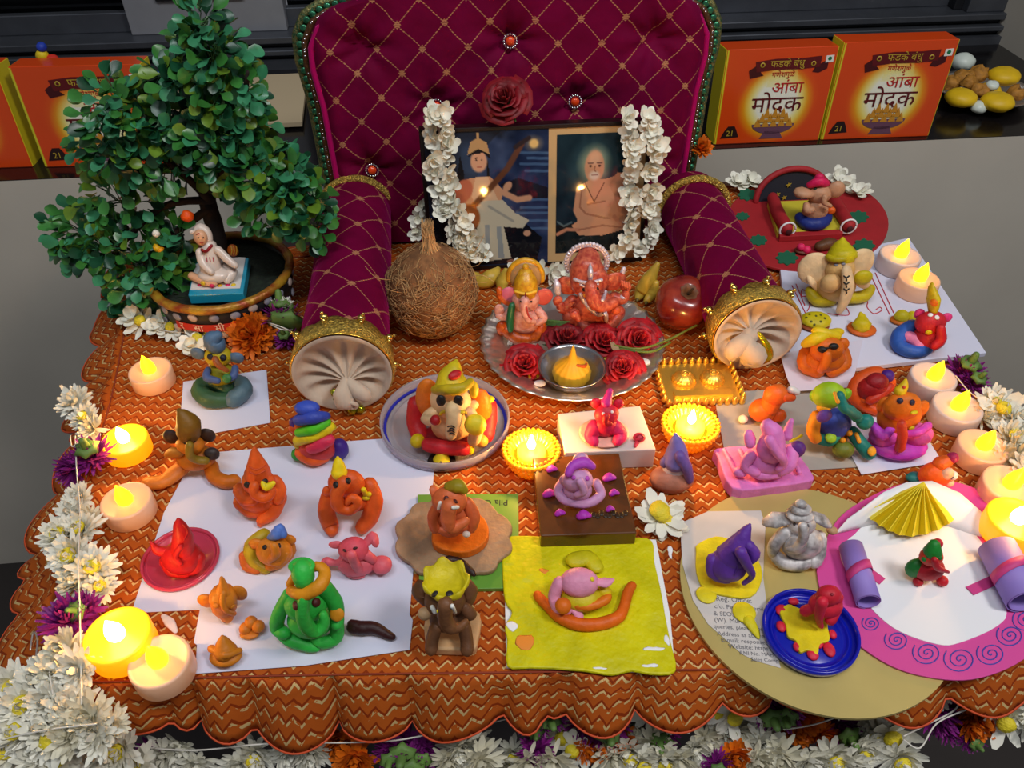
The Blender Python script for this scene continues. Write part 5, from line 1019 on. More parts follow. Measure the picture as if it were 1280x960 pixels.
f.t('hat', (222, 30, 90), [(1012, 231, 279, 4), (1024, 227, 281, 6), (1032, 229, 279, 5)]); f.b('hat_top', (222, 30, 90), 1024, 223, 277, 6); f.t('trunk', BE, [(1031, 246, 288, 3.5), (1030, 253, 289, 3), (1038, 257, 288, 2.5)]); f.t('arm', BE, [(1008, 256, 284, 4), (1010, 263, 287, 5), (1015, 262, 287, 4)]); f.b('orange_sweet', (236, 104, 24), 1039, 263, 280, 5, 4, 5); f.dot('eye', (20, 60, 30), 1019, 236, 2)
f = Fig('clay_mouse', 'brown clay mouse with pink bow at the front of the red disc', 'clay figure', 1020, 309, .0072); f.t('body', (96, 60, 34), [(1024, 308, 313, 6), (1036, 305, 311, 8), (1046, 305, 311, 5)]); f.b('dish', (110, 50, 30), 1003, 313, 316, 10, 8, 3); f.b('bow', (222, 40, 96), 1001, 309, 317, 5); f.b('bow', (222, 40, 96), 1008, 312, 318, 5)
# cream big ears
f = FG('cream clay elephant with huge ears and yellow crown on the white board', 1048, 375, .0064)
CC = (238, 204, 156); YO = (196, 178, 20)
f.t('leg', YO, [(1012, 364, 376, 6), (1020, 374, 381, 8), (1038, 375, 381, 8)]); f.t('leg', YO, [(1088, 361, 374, 6), (1080, 370, 378, 8), (1062, 372, 380, 8)]); f.b('body', (216, 176, 110), 1045, 358, 378, 24, 17, 20); f.b('head', (218, 176, 110), 1050, 337, 376, 18, 14, 17); f.b('ear', CC, 1018, 336, 372, 20, 5, 21, rot=(-12, 0, -12)); f.b('ear', CC, 1076, 328, 370, 18, 5, 18, rot=(-12, 0, 12))
f.t('ear_lobe', CC, [(1014, 350, 374, 10), (1022, 362, 376, 5)], flat=.5); f.t('crown', (206, 190, 16), [(1052, 317, 371, 18), (1052, 308, 368, 12), (1053, 299, 366, 3)]); f.t('crown_band', (190, 172, 16), [(1035, 321, 374, 4), (1048, 325, 380, 4), (1068, 320, 376, 4)]); f.b('hand', (218, 176, 116), 1038, 354, 386, 13, 9, 12)
f.t('trunk', CC, [(1058, 338, 388, 7), (1060, 356, 392, 9), (1056, 374, 395, 8), (1050, 387, 395, 6)], flat=.7); f.t('arm', CC, [(1072, 346, 376, 8), (1080, 353, 380, 8)]); f.b('modak', (196, 180, 20), 1079, 347, 384, 11, 6, 10)
for k in range(6): f.d('trunk_mark', BK, [(1055+(k % 2)*3, 345+k*4), (1058, 347+k*4), (1061-(k % 2)*3, 345+k*4)], .9)
f.eyes((130, 130, 140), (1045, 331), (1054, 330), 2.5, ry=1.8)
f = Fig('clay_sweets', 'yellow clay cake with dark specks on a brown base', 'clay sweet', 1020, 405, .0064); f.b('base', (150, 70, 24), 1018, 406, 408, 19, 14, 3); f.b('cake', (206, 188, 16), 1020, 400, 406, 19, 15, 8)
for x, y in ((1008, 397), (1014, 402), (1020, 395), (1026, 402), (1031, 398), (1018, 406), (1026, 394), (1012, 393)): f.dot('speck', (90, 90, 20), x, y, 1.6)
f = Fig('clay_modak', 'yellow clay modak on orange disc on the white board', 'clay sweet', 1077, 412, .0064); f.b('dish', (206, 96, 24), 1077, 411, 413, 18, 15, 4); f.t('modak', (214, 194, 16), [(1077, 405, 413, 12), (1077, 397, 409, 6), (1076, 392, 407, 2.5)])
f = Fig('clay_modak', 'small pair of yellow clay balls beside the blue and red figure', 'clay sweet', 1128, 398, .0064); f.b('dish', (206, 110, 30), 1126, 400, 402, 13, 10, 3); f.b('ball', (200, 184, 20), 1127, 395, 402, 9, 8, 8); f.b('ball', (206, 190, 20), 1140, 396, 402, 7)
f = FG('red and blue clay figure with pink ears and yellow flame hat', 1152, 430, .0064)
f.t('leg', (44, 92, 180), [(1140, 408, 424, 9), (1124, 420, 430, 10), (1126, 434, 440, 9), (1144, 440, 446, 8), (1158, 436, 442, 8)]); f.t('lap', (232, 130, 170), [(1132, 420, 432, 7), (1142, 424, 436, 8), (1150, 432, 442, 6)]); f.b('body', (196, 34, 44), 1162, 422, 436, 20, 16, 18); f.b('head', (204, 36, 46), 1163, 404, 434, 18, 14, 16); f.b('ear', (230, 60, 130), 1149, 392, 428, 6, 4, 7); f.b('ear', (230, 60, 130), 1183, 397, 428, 7, 4, 7)
f.t('hat', (214, 186, 20), [(1166, 386, 430, 9), (1167, 374, 428, 12), (1165, 362, 425, 7), (1165, 357, 424, 4)], flat=.6); f.dot('hat_jewel', (236, 120, 20), 1168, 378, 5); f.eyes((240, 240, 240), (1163, 394), (1171, 397), 3); f.dot('mouth', YE, 1161, 415, 4); f.t('trunk', (196, 30, 40), [(1176, 410, 446, 5), (1176, 424, 448, 6), (1168, 432, 450, 5)])
# orange in sunglasses
f = FG('orange clay elephant in black sunglasses with yellow turban', 1032, 460, .0072)
OS = (214, 104, 18)
f.t('leg', OS, [(1010, 442, 456, 11), (1006, 456, 464, 9), (1022, 464, 469, 9)]); f.t('leg', OS, [(1050, 440, 456, 11), (1054, 454, 463, 10), (1040, 463, 469, 9)]); f.b('body', OS, 1031, 449, 464, 24, 17, 17); f.b('head', OS, 1034, 437, 468, 20, 14, 17); f.b('ear', OS, 1053, 431, 462, 8, 6, 10); f.t('trunk', OS, [(1034, 443, 478, 5), (1032, 455, 480, 6), (1026, 462, 478, 5)])
f.t('turban', (222, 192, 20), [(1006, 430, 462, 5), (1018, 424, 466, 8), (1032, 419, 462, 7), (1050, 415, 456, 5)]); f.t('turban', (222, 192, 20), [(1020, 414, 460, 6), (1030, 416, 462, 6), (1046, 420, 462, 6)]); f.dot('lens', BK, 1028, 437, 6, ry=4); f.dot('lens', BK, 1042, 433, 6, ry=4); f.d('bridge', BK, [(1029, 436), (1041, 434)], 1.2)
# orange bird-like on grey card
f = FG('plain orange clay figure with white cap on the grey card', 958, 525, .0016)
f.b('body', (232, 104, 26), 953, 513, 526, 17, 15, 15); f.t('neck', (232, 104, 26), [(962, 508, 528, 12), (968, 494, 526, 12)]); f.b('head', (234, 104, 30), 970, 494, 528, 15, 12, 14); f.t('nose', (226, 90, 30), [(980, 496, 532, 6), (990, 497, 530, 5)]); f.b('leg', (226, 96, 24), 972, 519, 527, 11, 9, 9); f.t('cap', (236, 230, 224), [(989, 487, 528, 5), (996, 490, 528, 4)])
f = Fig('clay_pellet', 'small round white pellet at the left of the grey card', 'clay piece', 929, 527, .0016); f.b('pellet', (240, 226, 200), 929, 524, 528, 6, 6, 5)
# lilac-pink on slab
f = FG('lilac-pink clay elephant reclining on a ridged pink slab', 955, 590, .0016); PP_ = (222, 124, 196)
f.slab('slab', PP_, smooth_poly([(896, 560), (898, 572), (916, 610), (960, 609), (1012, 601), (1016, 592), (998, 566), (996, 555), (950, 556)], 3), .011, bev=.003); f.z = .0124
for x in (905, 925, 985): f.t('slab_ridge', PP_, [(x, 563, 567, 3), (x+9, 580, 584, 3), (x+14, 590, 594, 3)])
f.b('body', PP_, 962, 575, 590, 28, 20, 18); f.t('head', PP_, [(964, 562, 592, 18), (966, 543, 588, 13), (960, 533, 585, 9)]); f.t('ear', PP_, [(938, 552, 586, 9), (936, 545, 584, 8)], flat=.6); f.t('ear', PP_, [(984, 545, 585, 6), (986, 535, 582, 5), (989, 526, 580, 3)]); f.t('arm', PP_, [(938, 570, 594, 7), (932, 582, 597, 7), (945, 590, 602, 6)])
f.t('leg', PP_, [(935, 584, 594, 7), (950, 593, 601, 7), (972, 592, 601, 6)]); f.t('leg', PP_, [(990, 562, 588, 8), (988, 580, 598, 8), (976, 590, 602, 6)]); f.t('trunk', PP_, [(962, 550, 604, 6), (972, 566, 608, 6), (980, 578, 606, 5), (973, 586, 606, 4)]); f.b('foot', PP_, 925, 590, 597, 9, 7, 7); f.b('bowl', (96, 44, 130), 996, 562, 588, 10, 8, 12); f.d('bowl_rim', YE, [(988, 552), (995, 549), (1002, 545)], 1.8)
# green / blue
f = FG('lime-headed clay figure with blue belly and teal striped limbs', 1050, 560, .0016); TE = (26, 126, 116)
f.b('body', (58, 78, 176), 1042, 530, 558, 21, 17, 22); f.b('head', (160, 196, 30), 1036, 494, 556, 20, 15, 17); f.b('ear', (130, 190, 40), 1019, 494, 552, 7, 5, 9); f.b('ear', (130, 190, 40), 1057, 493, 552, 7, 5, 9); f.b('collar', (236, 168, 30), 1030, 509, 562, 9, 6, 6); f.t('trunk', TE, [(1050, 494, 578, 5), (1054, 508, 582, 6), (1062, 514, 580, 6), (1072, 519, 574, 5)])
f.d('trunk_stripe', (236, 160, 30), [(1045, 492), (1048, 502)], 2.4); f.b('belly_patch', (110, 70, 160), 1030, 520, 576, 9, 5, 10); f.t('arm', (240, 150, 30), [(1020, 520, 560, 7), (1016, 538, 566, 8), (1020, 548, 568, 7)]); f.t('leg', (30, 140, 120), [(1020, 545, 562, 9), (1036, 548, 566, 10), (1044, 545, 566, 7)]); f.dot('lime_patch', (160, 200, 40), 1038, 547, 7); f.b('paw', TE, 1081, 527, 568, 10, 9, 10); f.t('arm', TE, [(1062, 512, 566, 6), (1072, 522, 568, 7)])
f.t('leg', TE, [(1066, 540, 562, 8), (1076, 555, 572, 8), (1086, 566, 576, 9)]); f.d('leg_stripe', (236, 160, 30), [(1070, 543), (1074, 552)], 2.4); f.dot('sole', (236, 170, 40), 1089, 564, 6); f.b('foot', (110, 120, 40), 1054, 562, 572, 13, 11, 11); f.d('foot_patch', (236, 150, 30), [(1053, 552), (1058, 545), (1060, 540)], 4)
# red-orange behind
f = FG('orange and deep red curled clay figure with violet ball behind the others', 1092, 505, .0026)
f.t('body', (222, 84, 18), [(1112, 478, 500, 8), (1098, 467, 494, 9), (1078, 474, 498, 10), (1068, 492, 506, 10), (1078, 505, 512, 8), (1096, 513, 518, 7)]); f.b('belly', (160, 22, 26), 1091, 487, 508, 20, 15, 18); f.b('head', (150, 20, 30), 1096, 478, 508, 14, 12, 12); f.b('ball', (76, 30, 130), 1109, 470, 500, 8); f.t('trunk', (196, 50, 24), [(1112, 484, 510, 6), (1100, 494, 516, 5), (1088, 500, 518, 6)]); f.b('foot', (228, 96, 24), 1080, 498, 512, 6)
# orange-magenta
f = FG('orange clay elephant with small crown and magenta trousers', 1125, 550, .0026); OM = (224, 112, 18)
f.b('seat', (198, 60, 190), 1122, 555, 562, 36, 26, 12); f.b('leg', (222, 90, 200), 1105, 544, 562, 18, 14, 15); f.t('fold', (196, 70, 210), [(1092, 532, 562, 5), (1104, 545, 572, 6), (1114, 535, 566, 5)]); f.b('leg', (236, 96, 180), 1146, 543, 562, 19, 14, 15); f.t('fold', (214, 70, 196), [(1133, 543, 572, 4), (1148, 540, 574, 5), (1160, 532, 562, 5)])
f.b('body', OM, 1124, 520, 558, 26, 16, 26); f.b('head', OM, 1127, 508, 562, 22, 14, 20); f.b('ear', OM, 1106, 506, 556, 10, 5, 13); f.b('ear', OM, 1151, 511, 556, 9, 5, 13); f.t('trunk', (200, 62, 40), [(1127, 530, 580, 5), (1128, 545, 580, 6), (1125, 560, 578, 6)]); f.t('crown', (228, 186, 20), [(1125, 489, 558, 7), (1130, 482, 556, 5), (1132, 475, 553, 2)]); f.eyes((40, 36, 60), (1125, 501), (1140, 503), 3.6); f.dot('tusk', YE, 1142, 515, 5, ry=2.4); f.dot('sweet', YE, 1139, 535, 4); f.dot('jewel', (210, 60, 20), 1130, 484, 2)
# half hidden one
f = FG('orange clay figure with teal edge half hidden behind the white half-moon', 1165, 605, .0006)
f.b('body', (222, 88, 18), 1168, 594, 606, 20, 15, 18); f.b('foot', (22, 110, 110), 1144, 597, 603, 12, 8, 7); f.b('ball', (150, 30, 80), 1191, 572, 602, 7); f.t('cap', (214, 92, 24), [(1176, 580, 604, 10), (1186, 575, 602, 7)]); f.b('face', (236, 190, 160), 1184, 592, 612, 8, 6, 9); f.b('eye_ball', (226, 226, 226), 1191, 594, 610, 6); f.dot('pupil', (40, 60, 90), 1190, 597, 2); f.b('trunk_tip', (240, 190, 160), 1186, 603, 611, 6)
# purple on yellow / newspaper
f = FG('purple clay elephant with pointed hood on a flat yellow clay round', 910, 720, .0042)
f.slab('yellow_round', (232, 210, 20), smooth_poly([(870, 690), (872, 680), (895, 670), (920, 678), (948, 700), (952, 725), (938, 746), (905, 744), (880, 735), (871, 715)], 3), .0022, bev=.0007); f.z = .0066; PU_ = (98, 52, 156)
f.b('body', PU_, 910, 706, 724, 24, 20, 24); f.t('hood', PU_, [(914, 695, 722, 19), (924, 680, 720, 14), (932, 665, 716, 7), (937, 656, 713, 2)]); f.t('cheek', PU_, [(936, 682, 726, 7), (943, 692, 730, 7), (940, 700, 732, 5)]); f.t('arm', PU_, [(892, 700, 722, 9), (892, 715, 728, 9), (908, 722, 732, 8)]); f.t('trunk', PU_, [(926, 690, 738, 7), (934, 706, 740, 6), (940, 720, 738, 4), (930, 729, 736, 3)]); f.d('crease', (76, 36, 130), [(916, 690), (922, 705), (918, 718)], 1.2)
for lab, x, y, r in (('small flat yellow clay disc left of the purple elephant', 883, 743, 13), ('flat yellow clay drop with tail right below the purple elephant', 930, 765, 15)):
    g = Fig('clay_disc', lab, 'clay piece', x, y, .0043); g.b('disc', (224, 206, 24), x, y, y+1, r, r, 2.5)
    if r == 15: g.t('tail', (214, 200, 24), [(936, 776, 777, 8), (945, 790, 791, 5), (948, 797, 798, 2)], flat=.5)
# silver figure
sil = mat('silver_clay', (226, 220, 218), .45, .1, bump=.8, bscale=160, rgb2=(120, 116, 116), vscale=110)
f = FG('silver painted clay elephant seated on the gold cake board', 1000, 695, .0036)
f.b('body', sil, 1002, 678, 698, 26, 20, 24); f.b('head', sil, 1002, 655, 694, 17, 14, 15); f.t('ear', sil, [(985, 648, 690, 9), (968, 650, 690, 12), (960, 652, 690, 8)], flat=.5); f.t('ear', sil, [(1018, 646, 690, 8), (1030, 651, 690, 10), (1036, 655, 690, 6)], flat=.5); f.b('crown', sil, 1000, 643, 692, 17, 13, 6); f.b('crown_ring', sil, 1001, 636, 690, 13, 10, 6); f.b('crown_top', sil, 1001, 630, 689, 7, 6, 5)
f.t('leg', sil, [(966, 690, 700, 7), (978, 702, 708, 9), (1000, 705, 711, 9), (1012, 700, 708, 7)]); f.t('leg', sil, [(1024, 672, 694, 9), (1022, 690, 702, 10), (1018, 702, 710, 9)]); f.t('arm', sil, [(982, 664, 696, 8), (970, 678, 702, 8), (966, 688, 704, 7)]); f.t('trunk', sil, [(1004, 658, 712, 6), (1004, 672, 716, 6), (996, 684, 716, 5), (986, 686, 714, 4)]); f.b('belly', sil, 995, 682, 708, 14, 10, 13); f.eyes((90, 86, 90), (993, 655), (1010, 657), 2); f.b('hand', (190, 150, 110), 1040, 663, 680, 7, 6, 5)
# blue lid figure
f = FG('red clay figure on spotted yellow patch inside the blue lid', 1005, 785, .0064); RR = (214, 34, 60)
f.slab('yellow_patch', (226, 204, 16), smooth_poly([(975, 765), (985, 755), (1000, 760), (1030, 765), (1035, 785), (1037, 800), (1025, 805), (1022, 818), (1010, 812), (1000, 815), (995, 800), (985, 795), (982, 780)], 3), .0028, bev=.0007)
for x, y, rx, ry in ((978, 763, 9, 7), (976, 783, 6, 6), (998, 787, 12, 8), (1021, 797, 8, 12), (996, 809, 5, 5), (1016, 818, 7, 6), (1037, 812, 7, 8), (1041, 793, 5, 5), (992, 752, 7, 4)): f.b('red_spot', RR, x, y, y+1, rx, ry/.8, 3.5)
f.z = .0092; f.b('body', RR, 1032, 756, 772, 21, 17, 17); f.b('head', (200, 30, 50), 1036, 744, 774, 15, 12, 13); f.t('trunk', RR, [(1028, 752, 786, 7), (1024, 766, 788, 6), (1025, 778, 788, 4), (1027, 783, 789, 3)]); f.t('leg', RR, [(1020, 758, 774, 6), (1006, 764, 774, 7)]); f.t('leg', RR, [(1045, 762, 776, 7), (1038, 775, 784, 7)]); f.b('ear', RR, 1048, 748, 776, 6, 5, 8); f.dot('eye', (150, 16, 40), 1040, 743, 2)
# tiny red-green
f = FG('tiny red and green clay elephant on the white oval of the pink disc', 1162, 722, .0062)
f.b('cushion', (26, 120, 44), 1144, 710, 723, 12, 9, 15); f.b('body', (180, 22, 36), 1160, 710, 724, 19, 15, 17); f.b('head', (206, 62, 36), 1164, 696, 726, 14, 11, 12); f.t('hat', (24, 130, 44), [(1166, 689, 726, 11), (1168, 681, 724, 7)]); f.b('hat_ball', (200, 20, 50), 1172, 679, 722, 6); f.dot('eye', (24, 120, 44), 1155, 699, 3); f.dot('eye', (24, 120, 44), 1175, 697, 3)
f.t('trunk', (180, 18, 32), [(1168, 700, 738, 4), (1172, 710, 740, 4), (1185, 715, 734, 2)]); f.b('foot', (200, 26, 40), 1148, 727, 730, 6); f.b('foot', (200, 26, 40), 1178, 726, 730, 7)
# ================================================================ painted idols on the steel plate
def pmat(n, c, c2=None, r=.35, metal=0.): return mat('paint_'+n, c, r, metal, bump=.4, bscale=300, rgb2=c2, vscale=260)
skin_p = pmat('pink_skin', (226, 172, 160), (196, 120, 110)); red_s = pmat('terracotta', (214, 108, 76), (172, 60, 48)); silv = mat('paint_silver', (228, 216, 224), .3, .35, bump=.8, bscale=500); yg_ = pmat('yellow_gold', (222, 172, 30), (190, 130, 20)); org = pmat('orange_robe', (222, 100, 26), (180, 70, 20))
f = Fig('ganesha_idol', 'small painted elephant-god idol with yellow crown and pink ears, left on the plate', 'idol', 655, 425, .003)
f.t('leg', org, [(634, 412, 425, 9), (646, 422, 430, 8), (660, 424, 431, 7)]); f.t('leg', org, [(675, 408, 424, 9), (670, 420, 429, 8), (660, 424, 430, 6)]); f.b('body', skin_p, 656, 400, 424, 20, 14, 21); f.b('head', skin_p, 657, 375, 424, 17, 12, 16); f.b('crown_back', mat('paint_tan', (170, 140, 96), .4, .2), 657, 347, 417, 19, 4, 22)
f.b('ear', mat('paint_ear_pink', (232, 120, 150), .4), 637, 369, 421, 11, 3, 12, rot=(0, 0, -12)); f.b('ear', mat('paint_ear_red', (206, 92, 84), .4), 680, 371, 421, 11, 3, 12, rot=(0, 0, 12)); f.t('crown', yg_, [(657, 362, 423, 15), (657, 352, 421, 14), (657, 343, 419, 10)]); f.b('crown_knob', yg_, 657, 333, 418, 4); f.d('crown_band', (236, 190, 60), [(645, 364), (657, 367), (669, 364)], 1.8)
mb = MB(); c_ = WG(657, 346, 419, .003); k = f.k; mb.tube([c_+V((20*k*cos(a), .004, 24*k*sin(a)-.003)) for a in np.linspace(-.2, pi+.2, 22)], .0026, seg=8, sub=1); mk(mb, 'halo', yg_, f.root)
f.t('trunk', skin_p, [(656, 376, 436, 6), (655, 388, 438, 5), (661, 399, 438, 5), (668, 402, 436, 3)]); f.t('arm', skin_p, [(640, 388, 424, 6), (630, 396, 425, 5), (624, 394, 424, 5)]); f.b('palm', skin_p, 624, 388, 424, 6, 3, 9); f.t('arm', skin_p, [(672, 388, 424, 6), (680, 398, 428, 5), (672, 404, 430, 4)])
f.t('upper_arm', org, [(638, 380, 422, 4), (626, 372, 420, 4), (624, 362, 418, 4)]); f.b('flower_bud', org, 625, 366, 419, 4, 4, 6); f.t('green_sash', mat('paint_green', (26, 100, 60), .4), [(640, 382, 430, 4), (638, 396, 432, 5), (638, 412, 433, 4)]); f.b('robe_fold', org, 628, 410, 424, 8, 7, 11); f.eyes(BK, (651, 377), (664, 377), 1.3); f.d('forehead_mark', (150, 20, 30), [(657, 366), (657, 371)], .9); f.d('trunk_lines', (190, 60, 60), [(658, 384), (660, 394), (664, 399)], 1); f.b('foot', skin_p, 646, 426, 429, 6, 6, 4)
f = Fig('ganesha_idol', 'larger terracotta elephant-god idol with silver crown and beads, right on the plate', 'idol', 740, 410, .003)
f.t('leg', red_s, [(712, 395, 412, 10), (724, 406, 418, 9), (744, 410, 419, 8)]); f.t('leg', red_s, [(772, 390, 410, 10), (764, 404, 417, 9), (746, 410, 419, 7)]); f.b('body', red_s, 742, 385, 410, 27, 19, 26); f.b('head', red_s, 737, 352, 408, 23, 16, 24)
f.b('ear', red_s, 709, 357, 404, 14, 4, 13, rot=(0, 10, -15)); f.b('ear', red_s, 768, 352, 404, 15, 4, 13, rot=(0, -10, 15)); f.t('crown', red_s, [(734, 344, 404, 22), (734, 332, 402, 20), (735, 325, 400, 16)])
mb = MB(); c_ = WG(734, 331, 399, .003); k = f.k
for a in np.linspace(-.5, pi+.5, 26): mb.ball(c_+V((25.5*k*cos(a), .004, 26*k*sin(a))), .0021, seg=8, ring=6)
mb.tube([c_+V((23*k*cos(a), .004, 23.5*k*sin(a))) for a in np.linspace(-.5, pi+.5, 26)], .0019, seg=8, sub=1); mk(mb, 'silver_halo', silv, f.root)
f.d('crown_band', silv, [(719, 349), (727, 352), (738, 353), (751, 350)], 2.2); f.t('crown_jewel', silv, [(738, 347, 416, 6), (738, 339, 415, 7), (738, 331, 412, 2)], flat=.5); f.d('brow', silv, [(726, 355), (731, 358), (736, 355), (741, 358), (747, 355)], 1.6)
f.t('trunk', red_s, [(739, 358, 424, 8), (741, 370, 428, 9), (746, 380, 430, 9), (758, 382, 428, 7), (768, 377, 424, 6)]); f.b('sweet', (210, 90, 50), 770, 388, 424, 6); f.eyes(BK, (730, 362), (747, 361), 2.2); f.dot('cheek_gold', (236, 160, 50), 731, 369, 3)
f.t('arm', red_s, [(716, 376, 408, 8), (704, 386, 411, 7), (700, 380, 412, 5)]); f.b('hand', red_s, 697, 376, 412, 6, 4, 7); f.t('conch', silv, [(697, 366, 409, 4), (696, 357, 408, 5), (695, 350, 406, 2)]); f.b('cuff', silv, 701, 386, 412, 6, 5, 3)
f.t('arm', red_s, [(768, 372, 405, 8), (780, 374, 408, 6), (782, 364, 406, 5)]); f.b('hand', red_s, 782, 359, 405, 7, 4, 7); f.t('axe', silv, [(777, 356, 404, 2), (777, 345, 402, 3), (780, 336, 400, 3)]); f.b('cuff', silv, 780, 371, 408, 6, 5, 3); f.t('hand', red_s, [(718, 392, 424, 7), (722, 398, 426, 4)])
for fx in range(4): f.t('finger', (214, 110, 80), [(778+fx*3, 357+fx, 410, 1.6), (777+fx*3, 351+fx, 409, 1.4)])
f.d('bead_necklace', silv, [(726, 367), (730, 376), (738, 386), (748, 393), (756, 390), (757, 400)], 2.6); f.d('bead_necklace', silv, [(756, 364), (755, 371), (752, 376)], 2.4)
for dx in (0, 6, 12): f.d('arm_crease', (150, 40, 34), [(712+dx*.3, 378+dx), (720, 376+dx)], .7)
# ================================================================ roses
def rose_mesh(seed, R=.016):
    rn = random.Random(seed); mb = MB()
    for k in range(22):
        q = k/22; a = k*2.4; rr = R*(.12+.88*q); hgt = R*(1.05-.75*q*q); wd = .7+.5*q
        vs = []
        for i in range(5):
            for j in range(6):
                u = (i/4-.5)*2*wd; t = j/5; ru = rr*(.35+.65*t)*(1+.25*q*t*t)
                z = hgt*t*(1-.35*t*t*q)-R*.15; ru += R*.18*q*max(0, t-.7)*3+rn.uniform(-.0003, .0003)
                vs.append((ru*cos(a+u*(1-.2*t)), ru*sin(a+u*(1-.2*t)), z+.0012*sin(u*5+k)*t))
        mb.add(vs, [(i*6+j, (i+1)*6+j, (i+1)*6+j+1, i*6+j+1) for i in range(4) for j in range(5)])
    return mb
rose_m = mat('rose_red', (176, 6, 24), .6, sheen=.4, var=.4, vscale=90); leafm = mat('sepal_green', (70, 120, 50), .5, var=.3, vscale=80)
for i, (x, y, yg, sz, rx, rz, lab) in enumerate(((656, 455, 462, 1.0, 32, 0, 'front left red rose beside the steel bowl'), (708, 421, 434, 1.15, 12, 40, 'large dark red rose behind the steel bowl'), (754, 420, 434, 1.0, 25, 30, 'red rose between the bowl and the terracotta idol'),
                                         (798, 413, 432, 1.1, 38, 10, 'red rose at the right of the terracotta idol'), (778, 462, 467, .9, 30, -10, 'front right crimson rose beside the steel bowl'), (632, 127, 0, 1.15, 62, 20, 'red rose resting on top of the picture frame'))):
    if yg: p = WG(x, y, yg+2, .003); p.z = .0085
    else: p = FH(632, 130, -.004)+V((0, 0, .002))
    t_ = T('red_rose', lab, 'flower', p, 'red roses'); R = (Euler((radians(rx), 0, radians(rz)), 'XYZ').to_matrix() if yg else Euler((radians(38), radians(-12), 0)).to_matrix())
    mb = rose_mesh(i, .0175*sz)
    for k in range(len(mb.v)): mb.v[k] = p+R@mb.v[k]; mb.v[k].z = max(mb.v[k].z, .0032)
    o = mk(mb, 'petals', rose_m if i not in (1, 5) else mat('rose_crimson', (132, 4, 22), .6, sheen=.2, var=.4, vscale=90), t_); md = o.modifiers.new('s', 'SOLIDIFY'); md.thickness = .00035
    mb = MB()
    for k in range(5):
        a = k*1.257; e = R@V((cos(a), sin(a), -.1)); mb.tube([p-R@V((0, 0, .003)), p+e*.010*sz-R@V((0, 0, .002)), p+e*.0185*sz], [.003, .0032, .0006], seg=6, flat=.3)
    for v in mb.v: v.z = max(v.z, .0032)
    mk(mb, 'sepals', leafm, t_)
f = Fig('rose_twig', 'green rose twig lying over the right rim of the steel plate', 'twig', 800, 440, .013)
f.t('stem', (120, 130, 50), [(768, 432, 436, 1.6), (800, 436, 440, 1.6), (835, 425, 428, 1.6), (870, 407, 411, 1.4)]); f.t('stem', (96, 120, 44), [(775, 436, 440, 1.4), (812, 440, 444, 1.6), (838, 428, 432, 1.3)]); f.t('dry_leaf', (176, 148, 110), [(764, 426, 430, 2), (769, 435, 439, 5), (778, 442, 446, 2)], flat=.2)
f.t('leaf', (96, 130, 30), [(770, 440, 444, 2), (785, 446, 450, 4), (796, 450, 454, 1)], flat=.2)
f = Fig('grass_bundle', 'bundle of green grass blades between the two idols', 'grass', 690, 405, .012)
for k in range(7): f.t('blade', (70, 110, 50), [(664+k, 396+k*1.5, 412, 1.0), (685, 400+k, 414, 1.4), (712-k*2, 408+k*.8-6, 416, .7)], flat=.4)
for x, y, c_ in ((757, 446, (206, 190, 30)), (675, 479, (226, 220, 226)), (667, 470, (210, 180, 30)), (805, 452, (226, 228, 226))):
    g = Fig('flower_petal', 'loose %s petal on the steel plate near row %s' % ('white' if c_[2] > 100 else 'yellow', 'front' if y > 460 else 'back'), 'petal', x, y, .0035, 'loose petals on the steel plate'); g.root['label'] = {757: 'loose yellow petal right of the steel bowl', 675: 'loose white petal in front of the left rose', 667: 'loose yellow petal beside the front left rose', 805: 'loose white petal at the right plate rim'}[x]
    if x in (675, 805): g.z = .008
    g.b('petal', c_, x, y, y+3, 8, 6, 2)
# ================================================================ flowers
white_p2 = mat('white_petal', (234, 231, 216), .6, var=.05, vscale=80, sss=0); cream_p = mat('cream_petal', (226, 220, 196), .6, var=.08); purp = mat('purple_petal', (138, 30, 128), .55, var=.3, vscale=120); marig = mat('marigold_petal', (226, 112, 6), .6, var=.25, vscale=120); ycen = mat('yellow_centre', (226, 205, 40), .6, bump=1, bscale=600)
gsep = mat('green_calyx', (96, 130, 60), .6, var=.3, vscale=90); jas = mat('jasmine_petal', (240, 238, 222), .5, var=.04)
def petal(mb, d, up, L, w, curl=.3, base=0.):
    """ribbon petal along d, bending to up"""
    s_ = d.cross(up).normalized(); P = []
    for j, (t, ww) in enumerate(((0, .45), (.4, .9), (.75, 1.), (1., .35))):
        c_ = d*(base+L*t)+up*(curl*L*t*t); P += [c_-s_*w*.5*ww, c_+up*(-.12*w if 0 < j < 3 else 0), c_+s_*w*.5*ww]
    mb.add(P, [(j*3+i, j*3+i+1, j*3+i+4, j*3+i+3) for j in range(3) for i in range(2)])
def mum_mesh(seed, R, layers=5, nper=16, w=.0042):
    rn = random.Random(seed); mb = MB()
    for l in range(layers):
        el = radians(4+l*76/max(1, layers-1)); n = int(nper*(1-.55*l/layers))
        for k in range(n):
            a = 2*pi*(k+rn.random()*.8)/n+l*.4; e = el+rn.uniform(-.22, .2); L = R*(1-.3*l/layers)*rn.uniform(.8, 1.1)
            d = V((cos(a)*cos(e), sin(a)*cos(e), sin(e))); up = V((-cos(a)*sin(e), -sin(a)*sin(e), cos(e)))
            petal(mb, d, up, L, w*rn.uniform(.8, 1.2), rn.uniform(-.15, .45), R*.06)
    return mb
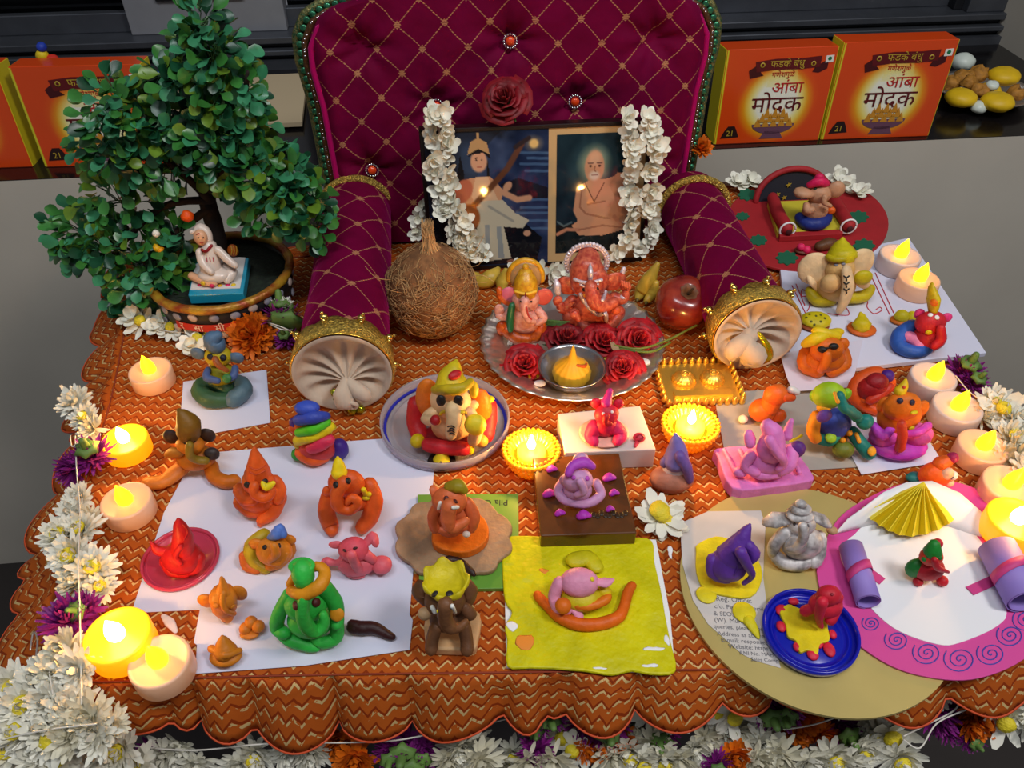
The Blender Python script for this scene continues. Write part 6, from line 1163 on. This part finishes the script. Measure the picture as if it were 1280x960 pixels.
def jas_mesh(seed, R):
    rn = random.Random(seed); mb = MB(); n = 6
    for l in range(2):
        for k in range(n):
            a = 2*pi*(k+.5*l)/n+rn.uniform(-.2, .2); e = radians(10+40*l)+rn.uniform(-.3, .3); d = V((cos(a)*cos(e), sin(a)*cos(e), sin(e))); up = V((-cos(a)*sin(e), -sin(a)*sin(e), cos(e))); petal(mb, d, up, R*(1-.25*l), R*.62, rn.uniform(-.2, .3))
    mb.tube([V((0, 0, 0)), V((0, 0, -R*.9))], [.0016, .0009], seg=6); return mb
def mesh_of(mb, name, m, solid=0):
    me = bpy.data.meshes.new(name); me.from_pydata([tuple(v) for v in mb.v], [], mb.f); me.polygons.foreach_set('use_smooth', [True]*len(me.polygons)); me.materials.append(m); return me
MUMW = [mesh_of(mum_mesh(i, .017, 5, 18), 'white_flower', white_p2) for i in range(3)]; MUMC = [mesh_of(mum_mesh(i+5, .017, 5, 16), 'cream_flower', cream_p) for i in range(2)]
MUMP = [mesh_of(mum_mesh(i+9, .017, 6, 26, .0026), 'purple_flower', purp) for i in range(2)]; MUMO = [mesh_of(mum_mesh(i+14, .016, 7, 20, .0046), 'marigold', marig) for i in range(2)]
JAS = [mesh_of(jas_mesh(i, .0125), 'jasmine_flower', jas) for i in range(4)]; DAI = [mesh_of(mum_mesh(30+i, .017, 1, 11, .0068), 'white_flower', white_p2) for i in range(2)]
mb = MB(); mb.ball((0, 0, .002), (.0055, .0055, .0035), seg=14, ring=8); mb.lump(.0006, 400); CEN = mesh_of(mb, 'flower_centre', ycen)
mb = MB(); mb.lathe([(.0003, -.002), (.005, -.0035), (.0075, -.001), (.006, .001), (.0003, .001)], (0, 0, 0), 12, wave=lambda r, z, a, i: (r*(1+.15*cos(6*a)), z)); mb.tube([V((0, 0, -.002)), V((0, 0, -.009))], [.003, .0022], seg=8); CAL = mesh_of(mb, 'flower_calyx', gsep)
rf_ = random.Random(11)
def put(kind, pos, sc_=1., face=None, parent=None, wob=.4):
    """flower as a part of its garland; face = direction it looks"""
    bank, nm, cen = {'w': (MUMW, 'white_flower', .3), 'c': (MUMC, 'cream_flower', 0), 'p': (MUMP, 'purple_flower', 0), 'o': (MUMO, 'marigold', 0), 'j': (JAS, 'jasmine_flower', 0), 'd': (DAI, 'white_flower', 1)}[kind]
    n = V(face) if face is not None else V((0, -.45, .9)); n = (n.normalized()+V((rf_.uniform(-1, 1), rf_.uniform(-1, 1), rf_.uniform(-.5, .5)))*wob*.6).normalized()
    q = n.to_track_quat('Z', 'Y').to_matrix() @ Matrix.Rotation(rf_.uniform(0, 6.28), 3, 'Z')
    o = link(nm, rf_.choice(bank), None, parent, pos, q.to_euler(), sc_)
    if kind in 'wd' and rf_.random() < max(cen, .45):
        c_ = bpy.data.objects.new('flower_centre', CEN); COL.objects.link(c_); c_.parent = o; c_.location = (0, 0, .002 if kind == 'd' else .006)
    elif kind == 'p' and rf_.random() < .65:
        c_ = bpy.data.objects.new('flower_calyx', CAL); COL.objects.link(c_); c_.parent = o; c_.location = (0, 0, .011); c_.rotation_euler = (pi, 0, 0); c_.scale = (1.15,)*3
    return o
thread = mat('cotton_thread', (222, 216, 204), .8); ncal = [0]
def garland(label, flowers, strings=(), name='flower_garland', z=.011):
    px0 = flowers[0]; t_ = T(name, label, 'garland', W(px0[1], px0[2], 0))
    for f_ in flowers:
        k_, x, y, s_ = f_[:4]; zz = f_[4] if len(f_) > 4 else z; face = f_[5] if len(f_) > 5 else None
        put(k_, W(x, y, zz), s_, face, t_)
    for pts in strings:
        mb = MB(); mb.tube([W(p[0], p[1], p[2] if len(p) > 2 else z) for p in pts], .00055, seg=5, sub=5); mk(mb, 'thread', thread, t_)
    return t_
SD = (-.5, -.5, .6); UP = (0, -.1, 1); FR = (0, -.9, .4); DN = (0, -.4, -.8)
garland('garland of white, yellow and purple chrysanthemums down the left table edge', [('w', 96, 504, .95, .014), ('w', 108, 524, .8, .01), ('c', 116, 536, .7, .008), ('p', 116, 572, 1.05, .012, UP), ('p', 92, 586, .85, .01, SD), ('w', 100, 624, .75, .012), ('w', 92, 642, .8, .01), ('c', 112, 650, .7, .01),
    ('w', 78, 672, .95, .016), ('w', 104, 664, .9, .016), ('w', 92, 695, 1., .018), ('w', 118, 712, .95, .018), ('c', 98, 726, .9, .014), ('w', 126, 735, .75, .012), ('p', 88, 776, 1.1, .012, UP), ('p', 108, 764, .8, .012), ('c', 84, 812, .9, .014), ('w', 98, 836, .9, .016), ('c', 72, 838, .9, .012)],
    (((94, 545, .02), (96, 590, .022), (100, 640, .024), (98, 700, .034), (100, 770, .022), (102, 880, .02)), ((88, 545, .02), (90, 558, .024), (100, 552, .022), (118, 540, .012))))
garland('thick cluster of white chrysanthemums at the front left corner', [('w', 20, 858, 1., -.006), ('w', 50, 850, .9, .004), ('w', 36, 880, 1.05, .002), ('w', 62, 876, .9, .008), ('w', 90, 884, 1., .006), ('c', 112, 896, .95, .008), ('w', 30, 912, 1., -.004), ('w', 10, 898, 1.1, -.01), ('w', 60, 910, 1.05, .0), ('w', 122, 918, .9, .002), ('c', 88, 918, .95, .004),
    ('w', 16, 940, 1.05, -.02), ('w', 50, 944, 1., -.016), ('w', 78, 948, 1., -.018), ('d', 66, 925, 1., .002), ('w', 120, 950, .95, -.03), ('w', 152, 938, .9, -.03), ('w', 0, 925, 1., -.02), ('c', 140, 905, .7, .0), ('w', 172, 955, .9, -.05)], (((0, 925, 0), (60, 912, .016), (120, 905, .018)), ((60, 830, .02), (66, 868, .018))))
for o_ in (FR,):
    fz = -.075
    garland('hanging garland of white flowers under the left of the front ruffle', [('w', 205, 944, 1., fz, FR), ('w', 228, 936, .9, fz, FR), ('p', 187, 938, .8, fz, FR), ('w', 246, 955, .9, fz, FR), ('w', 318, 940, 1., fz, FR), ('w', 300, 955, .9, fz, FR), ('w', 372, 922, .9, fz+.01, FR), ('w', 388, 940, .9, fz, FR), ('w', 360, 938, .8, fz, FR), ('o', 425, 925, .9, fz, FR), ('o', 445, 948, 1., fz, FR), ('p', 508, 930, 1.1, fz, FR), ('p', 490, 940, .8, fz, FR), ('p', 528, 938, .8, fz, FR), ('p', 512, 952, .9, fz, FR)],
        (((160, 932, fz+.012), (240, 938, fz+.015), (330, 930, fz+.02), (450, 928, fz+.015), (505, 924, fz+.02), (570, 910, fz+.015)),))
    garland('hanging garland with white flowers below the seam in the centre', [('w', 575, 935, 1.05, fz, FR), ('c', 560, 950, .9, fz, FR), ('w', 596, 925, .8, fz, FR), ('c', 600, 950, 1., fz, FR), ('p', 683, 888, .9, fz+.02, FR), ('p', 668, 905, .7, fz+.01, FR), ('p', 672, 938, .8, fz, FR), ('d', 702, 918, 1., fz, FR), ('d', 716, 935, .9, fz, FR), ('c', 660, 952, .9, fz, FR), ('c', 690, 950, 1., fz, FR), ('w', 640, 940, .8, fz-.02, FR), ('c', 625, 955, .9, fz-.02, FR)],
        (((560, 915, fz+.02), (620, 902, fz+.02), (680, 885, fz+.03)),))
    garland('hanging garland of purple, orange and white flowers under the yellow board', [('p', 733, 900, 1., fz+.01, FR), ('p', 757, 903, 1., fz+.015, FR), ('p', 742, 886, .8, fz+.01, FR), ('o', 750, 930, .9, fz, FR), ('o', 772, 925, .9, fz, FR), ('o', 735, 935, .7, fz, FR), ('w', 770, 872, .9, fz+.02, FR), ('w', 752, 880, .7, fz, FR), ('c', 790, 905, .9, fz, FR), ('w', 786, 940, 1., fz, FR), ('c', 765, 945, .9, fz, FR), ('d', 815, 890, .95, fz+.02, FR), ('d', 858, 882, .95, fz+.02, FR), ('w', 845, 892, .7, fz+.01, FR), ('p', 825, 912, .9, fz, FR), ('p', 836, 900, .7, fz, FR), ('c', 815, 930, .9, fz, FR), ('w', 800, 952, .9, fz, FR), ('w', 830, 948, .9, fz, FR)],
        (((760, 880, fz+.025), (800, 878, fz+.03), (850, 876, fz+.03), (885, 874, fz+.02)),))
    garland('hanging garland of daisies and marigolds under the newspaper', [('d', 893, 885, 1., fz+.02, FR), ('d', 915, 893, 1.05, fz+.02, FR), ('w', 905, 905, .9, fz, FR), ('c', 922, 915, .8, fz, FR), ('w', 868, 935, .9, fz, FR), ('c', 850, 950, .95, fz, FR), ('c', 880, 922, .8, fz, FR), ('o', 918, 945, .8, fz, FR), ('p', 895, 955, .7, fz, FR), ('p', 960, 882, .95, fz+.02, FR), ('p', 978, 886, .9, fz+.02, FR), ('p', 990, 875, .7, fz+.02, FR), ('o', 1004, 893, .95, fz+.01, FR), ('o', 1000, 910, .8, fz, FR), ('p', 1030, 885, .8, fz, FR), ('p', 1050, 905, .95, fz, FR), ('o', 1028, 918, .7, fz, FR), ('c', 950, 905, .9, fz, FR), ('w', 955, 930, 1., fz, FR), ('c', 975, 945, 1., fz, FR), ('c', 945, 950, .9, fz, FR)],
        (((980, 912, fz+.02), (1020, 905, fz+.025), (1062, 890, fz+.02)),))
    garland('thick garland of white flowers and marigolds under the gold and pink discs', [('w', 1020, 868, .8, fz+.02, FR), ('w', 1048, 872, .8, fz+.02, FR), ('c', 1086, 885, 1., fz+.01, FR), ('w', 1110, 872, 1., fz+.02, FR), ('c', 1130, 878, .9, fz+.02, FR), ('w', 1140, 860, .9, fz+.025, FR), ('w', 1165, 862, .9, fz+.025, FR), ('c', 1100, 905, .9, fz, FR), ('d', 1112, 918, 1.15, fz+.005, FR), ('w', 1122, 945, 1., fz, FR), ('w', 1085, 915, .8, fz, FR), ('w', 1075, 935, .9, fz, FR), ('w', 1040, 945, 1., fz, FR), ('w', 1012, 950, .95, fz, FR), ('w', 1062, 955, .9, fz, FR), ('p', 1170, 888, 1.1, fz+.01, FR), ('p', 1185, 905, .8, fz, FR), ('p', 1192, 862, .8, fz+.02, FR),
        ('o', 1222, 888, 1.05, fz+.015, FR), ('o', 1215, 902, .9, fz+.01, FR), ('o', 1232, 878, .8, fz+.01, FR), ('p', 1212, 922, .6, fz, FR), ('w', 1262, 880, 1.1, fz+.02, FR), ('d', 1255, 900, 1.1, fz+.02, FR), ('c', 1240, 855, .9, fz+.025, FR), ('w', 1275, 858, 1., fz+.02, FR), ('p', 1262, 840, .9, fz+.03, FR), ('c', 1215, 862, .8, fz+.02, FR), ('w', 1285, 895, 1., fz+.02, FR)],
        (((1130, 920, fz+.03), (1160, 905, fz+.03), (1190, 890, fz+.03), (1205, 876, fz+.035), (1245, 866, fz+.03)), ((1130, 925, fz+.03), (1150, 935, fz+.03), (1170, 905, fz+.03), (1200, 890, fz+.035), (1212, 885, fz+.035), (1206, 880, fz+.035))))
garland('garland of white flowers along the right table edge beside the tea lights', [('w', 1240, 505, .95, .012), ('d', 1252, 512, 1.1, .016), ('w', 1268, 524, .9, .012), ('c', 1228, 520, .7, .01), ('w', 1262, 548, .95, .012), ('c', 1272, 566, .9, .012), ('w', 1282, 545, 1., .012), ('c', 1254, 572, .8, .01), ('w', 1285, 590, 1., .012), ('p', 1203, 468, 1.1, .008, UP), ('p', 1215, 480, .8, .008)], (((1195, 470, .018), (1212, 490, .018), (1235, 505, .02)),))
garland('jasmine and daisy string along the back of the bonsai pot', [('j', 165, 396, 1.2, .012), ('d', 178, 402, 1., .01), ('j', 196, 408, 1.1, .01), ('d', 215, 410, .9, .01), ('j', 205, 402, 1., .012), ('c', 238, 405, .7, .01), ('d', 248, 424, .95, .01), ('j', 262, 410, 1.3, .012), ('j', 240, 432, 1.1, .01), ('d', 262, 418, .8, .012)], (((165, 400), (210, 414), (260, 416), (300, 420), (345, 412), (372, 420)),), 'jasmine_garland')
t_ = T('marigold', 'orange marigold in front of the bonsai pot', 'flower', W(313, 438)); put('o', W(312, 420, .013), 1.35, (0, -.6, .8), t_, .1); put('o', W(326, 416, .012), 1.1, (.5, -.5, .7), t_, .1)
t_ = T('purple_chrysanthemum', 'purple and white chrysanthemum with green calyx left of the throne arm', 'flower', W(355, 425)); put('p', W(352, 398, .022), 1.15, (0, .5, .9), t_, .1); put('w', W(354, 382, .032), .6, (0, .1, 1), t_, .1); put('p', W(358, 424, .008), .7, (0, -.3, .9), t_, .1)
o = link('flower_calyx', CAL, None, t_, W(357, 405, .022), (radians(110), 0, 0), 2.2)
mb = MB(); mb.tube([W(330, 402, .02), W(350, 408, .03), W(372, 418, .012)], .0006, seg=5); mb.tube([W(332, 402, .02), W(352, 412, .03), W(368, 412, .012)], .0006, seg=5); mk(mb, 'thread', thread, t_)
t_ = T('white_daisy', 'white daisy with yellow centre between the wooden box and newspaper', 'flower', W(828, 645)); d1 = put('d', W(826, 646, .008), 1.15, (0, -.2, 1), t_, .05); put('d', W(832, 652, .004), .9, (.1, -.3, .9), t_, .1); c_ = bpy.data.objects.new('flower_centre', CEN); COL.objects.link(c_); c_.parent = t_; c_.location = W(824, 640, .011)-W(828, 645); c_.scale = (1.4, 1.4, 1.3)
t_ = T('marigold', 'small orange marigold tucked behind the right bolster arm', 'flower', W(876, 190, .06)); put('o', W(876, 186, .085), .8, (0, -.5, .8), t_, .1)
g_ = T('flower_garland', 'white flowers peeping out behind the red card disc', 'garland', W(930, 228))
for x, y in ((922, 228), (938, 226), (1048, 222), (1058, 232), (1074, 240)): put('j', W(x, y, .012), 1.25, (0, -.3, 1), g_)
g = Fig('flower_petal', 'white fallen petal on the cloth left of the folded paper', 'petal', 212, 778, .0006); g.t('petal', (232, 214, 205), [(204, 770, 773, 3), (212, 778, 781, 6), (219, 789, 791, 3)], flat=.35)
g = Fig('safety_pin', 'small steel safety pin near the front left flowers', 'pin', 42, 800, .002); mb = MB(); mb.tube([W(38, 812, .012), W(42, 790, .014), W(47, 800, .014), W(44, 830, .012)], .0007, seg=6); mk(mb, 'pin', steel, g.root)
# jasmine over the picture
jg = T('jasmine_garland', 'white jasmine garland hung over both sides of the picture frame', 'garland', fo); rj = random.Random(5)
def string(pts, step, wd, base=.012):
    L = []; 
    for a_, b_ in zip(pts[:-1], pts[1:]):
        n = max(1, int(math.dist(a_, b_)/step))
        L += [(a_[0]+(b_[0]-a_[0])*k/n, a_[1]+(b_[1]-a_[1])*k/n) for k in range(n)]
    for x, y in L:
        for s_ in ((-1, 1) if wd > 6 else (0,)):
            p = FH(x+s_*wd+rj.uniform(-3, 3), y+rj.uniform(-4, 4), base+rj.uniform(-.003, .004))
            if p.z < .008: p = W(x+s_*wd, y, .010)
            put('j', p, rj.uniform(.8, 1.1), (rj.uniform(-.7, .7), -.9, rj.uniform(-.1, .9)), jg, .5)
string([(548, 142), (550, 178), (553, 215), (560, 250), (572, 280), (585, 305), (606, 330)], 13, 8); string([(798, 145), (806, 180), (802, 220), (800, 262), (800, 300), (776, 326)], 13, 13)
string([(528, 258), (520, 290), (536, 300)], 14, 2, -.012); string([(648, 338), (690, 341), (745, 334), (768, 330)], 14, 2, .008); string([(812, 240), (818, 300)], 14, 2)
mb = MB(); mb.tube([FH(x, y, .008) for x, y in ((548, 135), (550, 178), (553, 215), (560, 250), (572, 280), (585, 305), (600, 328))], .0008, seg=5); mk(mb, 'thread', thread, jg)
# ================================================================ bonsai tree, pot and seated saint figurine
pc_ = W(290, 384); pot = T('bonsai_pot', 'round black pot with grey pebble pattern, red lettering and a bronze rim', 'pot', pc_)
black_p = mat('black_pot', (26, 22, 24), .5, bump=.3, bscale=80); pr = [(.0002, .0), (.050, 0), (.060, .012), (.064, .030), (.063, .042), (.061, .042), (.059, .030), (.0002, .030)]
mk(MB().lathe(pr, pc_, 64, close=False), 'pot_body', black_p, pot); rim_m = mat('bronze_rim', (150, 62, 24), .4, .3, bump=.8, bscale=250, rgb2=(190, 150, 40), vscale=70)
mb = MB(); mb.tube([pc_+V((.063*cos(a), .063*sin(a), .043)) for a in np.linspace(0, 2*pi, 48)], .0042, seg=10, sub=1, cap=False); mb.lump(.0012, 130); mk(mb, 'rim', rim_m, pot)
soil = mat('dark_soil_moss', (24, 34, 20), .9, bump=1.5, bscale=300, var=.6, vscale=250); mb = MB(); mb.lathe([(.0002, .037), (.03, .038), (.060, .036)], pc_, 40, close=False); mb.lump(.002, 150); mk(mb, 'soil', soil, pot)
peb = mat('pebble_grey', (150, 150, 165), .4, var=.2); peb2 = mat('pebble_pale', (200, 180, 170), .5); rp_ = random.Random(3)
for i in range(26):
    a = -pi*.95+pi*1.1*i/25+rp_.uniform(-.05, .05); z_ = (.016, .034)[i % 2]+rp_.uniform(-.002, .002); r_ = .0620 if z_ < .02 else .0642; mb = MB(); mb.ball(pc_+V((r_*cos(a), r_*sin(a), z_)), (.0048, .0048, .0042), Matrix.Rotation(a, 3, 'Z')@Matrix.Diagonal((.3, 1, 1)), seg=10, ring=7); mk(mb, 'pebble', (peb, peb2)[i % 3 == 0], pot)
# red band with pale letters
mb = MB(); vs = []
for i in range(30):
    a = radians(-118+70*i/29)
    for z_ in (.0195, .0275): vs.append(pc_+V((.0642*cos(a), .0642*sin(a), z_)))
mb.add(vs, [(2*i, 2*i+2, 2*i+3, 2*i+1) for i in range(29)]); mk(mb, 'red_band', mat('red_band', (196, 44, 24), .5), pot)
for ch, dg in zip(('र', 'सा', 'मी', 'स'), (-112, -97, -80, -64)):
    a = radians(dg); R = Matrix.Rotation(a+pi/2, 3, 'Z')@Matrix.Rotation(pi/2, 3, 'X'); text(ch, .0095, mat('pale_letter', (236, 206, 180), .5), pot, pc_+V((.0648*cos(a), .0648*sin(a), .0208)), R, 'band_lettering')
tree = T('bonsai_tree', 'artificial bonsai with round glossy green leaves in the black pot', 'plant', pc_+V((0, .01, .038)))
barkm = mat('dark_bark', (34, 22, 16), .9, bump=1.5, bscale=120, var=.4)
def WY(x, y, Y): d = ray(x, y); return CAM+d*(Y/d.y)
Y0 = pc_.y+.015
mb = MB(); mb.tube([pc_+V((-.012, .012, .034)), WY(272, 300, Y0), WY(258, 240, Y0+.005), WY(272, 160, Y0), WY(262, 90, Y0)], [.009, .008, .007, .005, .003], sub=5); mb.lump(.002, 60); mk(mb, 'trunk', barkm, tree)
for pts in ([(262, 250), (220, 210), (160, 170)], [(262, 250), (200, 260), (140, 320)], [(266, 220), (320, 190), (370, 250)], [(268, 180), (300, 140), (310, 90)], [(262, 260), (200, 310), (190, 360)]):
    mb = MB(); mb.tube([WY(x, y, Y0-.006*i) for i, (x, y) in enumerate(pts)], [.004, .003, .0018], sub=4); mk(mb, 'branch', barkm, tree)
lm = [mat('leaf_bluegreen', (60, 136, 94), .32, var=.25, vscale=60), mat('leaf_green', (58, 124, 52), .32, var=.3, vscale=60), mat('leaf_lime', (104, 138, 40), .35, var=.3, vscale=60), mat('leaf_deep', (20, 70, 44), .35, var=.3, vscale=60)]
def leaf_mesh(m, s_=1.):
    mb = MB(); L = .0145*s_; vs = []
    prof_ = [(0, .05), (.18, .12), (.38, .42), (.6, .66), (.82, .58), (.96, .3), (1., .05)]
    for t, w_ in prof_:
        for e in (-1, 0, 1): vs.append(V((e*w_*L*.52, L*t, .18*L*abs(e)*w_-.12*L*t*t)))
    mb.add(vs, [(j*3+i, j*3+i+1, j*3+i+4, j*3+i+3) for j in range(6) for i in range(2)]); return mb
LM = [mesh_of(leaf_mesh(0), 'leaf', m) for m in lm]
# (px, py, depth offset, rx, ry in px, depth radius m, count)
blobs = [(250, 30, 0, 16, 22, .014, 60), (262, 72, 0, 42, 34, .03, 150), (280, 112, .0, 44, 30, .032, 150), (232, 100, .0, 38, 28, .026, 110), (275, 160, .0, 52, 34, .036, 180), (200, 150, .0, 58, 34, .034, 200), (146, 140, -.01, 34, 40, .025, 110), (150, 185, -.005, 46, 34, .03, 140), (215, 205, .0, 48, 26, .03, 120),
         (300, 205, -.012, 46, 30, .03, 140), (345, 225, -.015, 48, 34, .032, 180), (378, 255, -.02, 30, 42, .024, 130), (335, 262, -.02, 34, 24, .02, 70), (150, 250, .005, 46, 34, .03, 130), (110, 295, .0, 38, 36, .028, 140), (160, 310, -.01, 62, 40, .032, 210), (195, 345, -.02, 48, 38, .028, 150), (180, 380, -.02, 34, 22, .02, 80), (222, 372, -.028, 26, 24, .018, 60), (228, 310, -.01, 20, 34, .018, 50), (396, 285, -.02, 14, 22, .014, 30), (305, 150, 0, 26, 30, .02, 60)]
cand = []; rt = random.Random(21)
for bx_, by_, dY, rx, ry, rd, n in blobs:
    c_ = WY(bx_, by_, Y0+dY); k = (c_-CAM).length/F/1.02
    for i in range(int(n*.8)):
        d = V((rt.gauss(0, 1), rt.gauss(0, 1)-.35, rt.gauss(0, 1)+.15)).normalized(); q = rt.uniform(.55, 1.02)
        p = c_+V((d.x*rx*k*q, d.y*rd*q, d.z*ry*k*q))
        if p.z < .012: p.z = .012+rt.uniform(0, .01)
        if p.x < -.39 and p.z < .01: continue
        cand.append((p, d, (p-CAM).length))
print('leaves', len(cand))
def leaf_rot(d):
    t = (d+V((rt.gauss(0, .5), rt.gauss(0, .5), rt.gauss(0, .5)-.1))).normalized()       # pointing outward
    n = (V((0, -.5, .75))+V((rt.gauss(0, .45), rt.gauss(0, .45), rt.gauss(0, .3)))); n = (n-t*n.dot(t)).normalized(); x = t.cross(n)
    return Matrix((x, t, n)).transposed()
cand.sort(key=lambda c: -c[1].dot((CAM-c[0]).normalized())+rt.uniform(-.3, .3))
torg = ORG[tree.name]
stuff = MB(); smi = []
for i, (p, d, _) in enumerate(cand):
    R = leaf_rot(d); s_ = rt.uniform(.8, 1.3); mi = rt.choices(range(4), (4, 4, 1.6, 2.4))[0]
    if i < 300:
        link('leaf', LM[mi], None, tree, p, R.to_euler(), s_)
    else:
        mb = leaf_mesh(0, s_); stuff.add([p+R@v for v in mb.v], mb.f); smi += [mi]*len(mb.f)
o = mk(stuff, 'foliage', lm[0], tree); o['kind'] = 'stuff'
for m_ in lm[1:]: o.data.materials.append(m_)
o.data.polygons.foreach_set('material_index', smi)
mb = MB()
for i in range(0, len(cand), 5):
    p, d, _ = cand[i]; b_ = p-d*.022+V((0, .003, -.004)); mb.tube([b_, b_.lerp(p, .5)+V((0, 0, .002)), p], [.0007, .0005, .0004], seg=4, sub=2, cap=False)
o = mk(mb, 'twigs', mat('green_twig', (52, 84, 44), .6), tree); o['kind'] = 'stuff'
# seated saint on turquoise tile
zt = .044; tile = Fig('saint_figurine', 'small white-robed seated saint figurine on a turquoise-edged tile', 'figurine', 272, 340, zt)
tq = mat('turquoise_paint', (30, 150, 180), .3, coat=.3); wt = mat('white_glaze', (226, 220, 214), .25, coat=.4)
tile.slab('tile', tq, [(235, 369), (304, 366), (311, 322), (262, 318), (243, 330)], .010, z=zt-.004, bev=.001, amp=0); tile.slab('tile_top', wt, [(238, 362), (300, 360), (307, 322), (263, 319), (244, 331)], .0006, z=zt+.0061, bev=0, amp=0); tile.z = zt+.0066
rb = mat('white_robe', (224, 206, 192), .35, coat=.3); sk_ = mat('peach_skin', (226, 170, 130), .4)
tile.b('lap', rb, 268, 343, 352, 20, 14, 9); tile.t('leg', rb, [(282, 334, 344, 7), (290, 340, 349, 7), (284, 350, 355, 5)]); tile.t('leg', sk_, [(240, 345, 352, 5), (256, 352, 357, 5), (268, 354, 358, 4)]); tile.t('body', rb, [(264, 336, 350, 13), (262, 320, 347, 12), (262, 308, 345, 9)]); tile.b('head', sk_, 251, 297, 346, 8, 7, 10)
tile.t('head_scarf', rb, [(245, 290, 343, 4), (251, 286, 341, 7), (258, 291, 342, 6), (261, 300, 344, 5)]); tile.b('scarf_knot', rb, 240, 290, 345, 3); tile.t('arm', rb, [(272, 312, 348, 5), (282, 322, 350, 5), (294, 332, 352, 4)]); tile.t('arm', rb, [(250, 315, 350, 5), (254, 330, 355, 5), (264, 340, 358, 4)]); tile.d('red_necklace', (150, 16, 24), [(247, 307), (252, 313), (258, 314), (264, 307)], 1.8)
tile.eyes(BK, (248, 297), (254, 297), .9); tile.d('mouth', (190, 50, 50), [(250, 303), (254, 303)], .5); tile.d('forehead_mark', (190, 30, 40), [(246, 293), (249, 292)], .7)
for k_ in range(3): tile.d('chest_mark', (190, 70, 80), [(258+k_*4, 322), (259+k_*4, 327)], .6)
for x, y, c_ in ((250, 357, (220, 30, 90)), (254, 354, (236, 190, 40)), (265, 357, (226, 40, 90)), (275, 358, (236, 180, 30)), (285, 357, (226, 40, 110)), (292, 357, (236, 200, 40))): tile.dot('painted_dot', c_, x, y, 3., th=.6)
pk_ = Fig('clay_pumpkin', 'tiny orange striped gourd beside the seated saint', 'gourd', 291, 330, zt+.0066); pk_.b('gourd', (200, 96, 24), 291, 313, 321, 7, 6, 8)
for x in (289, 292, 295): pk_.d('stripe', (226, 180, 60), [(x, 308), (x+1, 313), (x, 318)], .6)
for x, y, c_ in ((234, 270, (236, 84, 10)), (201, 313, (236, 150, 10)), (196, 310, (236, 180, 20)), (195, 292, (230, 220, 205))):
    p = WY(x, y, Y0-.03); mb = MB(); mb.ball(p, .0055 if c_[1] == 84 else .0035, seg=10, ring=7); mb.lump(.001, 200); mk(mb, 'loose_blossom', clay(c_), tree)
